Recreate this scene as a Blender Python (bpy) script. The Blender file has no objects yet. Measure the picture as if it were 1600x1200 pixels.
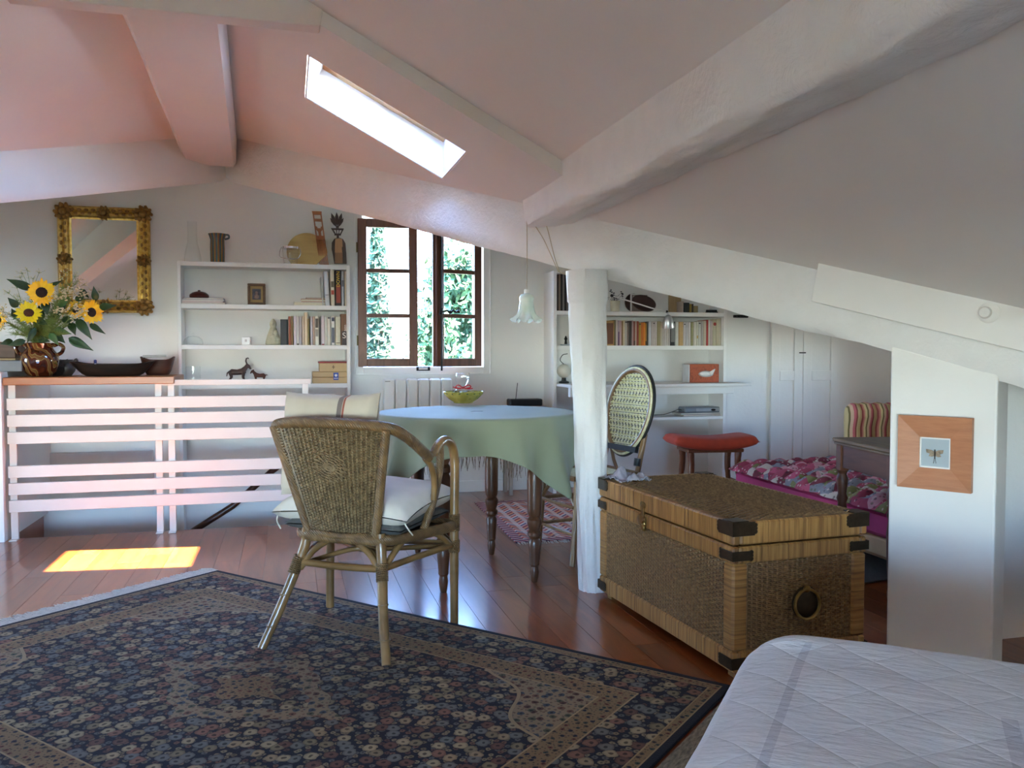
import bpy, bmesh, math, random
import numpy as np
from mathutils import Vector, Matrix
from math import sin, cos, pi, radians, sqrt, atan, atan2
random.seed(7)
S = bpy.context.scene
COL = S.collection

# ------------------------------------------------------------------ camera, sky, sun, exposure
YAW, PIT, FPX = radians(15), atan(50 / 1310), 1310.0
EYE = Vector((0, 0, 1.1))
FW = Vector((sin(YAW) * cos(PIT), cos(YAW) * cos(PIT), -sin(PIT)))
RT = Vector((cos(YAW), -sin(YAW), 0))
UP = RT.cross(FW)
cd = bpy.data.cameras.new('camera'); cam = bpy.data.objects.new('camera', cd); COL.objects.link(cam)
cd.sensor_width = 36; cd.lens = 36 * FPX / 1600; cd.clip_start = 0.02; cd.clip_end = 300
cam.matrix_world = Matrix((( RT.x, UP.x, -FW.x, EYE.x), (RT.y, UP.y, -FW.y, EYE.y), (RT.z, UP.z, -FW.z, EYE.z), (0, 0, 0, 1)))
S.camera = cam
S.view_settings.view_transform = 'Standard'; S.view_settings.look = 'None'
S.view_settings.gamma = 1; S.view_settings.use_curve_mapping = False
S.view_settings.exposure = 3.9
S.cycles.max_bounces = 10; S.cycles.diffuse_bounces = 6; S.cycles.transparent_max_bounces = 12
S.cycles.sample_clamp_indirect = 12; S.cycles.use_denoising = True
S.cycles.caustics_reflective = False; S.cycles.caustics_refractive = False

SUN_DIR = Vector((-1.262, 0.662, -2.19)).normalized()      # the way the light travels
W = bpy.data.worlds.new('sky'); S.world = W; W.use_nodes = True
nt = W.node_tree; nt.nodes.clear()
sky = nt.nodes.new('ShaderNodeTexSky'); sky.sky_type = 'NISHITA'; sky.sun_disc = False
sky.sun_elevation = math.asin(-SUN_DIR.z); sky.sun_rotation = atan2(-SUN_DIR.x, -SUN_DIR.y)
sky.air_density = 1.0; sky.altitude = 3000; sky.dust_density = 0.1; sky.ozone_density = 3.0
bg = nt.nodes.new('ShaderNodeBackground'); bg.inputs[1].default_value = 0.75
ow = nt.nodes.new('ShaderNodeOutputWorld')
wb = nt.nodes.new('ShaderNodeMix'); wb.data_type = 'RGBA'; wb.blend_type = 'MULTIPLY'; wb.inputs[0].default_value = 1
wb.inputs[7].default_value = (.96, 1.0, 1.08, 1)             # the camera's cool white balance
nt.links.new(sky.outputs[0], wb.inputs[6]); nt.links.new(wb.outputs[2], bg.inputs[0]); nt.links.new(bg.outputs[0], ow.inputs[0])

ld = bpy.data.lights.new('sun', 'SUN'); sun = bpy.data.objects.new('sun', ld); COL.objects.link(sun)
ld.energy = 16.0; ld.angle = radians(0.6); ld.color = (1, 0.93, 0.82)
sun.rotation_euler = SUN_DIR.to_track_quat('-Z', 'Y').to_euler(); sun.location = (8, -6, 14)

def portal(name, c, nrm, w, h):
    l = bpy.data.lights.new(name, 'AREA'); o = bpy.data.objects.new(name, l); COL.objects.link(o)
    l.shape = 'RECTANGLE'; l.size = w; l.size_y = h; l.cycles.is_portal = True
    n = Vector(nrm).normalized(); o.location = c
    o.rotation_euler = n.to_track_quat('-Z', 'Y').to_euler()
    return o

# ------------------------------------------------------------------ where a picture point stands in the room
def ray(px, py): return FW + RT * ((px - 800) / FPX) - UP * ((py - 600) / FPX)
def atz(px, py, z=0.0): d = ray(px, py); return EYE + d * ((z - EYE.z) / d.z)
def aty(px, py, y): d = ray(px, py); return EYE + d * (y / d.y)
def atx(px, py, x): d = ray(px, py); return EYE + d * (x / d.x)
def atplane(px, py, n, k): d = ray(px, py); n = Vector(n); return EYE + d * ((k - n.dot(EYE)) / n.dot(d))

# ------------------------------------------------------------------ mesh helpers
ORIGIN = {}
def inv_of(parent):
    return ORIGIN.get(parent.name, Matrix.Identity(4)).inverted() if parent is not None else Matrix.Identity(4)

class MB:
    def __init__(s): s.v = []; s.f = []
    def add(s, vs, fs):
        b = len(s.v); s.v += [tuple(v) for v in vs]; s.f += [tuple(i + b for i in f) for f in fs]; return s
    def box(s, lo, hi, M=None):
        x0, y0, z0 = lo; x1, y1, z1 = hi
        vs = [Vector(p) for p in ((x0,y0,z0),(x1,y0,z0),(x1,y1,z0),(x0,y1,z0),(x0,y0,z1),(x1,y0,z1),(x1,y1,z1),(x0,y1,z1))]
        if M is not None: vs = [M @ v for v in vs]
        return s.add(vs, [(0,3,2,1),(4,5,6,7),(0,1,5,4),(1,2,6,5),(2,3,7,6),(3,0,4,7)])
    def bbox(s, lo, hi, b=0.004, M=None):                       # box with chamfered vertical/horizontal edges
        lo = Vector(lo); hi = Vector(hi); c = (lo + hi) / 2; h = (hi - lo) / 2
        b = min(b, h.x * .49, h.y * .49, h.z * .49)
        vs = []; idx = {}
        for sx in (-1, 1):
            for sy in (-1, 1):
                for sz in (-1, 1):
                    for k in range(3):
                        e = [h.x - b, h.y - b, h.z - b]; e[k] = h[k]
                        idx[(sx, sy, sz, k)] = len(vs)
                        p = Vector((c.x + sx * e[0], c.y + sy * e[1], c.z + sz * e[2]))
                        vs.append(M @ p if M is not None else p)
        fs = []
        for k in range(3):
            a, d = [j for j in range(3) if j != k]
            for sg in (-1, 1):
                q = []
                for (i, j) in ((-1,-1),(1,-1),(1,1),(-1,1)):
                    t = [0,0,0]; t[k] = sg; t[a] = i; t[d] = j; q.append(idx[(t[0],t[1],t[2],k)])
                fs.append(q)
        for k in range(3):                                       # edges along axis k
            a, d = [j for j in range(3) if j != k]
            for i in (-1, 1):
                for j in (-1, 1):
                    t0 = [0,0,0]; t1 = [0,0,0]; t0[k] = -1; t1[k] = 1
                    for t in (t0, t1): t[a] = i; t[d] = j
                    fs.append([idx[(*t0, a)], idx[(*t1, a)], idx[(*t1, d)], idx[(*t0, d)]])
        for sx in (-1, 1):
            for sy in (-1, 1):
                for sz in (-1, 1): fs.append([idx[(sx,sy,sz,k)] for k in range(3)])
        return s.add(vs, fs)
    def tube(s, pts, r, n=8, cap=True, closed=False):
        pts = [Vector(p) for p in pts]; m = len(pts)
        rs = r if isinstance(r, (list, tuple)) else [r] * m
        vs = []; nrm = None
        for i, p in enumerate(pts):
            a = pts[(i - 1) % m] if (closed or i > 0) else p; b = pts[(i + 1) % m] if (closed or i < m - 1) else p
            t = (b - a)
            t = t.normalized() if t.length > 1e-9 else Vector((0, 0, 1))
            if nrm is None:
                nrm = t.orthogonal().normalized()
            else:
                nrm = nrm - t * nrm.dot(t)
                nrm = nrm.normalized() if nrm.length > 1e-6 else t.orthogonal().normalized()
            bi = t.cross(nrm)
            for k in range(n):
                an = 2 * pi * k / n; vs.append(p + (nrm * cos(an) + bi * sin(an)) * rs[i])
        fs = []
        for i in range(m if closed else m - 1):
            j = (i + 1) % m
            for k in range(n):
                l = (k + 1) % n; fs.append((i*n+k, i*n+l, j*n+l, j*n+k))
        if cap and not closed:
            fs.append(tuple(range(n - 1, -1, -1))); fs.append(tuple((m - 1) * n + k for k in range(n)))
        return s.add(vs, fs)
    def lathe(s, prof, n=24, c=(0, 0, 0), M=None, wob=None):     # prof: (radius, z) list
        vs = []; fs = []; m = len(prof); c = Vector(c)
        for i, (r, z) in enumerate(prof):
            for k in range(n):
                a = 2 * pi * k / n; rr = max(r, 1e-4)
                if wob: rr, zz = wob(rr, z, a, i / (m - 1))
                else: zz = z
                p = Vector((rr * cos(a), rr * sin(a), zz))
                p = (M @ p if M is not None else p) + c; vs.append(p)
        for i in range(m - 1):
            for k in range(n):
                l = (k + 1) % n; fs.append((i*n+k, i*n+l, (i+1)*n+l, (i+1)*n+k))
        if prof[0][0] < 1e-3 or True: fs.append(tuple(range(n - 1, -1, -1)))
        fs.append(tuple((m - 1) * n + k for k in range(n)))
        return s.add(vs, fs)
    def prism(s, poly, ext):                                     # planar polygon (3-D points) pushed along ext
        poly = [Vector(p) for p in poly]; ext = Vector(ext); n = len(poly)
        vs = poly + [p + ext for p in poly]
        fs = [tuple(range(n - 1, -1, -1)), tuple(range(n, 2 * n))] + [(i, (i+1) % n, n + (i+1) % n, n + i) for i in range(n)]
        return s.add(vs, fs)
    def sphere(s, c, r, n=12, m=8, M=None):
        c = Vector(c); r = Vector(r) if not isinstance(r, (int, float)) else Vector((r, r, r))
        prof = [(sin(pi * i / m), -cos(pi * i / m)) for i in range(m + 1)]
        vs = []; fs = []
        for (a, z) in prof:
            for k in range(n):
                p = Vector((a * cos(2*pi*k/n) * r.x, a * sin(2*pi*k/n) * r.y, z * r.z))
                vs.append((M @ p if M is not None else p) + c)
        for i in range(m):
            for k in range(n):
                l = (k + 1) % n; fs.append((i*n+k, i*n+l, (i+1)*n+l, (i+1)*n+k))
        return s.add(vs, fs)
    def grid(s, P):                                              # P[i][j] -> points
        m = len(P); n = len(P[0]); vs = [p for row in P for p in row]
        return s.add(vs, [(i*n+j, i*n+j+1, (i+1)*n+j+1, (i+1)*n+j) for i in range(m-1) for j in range(n-1)])
    def mesh(s, name):
        me = bpy.data.meshes.new(name); me.from_pydata(s.v, [], s.f); me.update()
        return me
    def build(s, name, mat, parent=None, smooth=False, local=False, fix=True):
        if parent is not None and not local:
            Mi = inv_of(parent); s.v = [tuple(Mi @ Vector(v)) for v in s.v]
        me = s.mesh(name)
        if fix:
            bm = bmesh.new(); bm.from_mesh(me); bmesh.ops.remove_doubles(bm, verts=bm.verts, dist=1e-6)
            bmesh.ops.recalc_face_normals(bm, faces=bm.faces); bm.to_mesh(me); bm.free()
        if smooth:
            me.polygons.foreach_set('use_smooth', [True] * len(me.polygons))
            if smooth != 'all':
                try: me.set_sharp_from_angle(angle=radians(smooth if smooth is not True else 40))
                except Exception: pass
        me.materials.append(mat)
        o = bpy.data.objects.new(name, me); COL.objects.link(o)
        if parent is not None:
            o.parent = parent; ORIGIN[o.name] = ORIGIN.get(parent.name, Matrix.Identity(4))
        return o

def tag(o, label=None, cat=None, group=None, kind=None):
    if label: o['label'] = label
    if cat: o['category'] = cat
    if group: o['group'] = group
    if kind: o['kind'] = kind
    return o
def thing(name, label, cat, loc=(0, 0, 0), rz=0.0, group=None, kind=None):
    o = bpy.data.objects.new(name, None); COL.objects.link(o); o.empty_display_size = .05
    o.location = loc; o.rotation_euler = (0, 0, rz)
    ORIGIN[o.name] = Matrix.Translation(Vector(loc)) @ Matrix.Rotation(rz, 4, 'Z')
    return tag(o, label, cat, group, kind)
def struct(name, mb, mat, smooth=False, parent=None):
    o = mb.build(name, mat, parent, smooth)
    if parent is None: o['kind'] = 'structure'
    return o
def subsurf(o, lv=1):
    m = o.modifiers.new('smooth', 'SUBSURF'); m.levels = lv; m.render_levels = lv; return o
def bevel(o, w=.004, seg=2):
    m = o.modifiers.new('edge', 'BEVEL'); m.width = w; m.segments = seg; m.limit_method = 'ANGLE'; m.angle_limit = radians(40); return o
def curve_pts(ctrl, n=8):                                        # Catmull-Rom through the control points
    c = [Vector(p) for p in ctrl]; c = [c[0] * 2 - c[1]] + c + [c[-1] * 2 - c[-2]]; out = []
    for i in range(1, len(c) - 2):
        for k in range(n):
            t = k / n; a, b, d, e = c[i-1], c[i], c[i+1], c[i+2]
            out.append(.5 * ((2*b) + (d - a)*t + (2*a - 5*b + 4*d - e)*t*t + (3*b - a - 3*d + e)*t*t*t))
    out.append(c[-2]); return out
def text(parent, body, size, mat, M, name='lettering', extrude=0.0004):
    c = bpy.data.curves.new(name, 'FONT'); c.body = body; c.size = size; c.extrude = extrude
    c.align_x = 'CENTER'; c.align_y = 'CENTER'; c.materials.append(mat)
    tmp = bpy.data.objects.new('tmp', c); COL.objects.link(tmp)
    bpy.context.view_layer.update()
    me = bpy.data.meshes.new_from_object(tmp.evaluated_get(bpy.context.evaluated_depsgraph_get()))
    bpy.data.objects.remove(tmp); me.transform(inv_of(parent) @ M)
    o = bpy.data.objects.new(name, me); COL.objects.link(o); o.parent = parent
    return o

# ------------------------------------------------------------------ materials
def srgb(r, g, b):
    def f(c):
        c /= 255.0; return c / 12.92 if c <= .04045 else ((c + .055) / 1.055) ** 2.4
    return (f(r), f(g), f(b), 1)
class N:
    def __init__(s, name):
        s.m = bpy.data.materials.new(name); s.m.use_nodes = True; s.t = s.m.node_tree; s.t.nodes.clear()
        s.out = s.n('ShaderNodeOutputMaterial'); s.b = s.n('ShaderNodeBsdfPrincipled'); s.l(s.b.outputs[0], s.out.inputs[0])
    def n(s, t, **k):
        o = s.t.nodes.new(t)
        for a, v in k.items(): setattr(o, a, v)
        return o
    def l(s, a, b): s.t.links.new(a, b)
    def set(s, **k):
        for a, v in k.items(): s.b.inputs[a.replace('_', ' ')].default_value = v
        return s
    def obj(s): return s.n('ShaderNodeTexCoord').outputs['Object']
    def noise(s, scale, detail=3, rough=.5, vec=None, dist=0.0):
        o = s.n('ShaderNodeTexNoise'); o.inputs['Scale'].default_value = scale; o.inputs['Detail'].default_value = detail
        o.inputs['Roughness'].default_value = rough; o.inputs['Distortion'].default_value = dist
        s.l(vec if vec is not None else s.obj(), o.inputs['Vector']); return o.outputs['Fac']
    def ramp(s, fac, stops, interp='LINEAR'):
        o = s.n('ShaderNodeValToRGB'); e = o.color_ramp.elements; o.color_ramp.interpolation = interp
        while len(e) < len(stops): e.new(.5)
        for i, (p, c) in enumerate(stops): e[i].position = p; e[i].color = c
        s.l(fac, o.inputs[0]); return o.outputs[0]
    def mix(s, f, a, b, mode='MIX'):
        o = s.n('ShaderNodeMix', data_type='RGBA', blend_type=mode)
        for v, i in ((f, 0), (a, 6), (b, 7)):
            if hasattr(v, 'node'): s.l(v, o.inputs[i])
            else: o.inputs[i].default_value = v
        return o.outputs[2]
    def math(s, op, a, b=0.0, c=0.0):
        o = s.n('ShaderNodeMath', operation=op)
        for i, v in enumerate((a, b, c)):
            if hasattr(v, 'node'): s.l(v, o.inputs[i])
            else: o.inputs[i].default_value = v
        return o.outputs[0]
    def map(s, vec, scale=(1,1,1), rot=(0,0,0), loc=(0,0,0)):
        o = s.n('ShaderNodeMapping'); o.inputs['Scale'].default_value = scale; o.inputs['Rotation'].default_value = rot; o.inputs['Location'].default_value = loc
        s.l(vec, o.inputs[0]); return o.outputs[0]
    def xyz(s, vec):
        o = s.n('ShaderNodeSeparateXYZ'); s.l(vec, o.inputs[0]); return o.outputs
    def comb(s, x, y, z=0.0):
        o = s.n('ShaderNodeCombineXYZ')
        for i, v in enumerate((x, y, z)):
            if hasattr(v, 'node'): s.l(v, o.inputs[i])
            else: o.inputs[i].default_value = v
        return o.outputs[0]
    def color(s, c): s.l(c, s.b.inputs['Base Color']); return s
    def bump(s, h, strength=.3, dist=.01):
        o = s.n('ShaderNodeBump'); o.inputs['Strength'].default_value = strength; o.inputs['Distance'].default_value = dist
        s.l(h, o.inputs['Height']); s.l(o.outputs[0], s.b.inputs['Normal']); return s
    def rand(s): return s.n('ShaderNodeObjectInfo').outputs['Random']

def plain(name, c, rough=.6, var=.12, scale=12, metal=0.0, bump=0.0, bscale=60, spec=.5, coat=0.0, rnd=0.0):
    k = N(name); k.set(Roughness=rough, Metallic=metal); k.b.inputs['Specular IOR Level'].default_value = spec
    k.b.inputs['Coat Weight'].default_value = coat
    lo = tuple(x * (1 - var) for x in c[:3]) + (1,); hi = tuple(min(1, x * (1 + var)) for x in c[:3]) + (1,)
    col = k.ramp(k.noise(scale), [(.3, lo), (.7, hi)])
    if rnd:
        col = k.mix(1.0, col, k.ramp(k.rand(), [(0, (1-rnd,)*3 + (1,)), (1, (1,1,1,1))]), 'MULTIPLY')
    k.color(col)
    if bump: k.bump(k.noise(bscale, 4), bump, .01)
    return k.m
def wood(name, dark, light, axis='X', scale=6, rough=.4, coat=0.0, rnd=.25, bump=.06):
    k = N(name); k.set(Roughness=rough); k.b.inputs['Coat Weight'].default_value = coat
    st = {'X': (.12, 1, 1), 'Y': (1, .12, 1), 'Z': (1, 1, .12)}[axis]
    vec = k.n('ShaderNodeVectorMath', operation='ADD')
    k.l(k.map(k.obj(), tuple(x * scale for x in st)), vec.inputs[0])
    r = k.rand(); k.l(k.comb(k.math('MULTIPLY', r, 37), k.math('MULTIPLY', r, 91), k.math('MULTIPLY', r, 13)), vec.inputs[1])
    f = k.noise(2.2, 6, .6, vec.outputs[0], 1.2)
    col = k.ramp(f, [(.3, dark), (.7, light)])
    col = k.mix(1.0, col, k.ramp(r, [(0, (1-rnd,)*3 + (1,)), (1, (1,1,1,1))]), 'MULTIPLY')
    k.color(col); k.bump(f, bump, .004)
    return k.m
def thin_glass(name, tint=(.97, .99, .98, 1), gl=.06, rough=.0):
    k = N(name); k.t.nodes.remove(k.b)
    tr = k.n('ShaderNodeBsdfTransparent'); tr.inputs[0].default_value = tint
    g = k.n('ShaderNodeBsdfGlossy'); g.inputs['Roughness'].default_value = rough
    fr = k.n('ShaderNodeLayerWeight'); fr.inputs[0].default_value = .5
    mx = k.n('ShaderNodeMixShader'); f = k.math('MULTIPLY_ADD', k.math('POWER', fr.outputs['Facing'], 5.0), .7, gl - .03)
    k.l(f, mx.inputs[0]); k.l(tr.outputs[0], mx.inputs[1]); k.l(g.outputs[0], mx.inputs[2]); k.l(mx.outputs[0], k.out.inputs[0])
    return k.m

M = {}
M['wall'] = plain('wall_plaster', (.80, .785, .755, 1), .9, .025, 3, bump=.12, bscale=35, spec=.2)
M['ceil'] = plain('ceiling_plaster', (.78, .755, .735, 1), .92, .02, 2, bump=.08, bscale=25, spec=.15)
k = N('rough_limewash'); k.set(Roughness=.7); k.b.inputs['Specular IOR Level'].default_value = .3
k.color(k.ramp(k.noise(9), [(.3, (.77, .76, .75, 1)), (.7, (.81, .80, .79, 1))]))
k.bump(k.math('ADD', k.noise(16, 6, .65, None, .8), k.math('MULTIPLY', k.noise(60, 4), .35)), .42, .018); M['beam'] = k.m
M['white'] = plain('white_paint', (.80, .785, .76, 1), .5, .02, 5, spec=.35)
M['slat'] = plain('slat_paint', (.66, .60, .555, 1), .45, .03, 5, spec=.4)
M['stair_grey'] = plain('stair_grey_paint', (.55, .53, .51, 1), .9, .05)  # even mid-grey for the lower floor and the stair panel
M['window_wood'] = wood('window_wood', srgb(84, 48, 34), srgb(122, 76, 56), 'Z', 8, .4)
M['glass'] = thin_glass('window_glass')
M['glassware'] = thin_glass('glassware', (.985, .992, .99, 1), .05)
M['iron'] = plain('dark_iron', srgb(40, 38, 38), .45, .1, metal=.7)
M['chrome'] = plain('chrome', (.75, .75, .75, 1), .18, .03, metal=1)
M['black'] = plain('black_plastic', srgb(22, 22, 24), .4, .1)
# ------------------------------------------------------------------ room shell
YB = 6.43                                       # inner face of the back wall
RU, RZ, RS = -0.42, 2.657, 0.53                 # ridge line and pitch of the main roof
BS = 0.341                                      # pitch of the wing behind the valley beams
def zr(u): return RZ - RS * (u - RU)
def zl(u): return RZ + RS * (u - RU)
def zb(v): return RZ - BS * (YB - v)
def valley(u): return YB - RS / BS * abs(u - RU)

def slab(pts, t=.22):
    return MB().prism(pts, (0, 0, t))
# ceiling pieces (all under one roof)
ceil = thing('ceiling', None, None, kind='structure')
SKU0, SKU1, SKV0, SKV1 = .098, .803, 3.78, 4.40     # skylight opening
def rp(u, v, dz=0): return (u, v, zr(u) + dz)
def lp(u, v, dz=0): return (u, v, zl(u) + dz)
VS = 3.37
uS = RU + (YB - VS) * BS / RS                      # where the step line meets the valley
far = MB()
far.prism([rp(RU, VS), rp(SKU0, VS), rp(SKU0, valley(SKU0)), rp(RU, YB)], (0, 0, .24))
far.prism([rp(SKU0, VS), rp(SKU1, VS), rp(SKU1, SKV0), rp(SKU0, SKV0)], (0, 0, .24))
far.prism([rp(SKU0, SKV1), rp(SKU1, SKV1), rp(SKU1, valley(SKU1)), rp(SKU0, valley(SKU0))], (0, 0, .24))
far.prism([rp(SKU1, VS), rp(uS, VS), rp(SKU1, valley(SKU1))], (0, 0, .24))
far.build('roof_slope', M['ceil'], ceil)
near = MB()
near.prism([rp(RU, -2.1, .06), rp(1.2, -2.1, .06), rp(1.2, VS, .06), rp(RU, VS, .06)], (0, 0, .2))
near.build('roof_slope', M['ceil'], ceil)
low = MB()
low.prism([rp(1.2, -2.1), rp(3.0, -2.1), rp(3.0, valley(3.0)), rp(uS, VS), rp(1.2, VS)], (0, 0, .24))
low.build('roof_slope', M['ceil'], ceil)
left = MB()
ulS = 2 * RU - uS
left.prism([lp(RU, YB), lp(RU, VS), lp(ulS, VS)], (0, 0, .24))
left.prism([lp(RU, -2.1, .06), lp(RU, VS, .06), lp(ulS, VS, .06), lp(-3.4, valley(-3.4), .06), lp(-3.4, -2.1, .06)], (0, 0, .2))
left.build('roof_slope', M['ceil'], ceil)
wing = MB()
def bp(u, v): return (u, v, zb(v) + .004)
wing.prism([bp(RU, YB), bp(3.0, valley(3.0)), bp(5.7, valley(3.0)), bp(5.7, YB + .3), bp(RU, YB + .3)], (0, 0, .3))
wing.prism([bp(RU, YB), bp(RU, YB + .3), bp(-3.5, YB + .3), bp(-3.5, valley(-3.4)), bp(-3.4, valley(-3.4))], (0, 0, .3))
wing.build('wing_slope', M['ceil'], ceil)
# skylight: reveal, wooden frame and pane
sk = thing('window_2', None, None, kind='structure')
def skp(u, v, h): return Vector((u, v, zr(u))) + Vector((RS, 0, 1)).normalized() * h
H = .26
rv = MB()
for (a, b) in (((SKU0, SKV0), (SKU1, SKV0)), ((SKU1, SKV0), (SKU1, SKV1)), ((SKU1, SKV1), (SKU0, SKV1)), ((SKU0, SKV1), (SKU0, SKV0))):
    mid = Vector(((SKU0 + SKU1) / 2, (SKV0 + SKV1) / 2))
    d = (Vector(a) + Vector(b)) / 2 - mid; d.normalize(); d = Vector((d.x, d.y, -RS * d.x)) * -.008
    rv.prism([skp(*a, .002), skp(*b, .002), skp(*b, H), skp(*a, H)], d)
rv.build('reveal', M['white'], sk)
fr = MB(); e = .075
def rim(mb, u0, u1, v0, v1, e, h0, h1):
    for (ua, ub, va, vb) in ((u0, u1, v0, v0 + e), (u0, u1, v1 - e, v1), (u0, u0 + e, v0, v1), (u1 - e, u1, v0, v1)):
        mb.prism([skp(ua, va, h0), skp(ub, va, h0), skp(ub, vb, h0), skp(ua, vb, h0)], Vector((RS, 0, 1)).normalized() * (h1 - h0))
rim(fr, SKU0, SKU1, SKV0, SKV1, e, .17, .25)
M['pine'] = wood('pine_frame', srgb(176, 128, 72), srgb(214, 170, 110), 'X', 6, .4)
fr.build('window_frame', M['pine'], sk)
MB().prism([skp(SKU0 + e, SKV0 + e, .21), skp(SKU1 - e, SKV0 + e, .21), skp(SKU1 - e, SKV1 - e, .21), skp(SKU0 + e, SKV1 - e, .21)], (0, 0, .006)).build('pane', M['glass'], sk)
MB().prism([skp(.16, SKV0 + .03, .155), skp(.185, SKV0 + .03, .155), skp(.185, SKV0 + .055, .155), skp(.16, SKV0 + .055, .155)], (0, 0, .02)).build('latch', M['white'], sk)

# walls
WU0, WU1, WZ0, WZ1 = .555, 1.485, .985, 2.13      # window opening in the back wall
bw = MB()
bw.box((-3.6, YB, -2.5), (WU0, YB + .3, 2.75)); bw.box((WU1, YB, -2.5), (5.8, YB + .3, 2.75))
bw.box((WU0, YB, -2.5), (WU1, YB + .3, WZ0)); bw.box((WU0, YB, WZ1), (WU1, YB + .3, 2.75))
struct('wall_back', bw, M['wall'])
LW = (4.62, 5.25, .12, 1.5)                          # glazed door in the left gable wall: v0, v1, z0, z1
lw = MB()

lw.box((-3.7, -2.3, -2.5), (-3.4, LW[0], 2.8)); lw.box((-3.7, LW[1], -2.5), (-3.4, YB + .3, 2.8))
lw.box((-3.7, LW[0], -2.5), (-3.4, LW[1], LW[2])); lw.box((-3.7, LW[0], LW[3]), (-3.4, LW[1], 2.8))
struct('wall_left', lw, M['wall'])
R5 = (4.55, 5.1, .85, 1.32)                        # small unseen window added in the right gable wall to warm the closets
w5b = MB()
w5b.box((5.45, 1.0, 0), (5.7, R5[0], 2.8)); w5b.box((5.45, R5[1], 0), (5.7, YB + .3, 2.8)); w5b.box((5.45, R5[0], 0), (5.7, R5[1], R5[2])); w5b.box((5.45, R5[0], R5[3]), (5.7, R5[1], 2.8))
struct('wall_right', w5b, M['wall'])
w5 = thing('added_window_5', None, None, kind='structure')
f5 = MB()
for (a, b, c, d) in ((R5[0], R5[0] + .05, R5[2], R5[3]), (R5[1] - .05, R5[1], R5[2], R5[3]), (R5[0] + .05, R5[1] - .05, R5[2], R5[2] + .05), (R5[0] + .05, R5[1] - .05, R5[3] - .05, R5[3])): f5.box((5.55, a, c), (5.61, b, d))
f5.build('window_frame', M['window_wood'], w5)
MB().box((5.578, R5[0] + .05, R5[2] + .05), (5.582, R5[1] - .05, R5[3] - .05)).build('pane', M['glass'], w5)
portal('portal_right', (5.69, (R5[0] + R5[1]) / 2, (R5[2] + R5[3]) / 2), (-1, 0, 0), R5[1] - R5[0], R5[3] - R5[2])
RW = (-2.6, -.2, .30, 1.25)                        # low window added behind the camera to brighten the back wall
rw = MB()
rw.box((-3.6, -2.35, 0), (RW[0], -2.1, 3)); rw.box((RW[1], -2.35, 0), (3.2, -2.1, 3)); rw.box((RW[0], -2.35, 0), (RW[1], -2.1, RW[2])); rw.box((RW[0], -2.35, RW[3]), (RW[1], -2.1, 3))
struct('wall_rear', rw, M['wall'])
w4 = thing('added_window_4', None, None, kind='structure')
f4 = MB(); um = (RW[0] + RW[1]) / 2
for (a, b, c, d) in ((RW[0], RW[0] + .05, RW[2], RW[3]), (RW[1] - .05, RW[1], RW[2], RW[3]), (um - .03, um + .03, RW[2] + .05, RW[3] - .05), (RW[0] + .05, RW[1] - .05, RW[2], RW[2] + .05), (RW[0] + .05, RW[1] - .05, RW[3] - .05, RW[3])):
    f4.box((a, -2.25, c), (b, -2.19, d))
f4.build('window_frame', M['window_wood'], w4)
for a, b in ((RW[0] + .05, um - .03), (um + .03, RW[1] - .05)):
    MB().box((a, -2.222, RW[2] + .05), (b, -2.218, RW[3] - .05)).build('pane', M['glass'], w4)
portal('portal_rear', (um, -2.34, (RW[2] + RW[3]) / 2), (0, 1, 0), RW[1] - RW[0], RW[3] - RW[2])

w3 = thing('window_3', None, None, kind='structure')
f3 = MB(); vm = (LW[0] + LW[1]) / 2
for (a, b, c, d) in ((LW[0], LW[0] + .06, LW[2], LW[3]), (LW[1] - .06, LW[1], LW[2], LW[3]), (vm - .04, vm + .04, LW[2] + .06, LW[3] - .06), (LW[0] + .06, LW[1] - .06, LW[2], LW[2] + .06), (LW[0] + .06, LW[1] - .06, LW[3] - .06, LW[3])):
    f3.box((-3.56, a, c), (-3.50, b, d))
f3.build('window_frame', M['window_wood'], w3)
for a, b in ((LW[0] + .06, vm - .04), (vm + .04, LW[1] - .06)):
    MB().box((-3.532, a, LW[2] + .06), (-3.528, b, LW[3] - .06)).build('pane', M['glass'], w3)
struct('wall_knee', MB().box((2.95, -2.3, 0), (3.15, 1.5, 1.1)), M['wall'])
struct('wall_alcove', MB().box((2.42, 2.58, 0), (3.8, 2.66, 1.55)), M['wall'])
struct('wall_eaves', MB().box((3.15, 1.0, 0), (5.5, 1.14, 1.6)), M['wall'])
portal('portal_back', ((WU0+WU1)/2, YB + .29, (WZ0+WZ1)/2), (0, -1, 0), WU1-WU0, WZ1-WZ0)
portal('portal_left', (-3.69, vm, (LW[2]+LW[3])/2), (1, 0, 0), LW[1]-LW[0], LW[3]-LW[2])
pn = Vector((RS, 0, 1)).normalized()
pc = skp((SKU0+SKU1)/2, (SKV0+SKV1)/2, .25)
po = portal('portal_roof', pc, -pn, .8, .62)
po.matrix_world = Matrix.Translation(pc) @ Matrix(((1/sqrt(1+RS*RS), 0, RS/sqrt(1+RS*RS), 0), (0, 1, 0, 0), (-RS/sqrt(1+RS*RS), 0, 1/sqrt(1+RS*RS), 0), (0, 0, 0, 1)))

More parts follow.
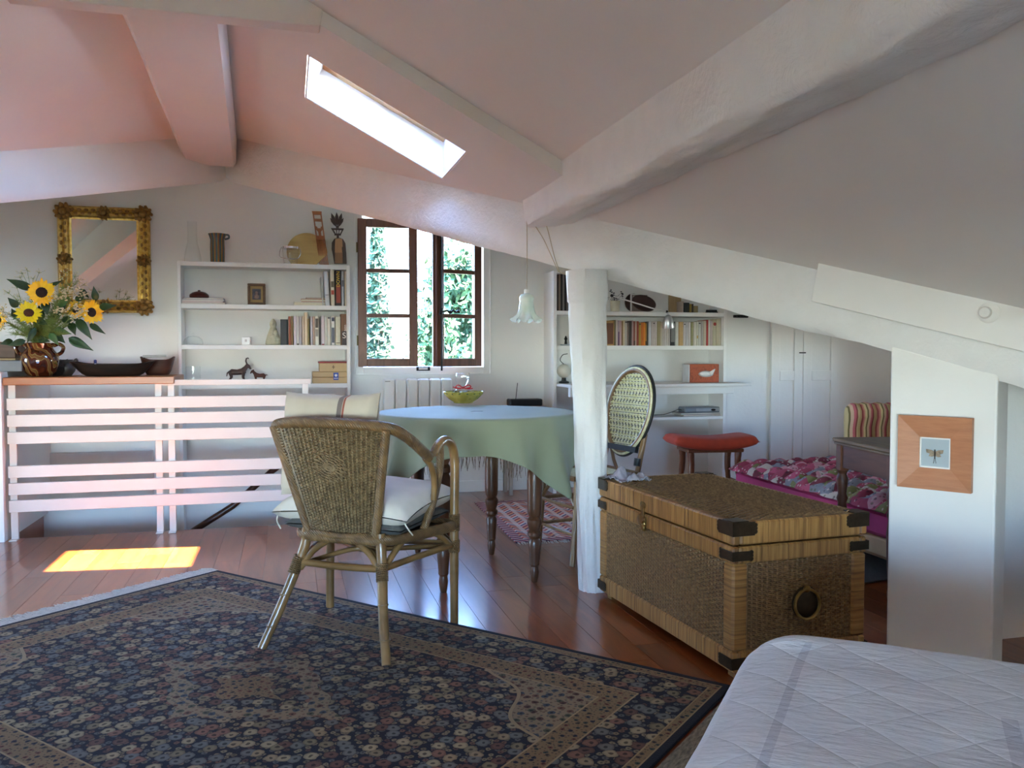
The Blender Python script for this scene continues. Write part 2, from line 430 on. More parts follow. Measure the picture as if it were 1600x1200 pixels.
# floor: sub-floor with the stair opening, and boards laid on it
STU0, STU1, STV0 = -1.62, .42, 5.50
sub = MB()
for a, b in (((-3.6, -2.3), (5.7, STV0)), ((STU1, STV0), (5.7, YB)), ((-3.6, STV0), (STU0, YB))):
    sub.box((a[0], a[1], -.25), (b[0], b[1], -.0125))
k = N('jatoba_boards'); k.set(Roughness=.28); k.b.inputs['Coat Weight'].default_value = .5; k.b.inputs['Coat Roughness'].default_value = .13
vec = k.n('ShaderNodeVectorMath', operation='ADD'); r = k.rand()
k.l(k.map(k.obj(), (7, .9, 1)), vec.inputs[0]); k.l(k.comb(k.math('MULTIPLY', r, 53), k.math('MULTIPLY', r, 17)), vec.inputs[1])
gr = k.noise(1.6, 6, .62, vec.outputs[0], 1.0)
c = k.ramp(gr, [(.25, srgb(106, 47, 17)), (.75, srgb(166, 88, 37))])
c = k.mix(1.0, c, k.ramp(r, [(0, (.62, .56, .5, 1)), (.55, (1, .95, .9, 1)), (.9, (1.0, 1.0, 1.0, 1)), (1, (1.5, 1.6, 1.6, 1))]), 'MULTIPLY')
k.color(c); k.bump(gr, .03, .002); M['floor'] = k.m
floor = struct('floor', sub, M['floor'])
PWID = .125; meshes = {}
def plank_mesh(L):
    key = round(L, 2)
    if key not in meshes:
        b = MB().bbox((-PWID/2 + .0006, 0, -.012), (PWID/2 - .0006, L - .0012, 0), .0003); meshes[key] = b.mesh('plank'); meshes[key].materials.append(M['floor'])
    return meshes[key]
rng = random.Random(3); count = 0
u = -3.0
while u < 4.9:
    uc = u + PWID / 2
    end = STV0 if STU0 - .05 < uc < STU1 else YB - .004
    start = max(1.6, 0.8 + (0 if uc < 2.2 else 1.4)) if uc < 3.0 else 2.9
    if uc < -1.2: start = 3.6
    v = start - rng.uniform(0, .9)
    while v < end - .02:
        L = round(rng.choice((1.0, 1.3, 1.6, 1.9)) if uc > -1.8 else 1.9, 2)
        if end - (v + L) < .25: L = round(end - v, 2)
        L = min(L, round(end - v, 2))
        o = bpy.data.objects.new('plank', plank_mesh(L)); COL.objects.link(o); o.parent = floor; o.location = (uc, v, 0); count += 1
        v += L
    u += PWID
print('planks', count)
# stair well
sw = MB()
sw.box((STU0 - .12, STV0, -2.5), (STU0, YB, -.25)); sw.box((STU1, STV0, -2.5), (STU1 + .12, YB, -.25)); sw.box((STU0 - .12, STV0 - .12, -2.5), (STU1 + .12, STV0, -.25))
struct('wall_stairwell', sw, M['wall'])
struct('floor_lower', MB().box((-3.6, STV0 - .2, -2.7), (STU1 + .2, YB + .3, -2.5)), M['stair_grey'])
lg = MB(); lg.box((STU0, YB - .10, -2.5), (STU1, YB, .08))
struct('trim_1', lg, M['wall'])                     # ledge along the foot of the wall above the stairs
# baseboards right of the stairs
struct('baseboard_back', MB().bbox((STU1 + .12, YB - .015, 0), (2.0, YB, .09), .003), M['white'])

# valley beams, ridge beam, collar, purlin, post
def beam_face(p0, p1, h, th, nx, name, rough0=.15, mat='beam'):
    """plastered beam along the valley: front face, ragged underside"""
    p0 = Vector(p0); p1 = Vector(p1); d = p1 - p0; L = Vector((d.x, d.y)).length
    nb = Vector((nx[0], nx[1], 0)).normalized()
    n = int(L / .025); mb = MB(); rows = []
    rg = random.Random(5)
    import mathutils
    for i in range(n + 1):
        t = i / n; p = p0 + d * t
        ru = rough0[0] + (rough0[1] - rough0[0]) * t
        nz = mathutils.noise.fractal(Vector((t * L * 3, 1.7, .3)), 1, 2, 4) * .02 * ru
        nz2 = mathutils.noise.fractal(Vector((t * L * 5, 7.7, .3)), 1, 2, 4) * .02 * ru
        hh = h + nz
        prof = [(0, .12), (0, -.0), (nz2 * .3, -hh * .35), (nz2 * .7, -hh * .7), (-.01 * ru + nz2, -hh + .03), (-.025 - nz2, -hh - nz2 * .5), (-.08, -hh + .006 + nz), (-th, -hh + .01), (-th, .12)]
        rows.append([p + nb * a + Vector((0, 0, b)) for a, b in prof])
    mb.grid(rows)
    m = len(rows[0]); mb.f.append(tuple(range(m))); mb.f.append(tuple(n * m + j for j in range(m)))
    return struct(name, mb, M[mat], 50)
bdir = Vector((.5406, -.8413)); bnr = Vector((-.8413, -.5406))
def bplane(px, py, off=0.0): return atplane(px, py, (.8413, .5406, 0), .8413 * 1.373 + .5406 * 3.64 - off)
# right valley beam: top edge along the roof, lower edge .26 below
A = Vector((-.452, 6.482, 2.615)); B = Vector((2.304, 2.191, 1.245))
B = A + (B - A) * 1.22
rb = beam_face(A, B, .262, .16, bnr, 'trim_2', (.12, .6))
A2 = Vector((-.38, 6.482, 2.57)); B2 = Vector((-1.418, 4.878, 2.085)); B2 = A2 + (B2 - A2) * 1.9
beam_face(A2, B2, .222, .16, (.8413, -.5406), 'trim_3', (.05, .15), 'wall')
rd = MB()
prof = [(-.205, .2), (-.195, .03), (-.17, .0), (.165, .0), (.185, .03), (.19, .2)]
rows = []
for i in range(25):
    v = VS + .06 + (6.27 - VS - .06) * i / 24; t = i / 24
    cx = -.415 - .085 * t
    rows.append([Vector((cx + x * (1 - .1 * t), v, 2.405 + z + .004 * sin(v * 5))) for x, z in prof])
rd.grid(rows); rd.f.append(tuple(range(6))); rd.f.append(tuple(24 * 6 + j for j in range(6)))
struct('trim_4', rd, M['ceil'], 50)
cl = MB()
CU0, CU1, CZ = -.955, .135, 2.355
cl.prism([(CU0, VS - .008, CZ), (CU1, VS - .008, CZ), (CU1 + .02, VS - .008, zr(CU1) + .1), (RU, VS - .008, RZ + .15), (CU0 - .02, VS - .008, zl(CU0) + .1)], (0, .083, 0))
struct('trim_5', bevel(cl.build('trim_5', M['ceil']), .006) and MB(), M['ceil']) if False else tag(bevel(cl.build('trim_5', M['ceil']), .006), kind='structure')
# purlin: hewn log along the slope
import mathutils
pr = MB(); rows = []
sec0 = [(1.115, 1.95), (1.12, 1.88), (1.124, 1.80), (1.128, 1.745), (1.136, 1.716), (1.155, 1.70), (1.185, 1.694), (1.22, 1.697), (1.27, 1.702), (1.31, 1.708), (1.335, 1.716), (1.347, 1.735), (1.35, 1.80), (1.30, 1.93)]
sec = []
for (x0, z0), (x1, z1) in zip(sec0, sec0[1:] + sec0[:1]):
    for q in range(3): sec.append((x0 + (x1 - x0) * q / 3, z0 + (z1 - z0) * q / 3))
NP = 420
for i in range(NP):
    v = -2.0 + (3.98 + 2.0) * i / (NP - 1)
    row = []
    for (x, z) in sec:
        xx = x + (.035 * max(0, (2.2 - v) / 2.2) if x > 1.2 else 0)
        n1 = mathutils.noise.fractal(Vector((x * 4, v * 1.6, z * 5)), 1, 2, 5) * .011
        n2 = mathutils.noise.fractal(Vector((x * 22, v * 4.5, z * 22)), 1, 2, 4) * .007
        n3 = max(0, mathutils.noise.fractal(Vector((x * 9, v * 2.2, z * 9 + 4)), 1, 2, 3)) * .012
        w = 1 if z < 1.75 else .35
        row.append(Vector((xx + (n1 + n2) * w * .7, v, z + (n1 + n2 + n3 * (x > 1.12)) * w)))
    row.append(row[0]); rows.append(row)
pr.grid(rows); m = len(sec) + 1; pr.f.append(tuple(range(m - 1))); pr.f.append(tuple((NP - 1) * m + j for j in range(m - 1)))
struct('trim_6', pr, M['beam'], 60)
# post
ps = MB(); rows = []
for i in range(160):
    t = i / 159; z = 1.47 * t
    cx = 1.362 - .038 * t; r = .062 + .022 * min(1, t * 1.3) + (.006 if t > .9 else 0)
    row = []
    for k_ in range(56):
        a = 2 * pi * k_ / 56
        nz = mathutils.noise.fractal(Vector((cos(a) * 1.5, sin(a) * 1.5, z * 2)), 1, 2, 4) * .010 + mathutils.noise.fractal(Vector((cos(a) * 5, sin(a) * 5, z * 3)), 1, 2, 4) * .0065 + mathutils.noise.fractal(Vector((cos(a) * 12, sin(a) * 12, z * 3.5)), 1, 2, 3) * .0028
        row.append(Vector((cx + (r + nz) * cos(a), 3.62 + (r + nz) * sin(a), z)))
    row.append(row[0]); rows.append(row)
ps.grid(rows); m = 57; ps.f.append(tuple(range(m - 1))); ps.f.append(tuple(159 * m + j for j in range(m - 1)))
tag(ps.build('post', M['beam'], None, 60), 'crooked round limewashed post holding up the sloping beam beside the table', 'post')
# short wall under the beam, carrying the moth picture
q0 = Vector((2.077, 2.543)); q1 = Vector((2.262, 2.256)); back = -bnr * .15
def zbeam(p): t = (Vector((p.x, p.y)) - Vector((A.x, A.y))).length / (Vector((B.x, B.y)) - Vector((A.x, A.y))).length; return A.z + (B.z - A.z) * t - .235
pl = MB()
pts = [(q0, 0), (q1, 0), (q1, zbeam(q1)), (q0, zbeam(q0))]
pl.prism([Vector((p.x, p.y, z)) + Vector((bnr.x, bnr.y, 0)) * -.012 for p, z in pts], (back.x, back.y, 0))
tag(bevel(pl.build('pillar', M['wall']), .008), kind='structure')
# board fixed on the beam, with its round hook
bo = thing('coat_board', 'white painted board screwed along the sloping beam with a round knob', 'board', tuple(bplane(1283, 470)))
cs = [bplane(x, y, .058) for x, y in ((1281, 397), (1267, 471), (1760, 588), (1760, 474))]
bb = MB().prism(cs, (bnr.x * -.02, bnr.y * -.02, 0)); bevel(bb.build('board', M['white'], bo), .003)
kc = bplane(1545, 489, .061); kd = Vector((bnr.x, bnr.y, 0))
Q = kd.to_track_quat('Z', 'Y').to_matrix()
MB().lathe([(.032, 0), (.033, .004), (.026, .008), (.012, .01)], 24, kc - kd * .002, Q).build('backplate', M['white'], bo, True)
MB().lathe([(.008, 0), (.008, .03), (.016, .036), (.02, .046), (.016, .056), (.004, .06)], 16, kc + Vector((0, 0, .0)), Q).build('knob', M['white'], bo, True)
# ------------------------------------------------------------------ stair railing and the ledge on it
M['ledge'] = wood('oiled_ledge_wood', srgb(150, 84, 44), srgb(196, 122, 70), 'X', 5, .35)
M['handrail'] = wood('handrail_wood', srgb(58, 28, 14), srgb(88, 46, 26), 'X', 5, .4)
RV = 5.46                                        # face of the railing posts
rail = thing('stair_railing', 'white slatted railing along the stair opening behind the sun patch', 'railing', (-.7, RV, 0))
slat_y = [(628, 621, 23, 15), (655, 645, 21, 15), (682, 667, 21, 15), (733, 714, 21, 15), (760, 737, 21, 15), (785, 763, 21, 15)]
ru0 = aty(14, 700, RV).x; ru1 = aty(525, 700, RV).x
ztop = [aty(200, y, RV).z for y in (620, 645, 671, 722, 748, 774)]
for z in ztop:
    b = MB().bbox((ru0, RV - .028, z - .069), (ru1, RV - .006, z), .002)
    b.build('slat', M['slat'], rail)
ptop = .925
for px, h in ((21, ptop), (249, ptop), (269, ptop), (478, ptop)):
    uu = aty(px, 720, RV).x
    b = MB().bbox((uu - .019, RV - .005, .004), (uu + .019, RV + .016, h if px != 21 else h), .002)
    po_ = b.build('post', M['slat'], rail)
    MB().bbox((uu - .021, RV - .05, .0005), (uu + .021, RV + .016, .0075), .002).build('foot_plate', M['slat'], po_)
u0, u1 = aty(251, 600, RV).x, aty(486, 600, RV).x
MB().bbox((u0, RV - .006, ptop - .034 + .006), (u1, RV + .018, ptop + .006), .002).build('top_rail', M['slat'], rail)
LZ = aty(140, 589, RV - .03).z
lu0, lu1 = aty(4, 590, RV - .03).x, aty(272, 590, RV - .03).x
lo = MB().bbox((lu0, RV - .035, LZ - .045), (lu1, RV + .47, LZ), .004).build('ledge', M['ledge'])
tag(lo, 'orange-brown wooden ledge on top of the white slatted railing', 'ledge')
struct('wall_half', MB().box((-2.9, RV - .05, 0), (ru0 - .02, YB, .985)), M['wall'])
M['shaded_cap'] = plain('shaded_grey_coping', srgb(128, 124, 122), .7, .08, 10)  # the shadow lying on the coping is put into this grey
struct('trim_7', MB().bbox((-2.92, RV + .06, .985), (ru0 + .06, YB, 1.05), .004), M['shaded_cap'])
hr = MB().tube([(aty(px, py, 6.13)) for px, py in ((262, 856), (306, 827), (363, 791), (424, 737), (470, 700))], .022, 10)
tag(hr.build('handrail', M['handrail'], None, True), 'dark wooden handrail slanting up the wall of the stair opening', 'handrail')
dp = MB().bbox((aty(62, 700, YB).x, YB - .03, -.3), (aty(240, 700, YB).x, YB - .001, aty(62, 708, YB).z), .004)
struct('door_2', dp, M['stair_grey'])

# ------------------------------------------------------------------ things on the ledge
VV = 5.60
k = N('brown_glaze'); k.set(Roughness=.12); k.b.inputs['Coat Weight'].default_value = .5
wv = k.n('ShaderNodeTexWave'); wv.inputs['Scale'].default_value = 9; wv.inputs['Distortion'].default_value = 14; wv.inputs['Detail'].default_value = 2; k.l(k.map(k.obj(), (1, 1, .5), (.4, .9, .3)), wv.inputs[0])
k.color(k.ramp(wv.outputs['Fac'], [(.0, srgb(58, 22, 12)), (.62, srgb(92, 40, 22)), (.8, srgb(150, 120, 70)), (.92, srgb(70, 70, 30)), (1, srgb(120, 70, 40))])); M['glaze'] = k.m
vc = aty(63, 585, VV); vc.z = LZ
vr = aty(90, 560, VV).x - aty(63, 560, VV).x + .005
jug = thing('glazed_jug', 'round brown marbled two-handled jug on the ledge holding the sunflowers', 'vase', tuple(vc))
H_ = .205
prof = [(.045, 0), (.062, .006), (.085, .03), (.102, .07), (.106, .10), (.098, .135), (.078, .160), (.072, .170), (.080, .190), (.084, .198), (.079, .203), (.070, .19), (.066, .17), (.092, .13), (.09, .06), (.04, .02)]
MB().lathe(prof, 36, vc).build('body', M['glaze'], jug, True)
for sg in (-1, 1):
    MB().tube([vc + Vector(p) for p in curve_pts([(sg*.076, 0, .185), (sg*.105, 0, .195), (sg*.128, 0, .175), (sg*.118, 0, .145), (sg*.095, 0, .13)], 5)], .011, 8).build('handle', M['glaze'], jug, True)
pz = aty(70, 585, VV); pz.z = LZ
tag(MB().lathe([(.03, 0), (.09, 0), (.15, .004), (.155, .007), (.09, .004), (.03, .003)], 40, Vector((vc.x + .06, vc.y - .02, LZ - .0005))).build('saucer', plain('pale_saucer', srgb(176, 170, 150), .35), None, True),
    'flat pale plate under the brown jug on the ledge', 'plate') if False else None
M['dark_pot'] = plain('dark_pottery', srgb(44, 36, 34), .5, .2, 20)
for i, (px, w, h, lab) in enumerate(((86, .062, .095, 'squat dark clay pot right behind the brown jug'), (104, .05, .10, 'small dark clay pot between the jug and the long wooden trough'))):
    c = aty(px, 585, VV + .16 + .03 * i); c.z = LZ
    t = thing('clay_pot', lab, 'pot', tuple(c), group='dark clay pots behind the jug')
    MB().lathe([(w*.6, 0), (w, .03), (w*1.02, h*.6), (w*.7, h*.82), (w*.76, h), (w*.66, h), (w*.6, h*.8), (w*.9, .05), (w*.5, .015)], 22, c).build('body', M['dark_pot'], t, True)
    MB().tube([c + Vector(p) for p in curve_pts([(w*.8, 0, h*.85), (w*1.15, 0, h*1.02), (w*1.25, 0, h*.8), (w*1.0, 0, h*.6)], 4)], .007, 7).build('handle', M['dark_pot'], t, True)
M['trough'] = wood('dark_trough_wood', srgb(24, 15, 11), srgb(52, 34, 26), 'X', 7, .45)
def trough(name, label, c, L, Wd, Hh, rz, mat, cat, up=.02, grp=None):
    t = thing(name, label, cat, tuple(c), rz, grp); rows = []
    nn, mm = 28, 6
    outer = []; inner = []
    for j in range(mm + 1):
        f = j / mm; s = .62 + .38 * f ** .7
        outer.append([Vector((L * s * (abs(cos(a)) ** .7) * (1 if cos(a) >= 0 else -1), Wd * s * (abs(sin(a)) ** .8) * (1 if sin(a) >= 0 else -1), Hh * f + up * f * abs(cos(a)) ** 3)) for a in [2*pi*k/nn for k in range(nn + 1)]])
    for j in range(mm, -1, -1):
        f = j / mm; s = (.62 + .38 * f ** .7) * .93
        inner.append([Vector((L * s * (abs(cos(a)) ** .7) * (1 if cos(a) >= 0 else -1), Wd * s * (abs(sin(a)) ** .8) * (1 if sin(a) >= 0 else -1), .012 + (Hh - .010) * f + up * f * abs(cos(a)) ** 3)) for a in [2*pi*k/nn for k in range(nn + 1)]])
    mb = MB().grid(outer + inner)
    mb.f.append(tuple(range(nn))); mb.f.append(tuple((2 * mm + 1) * (nn + 1) + k for k in range(nn)))
    mb.build('hull', mat, t, 50, local=True)
    return t
c = aty(177, 586, RV + .17); c.z = LZ + .0005
trough('wooden_trough', 'long dark carved wooden trough lying along the ledge', c, aty(243, 570, RV + .17).x - aty(177, 570, RV + .17).x, .10, .072, 0, M['trough'], 'bowl')
M['red_wood'] = wood('reddish_bowl_wood', srgb(58, 30, 22), srgb(92, 52, 38), 'X', 7, .4)
c = aty(247, 588, RV + .36); c.z = LZ + .0005
trough('wooden_bowl', 'smaller reddish-brown boat-shaped wooden bowl behind the right end of the trough', c, .105, .075, .095, 0, M['red_wood'], 'bowl', .022)
b1 = MB().tube([c + Vector((-.09, .0, .118)), c + Vector((.05, .01, .122))], .008, 8)
tag(b1.build('paint_brush', plain('pale_bristle', srgb(190, 186, 176), .6), None, True), 'pale thin brush lying across the boat-shaped wooden bowl', 'brush')
c2 = aty(149, 572, RV + .2); c2.z = LZ + .03
bt = thing('small_bottle', 'tiny white bottle with a blue cap standing in the long trough', 'bottle', tuple(c2 - Vector((0, 0, .015))))
MB().lathe([(.010, 0), (.011, .05), (.006, .06), (.006, .066)], 12, c2 - Vector((0, 0, .015))).build('body', M['white'], bt, True)
MB().lathe([(.0085, .063), (.0085, .082), (.004, .085)], 12, c2 - Vector((0, 0, .015))).build('cap', plain('blue_cap', srgb(30, 40, 110), .4), bt, True)
# box with raffia on the half wall
bc = Vector((aty(2, 560, 5.75).x, 5.75, 1.0505))
bx = thing('raffia_box', 'brown wooden box with woven raffia panel at the left edge on the grey coping', 'box', tuple(bc))
MB().bbox((bc.x - .22, 5.66, bc.z + .012), (bc.x + .105, 5.86, bc.z + .11), .006).build('body', wood('box_wood', srgb(84, 56, 44), srgb(116, 82, 64), 'X', 6, .5), bx)
MB().bbox((bc.x - .24, 5.62, bc.z), (bc.x + .115, 5.88, bc.z + .012), .003).build('base_board', wood('base_wood', srgb(150, 118, 76), srgb(184, 150, 104), 'X', 6, .5), bx)
rf = MB()
for i in range(7):
    for j in range(6):
        rf.bbox((bc.x - .14 + i * .022, 5.652, bc.z + .022 + j * .014), (bc.x - .122 + i * .022, 5.66, bc.z + .033 + j * .014), .003)
tag(rf.build('raffia_weave', plain('raffia', srgb(206, 196, 160), .8, .15, 40), bx), kind='stuff')

# ------------------------------------------------------------------ flowers
M['leaf'] = plain('sunflower_leaf', srgb(34, 62, 30), .45, .3, 30, spec=.4)
M['leaf2'] = plain('pale_leaf', srgb(70, 104, 52), .5, .25, 30)
M['stem'] = plain('stem_green', srgb(104, 128, 58), .5, .2, 20)
k = N('petal_yellow'); k.set(Roughness=.5); k.color(k.ramp(k.noise(14), [(.3, srgb(244, 176, 8)), (.7, srgb(252, 210, 20))])); M['petal'] = k.m
M['petal2'] = plain('petal_lemon', srgb(250, 218, 24), .5, .08, 14)
M['seed'] = plain('seed_disc', srgb(38, 20, 16), .9, .35, 120, bump=.8, bscale=220)
M['seed2'] = plain('seed_disc_brown', srgb(78, 40, 26), .9, .3, 120, bump=.8, bscale=220)
M['yarrow'] = plain('yarrow_white', srgb(226, 216, 180), .8, .12, 90)
M['yarrow_eye'] = plain('yarrow_eye', srgb(140, 104, 60), .8, .2, 90)
M['fern'] = plain('feathery_green', srgb(112, 132, 62), .6, .3, 30)
def leaf_mesh(base, tip, width, droop=.15, up=None, fold=.15):
    base, tip = Vector(base), Vector(tip); d = tip - base; L = d.length
    toward = (EYE - (base + tip) / 2).normalized()
    side = d.cross(toward if up is None else Vector(up)).normalized(); nrm = side.cross(d).normalized()
    rows = []
    for i in range(10):
        t = i / 9; w = width * (sin(pi * min(1, t * 1.02) ** .75)) * (1 - .25 * t) + .0006
        p = base + d * t - Vector((0, 0, 1)) * droop * L * (t * t - t) * -1 * 0 + nrm * L * .12 * sin(pi * t) + Vector((0, 0, -droop * L * t * t))
        rows.append([p + side * w * s_ + nrm * (abs(s_) * w * fold * 2) for s_ in (-1, -.5, 0, .5, 1)])
    mb = MB().grid(rows)
    return mb
def solid(o, th=.0012):
    m = o.modifiers.new('thickness', 'SOLIDIFY'); m.thickness = th; return o
neck = vc + Vector((0, 0, .18))
def sunflower(label, px, py, v, r, facing, mats, leaves, rr=.5, squash=1.0):
    c = aty(px, py, v); f = Vector(facing).normalized()
    t = thing('sunflower', label, 'flower', tuple(neck), group='sunflowers in the brown jug')
    mid = (neck + c) / 2 + Vector(((c.x - neck.x) * .1, 0, .04))
    MB().tube(curve_pts([neck - Vector((0, 0, .14)), neck, mid, c - f * .02], 6), .0045, 7).build('stem', M['stem'], t, True)
    Q = f.to_track_quat('Z', 'Y').to_matrix()
    ds = MB().sphere(c, (r * rr, r * rr, r * .16), 20, 8, Q); ds.build('seed_head', mats[1], t, True)
    pm = MB(); rg = random.Random(int(px))
    for ring in range(2):
        n = 19
        for i in range(n):
            a = 2 * pi * (i + .5 * ring) / n + rg.uniform(-.08, .08); L = r * rg.uniform(.85, 1.12) * (1 if ring else .95); w = r * .15
            lift = rg.uniform(-.12, .25) * r
            d = Vector((cos(a), sin(a), 0)); s_ = Vector((-sin(a), cos(a), 0)); rows = []
            for j, tt in enumerate((.0, .35, .7, 1.0)):
                ww = w * (.6, 1.0, .75, .05)[j]; rad = r * rr * .85 + (L - r * rr * .85) * tt
                rows.append([c + Q @ (d * rad + s_ * ww * q + Vector((0, 0, lift * tt * tt + .004 * ring - (.006 if q else 0) * (1 - tt)))) for q in (-1, 0, 1)])
            pm.grid(rows)
    tag(pm.build('petals', mats[0], t, 'all'), kind='stuff')
    sp = MB()
    for i in range(12):
        a = 2 * pi * i / 12; d = Q @ Vector((cos(a), sin(a), 0)); s_ = Q @ Vector((-sin(a), cos(a), 0))
        sp.grid([[c - f * .012 + d * r * .2 + s_ * .01, c - f * .012 + d * r * .2 - s_ * .01], [c - f * .006 + d * r * .75 + s_ * .004, c - f * .006 + d * r * .75 - s_ * .004]])
    tag(sp.build('sepals', M['leaf2'], t), kind='stuff')
    for (bx_, by_, tx, ty, w, dv) in leaves:
        b_ = aty(bx_, by_, v + dv); e_ = aty(tx, ty, v + dv - .03)
        solid(leaf_mesh(b_, e_, w, .0).build('leaf', M['leaf'], t, 'all'))
sunflower('largest golden sunflower with a black centre, topmost in the jug', 65, 457, 5.47, .077, (.15, -1, .12), (M['petal'], M['seed']),
          [(52, 452, 10, 436, .027, .06), (76, 448, 98, 438, .014, .05), (70, 470, 74, 492, .026, .05), (60, 500, 75, 508, .02, .06)], .42)
sunflower('lemon-yellow sunflower with a brown centre tipped downwards, left of the stem', 45, 489, 5.45, .072, (.25, -1, .55), (M['petal2'], M['seed2']),
          [(28, 480, 12, 465, .024, .05), (25, 495, 18, 482, .02, .07), (40, 532, 12, 540, .022, .08), (20, 532, 0, 538, .02, .1)], .40)
sunflower('sunflower at the right of the bouquet seen half from the side', 143, 488, 5.50, .074, (.75, -.75, .05), (M['petal'], M['seed']),
          [(155, 480, 182, 477, .024, .0), (150, 470, 146, 447, .022, .04), (140, 506, 165, 522, .02, .02), (120, 498, 144, 531, .03, .0), (110, 504, 118, 524, .025, .05), (107, 528, 146, 548, .03, -.02), (85, 522, 102, 536, .028, .04)], .40)
sunflower('sunflower nearly cut off by the left edge of the picture', -3, 500, 5.52, .06, (-.5, -1, .0), (M['petal'], M['seed']), [(60, 528, 78, 534, .025, .05)], .42)
sunflower('small orange sunflower hidden behind the white yarrow', 118, 484, 5.62, .055, (.1, -1, .0), (M['petal'], M['seed']), [(125, 452, 140, 466, .02, .05), (128, 460, 132, 452, .015, .05)], .40)
def spray(label, tips, name='yarrow', cat='flower', grp='white yarrow sprays in the jug', size=.016, fine=False):
    t = thing(name, label, cat, tuple(neck), group=grp); st = MB(); bl = MB(); ey = MB(); rg = random.Random(len(label) + int(tips[0][0]))
    c0 = sum((aty(px, py, v) for px, py, v in tips), Vector()) / len(tips)
    fork = neck + (c0 - neck) * .72
    st.tube(curve_pts([neck - Vector((0, 0, .12)), neck + Vector((0, 0, .02)), fork], 5), .002, 5)
    for px, py, v in tips:
        c = aty(px, py, v); st.tube([fork, (fork + c) / 2 + Vector((0, 0, .006)), c], .0012, 4)
        for i in range(16 if not fine else 12):
            q = c + Vector((rg.gauss(0, size), rg.gauss(0, size), rg.gauss(0, size * .75)))
            st.tube([c - (c - fork) * .08, q], .0006, 3)
            rr = .0058 if not fine else .0034
            bl.sphere(q, (rr, rr, rr * .7), 7, 4)
            if not fine: ey.sphere(q + (EYE - q).normalized() * rr * .7, rr * .38, 5, 3)
    st.build('stalk', M['stem'], t); tag(bl.build('blossoms', M['yarrow'], t, True), kind='stuff')
    if not fine: tag(ey.build('blossom_eyes', M['yarrow_eye'], t, True), kind='stuff')
gl_ = thing('leafy_branch', 'dark green leafy branch filling the middle of the bouquet behind the sunflowers', 'foliage', tuple(neck))
MB().tube(curve_pts([neck - Vector((0, 0, .1)), neck, neck + Vector((.02, .02, .12))], 5), .004, 6).build('stalk', M['stem'], gl_, True)
for (bx_, by_, tx, ty, w, dv) in ((60, 525, 34, 512, .026, .1), (64, 525, 52, 490, .024, .11), (70, 525, 84, 500, .026, .1), (75, 525, 100, 512, .024, .1), (80, 500, 104, 476, .024, .1), (48, 500, 26, 482, .024, .11), (66, 500, 60, 476, .022, .12), (90, 480, 112, 462, .022, .1), (96, 500, 122, 500, .024, .06), (84, 515, 112, 522, .024, .05), (56, 512, 42, 536, .02, -.02), (78, 520, 92, 540, .022, -.03), (118, 470, 136, 456, .02, .08), (40, 480, 20, 500, .02, .07)):
    solid(leaf_mesh(aty(bx_, by_, 5.47 + dv), aty(tx, ty, 5.45 + dv), w, .0).build('leaf', M['leaf'] if (bx_ + ty) % 3 else M['leaf2'], gl_, 'all'))
spray('dense white yarrow head above and left of the right-hand sunflower', [(112, 452, 5.46), (122, 450, 5.47), (118, 460, 5.45), (131, 460, 5.48)])
spray('white yarrow head covering the small hidden sunflower', [(118, 478, 5.44), (128, 482, 5.44), (124, 490, 5.43), (115, 496, 5.44)])
spray('white yarrow head between the two black-centred sunflowers', [(84, 464, 5.44), (102, 458, 5.46), (101, 465, 5.46)])
spray('small white yarrow sprig low beside the lemon sunflower', [(90, 486, 5.44), (103, 486, 5.45)])
spray('white yarrow at the left picture edge', [(2, 482, 5.46), (4, 494, 5.45), (1, 512, 5.46)])
spray('airy pale spray rising highest at the left of the bouquet', [(34, 425, 5.55), (42, 420, 5.56), (30, 432, 5.55), (52, 434, 5.56), (62, 424, 5.57)], 'wispy_sprig', grp='airy sprays in the jug', size=.012, fine=True)
spray('airy pale spray low over the left leaf', [(30, 462, 5.52), (12, 456, 5.55), (38, 470, 5.5), (26, 448, 5.53)], 'wispy_sprig', grp='airy sprays in the jug', size=.014, fine=True)
spray('airy pale spray in front of the mirror', [(105, 424, 5.58), (118, 430, 5.58), (126, 436, 5.57), (132, 444, 5.56), (96, 434, 5.57)], 'wispy_sprig', grp='airy sprays in the jug', size=.014, fine=True)
def feather(label, tips):
    t = thing('dill_sprig', label, 'foliage', tuple(neck), group='feathery greens in the jug'); fm = MB(); rg = random.Random(int(tips[0][0]))
    for px, py, v in tips:
        c = aty(px, py, v); p = curve_pts([neck, (neck + c) / 2 + Vector((0, 0, .02)), c], 9)
        fm.tube(p, .0013, 4)
        for i in range(3, len(p)):
            for q in range(12):
                d = Vector((rg.uniform(-1, 1), rg.uniform(-1, .6), rg.uniform(-.2, 1))).normalized() * rg.uniform(.02, .05)
                fm.tube([p[i], p[i] + d], [.0011, .0004], 3)
    tag(fm.build('fronds', M['fern'], t), kind='stuff')
feather('feathery yellow-green fronds at the left of the jug opening', [(18, 510, 5.5), (22, 522, 5.48), (30, 502, 5.47), (38, 515, 5.44)])
feather('feathery yellow-green fronds right of the jug opening', [(92, 500, 5.48), (103, 508, 5.5), (82, 512, 5.44), (98, 522, 5.46), (88, 494, 5.47)])
feather('feathery fronds high at the right in front of the mirror', [(108, 445, 5.56), (120, 440, 5.57), (98, 450, 5.56), (92, 470, 5.55), (128, 470, 5.57)])
feather('feathery fronds standing up behind the lemon sunflower', [(28, 470, 5.6), (50, 465, 5.6), (70, 480, 5.58), (14, 490, 5.6), (60, 500, 5.5), (78, 500, 5.5)])

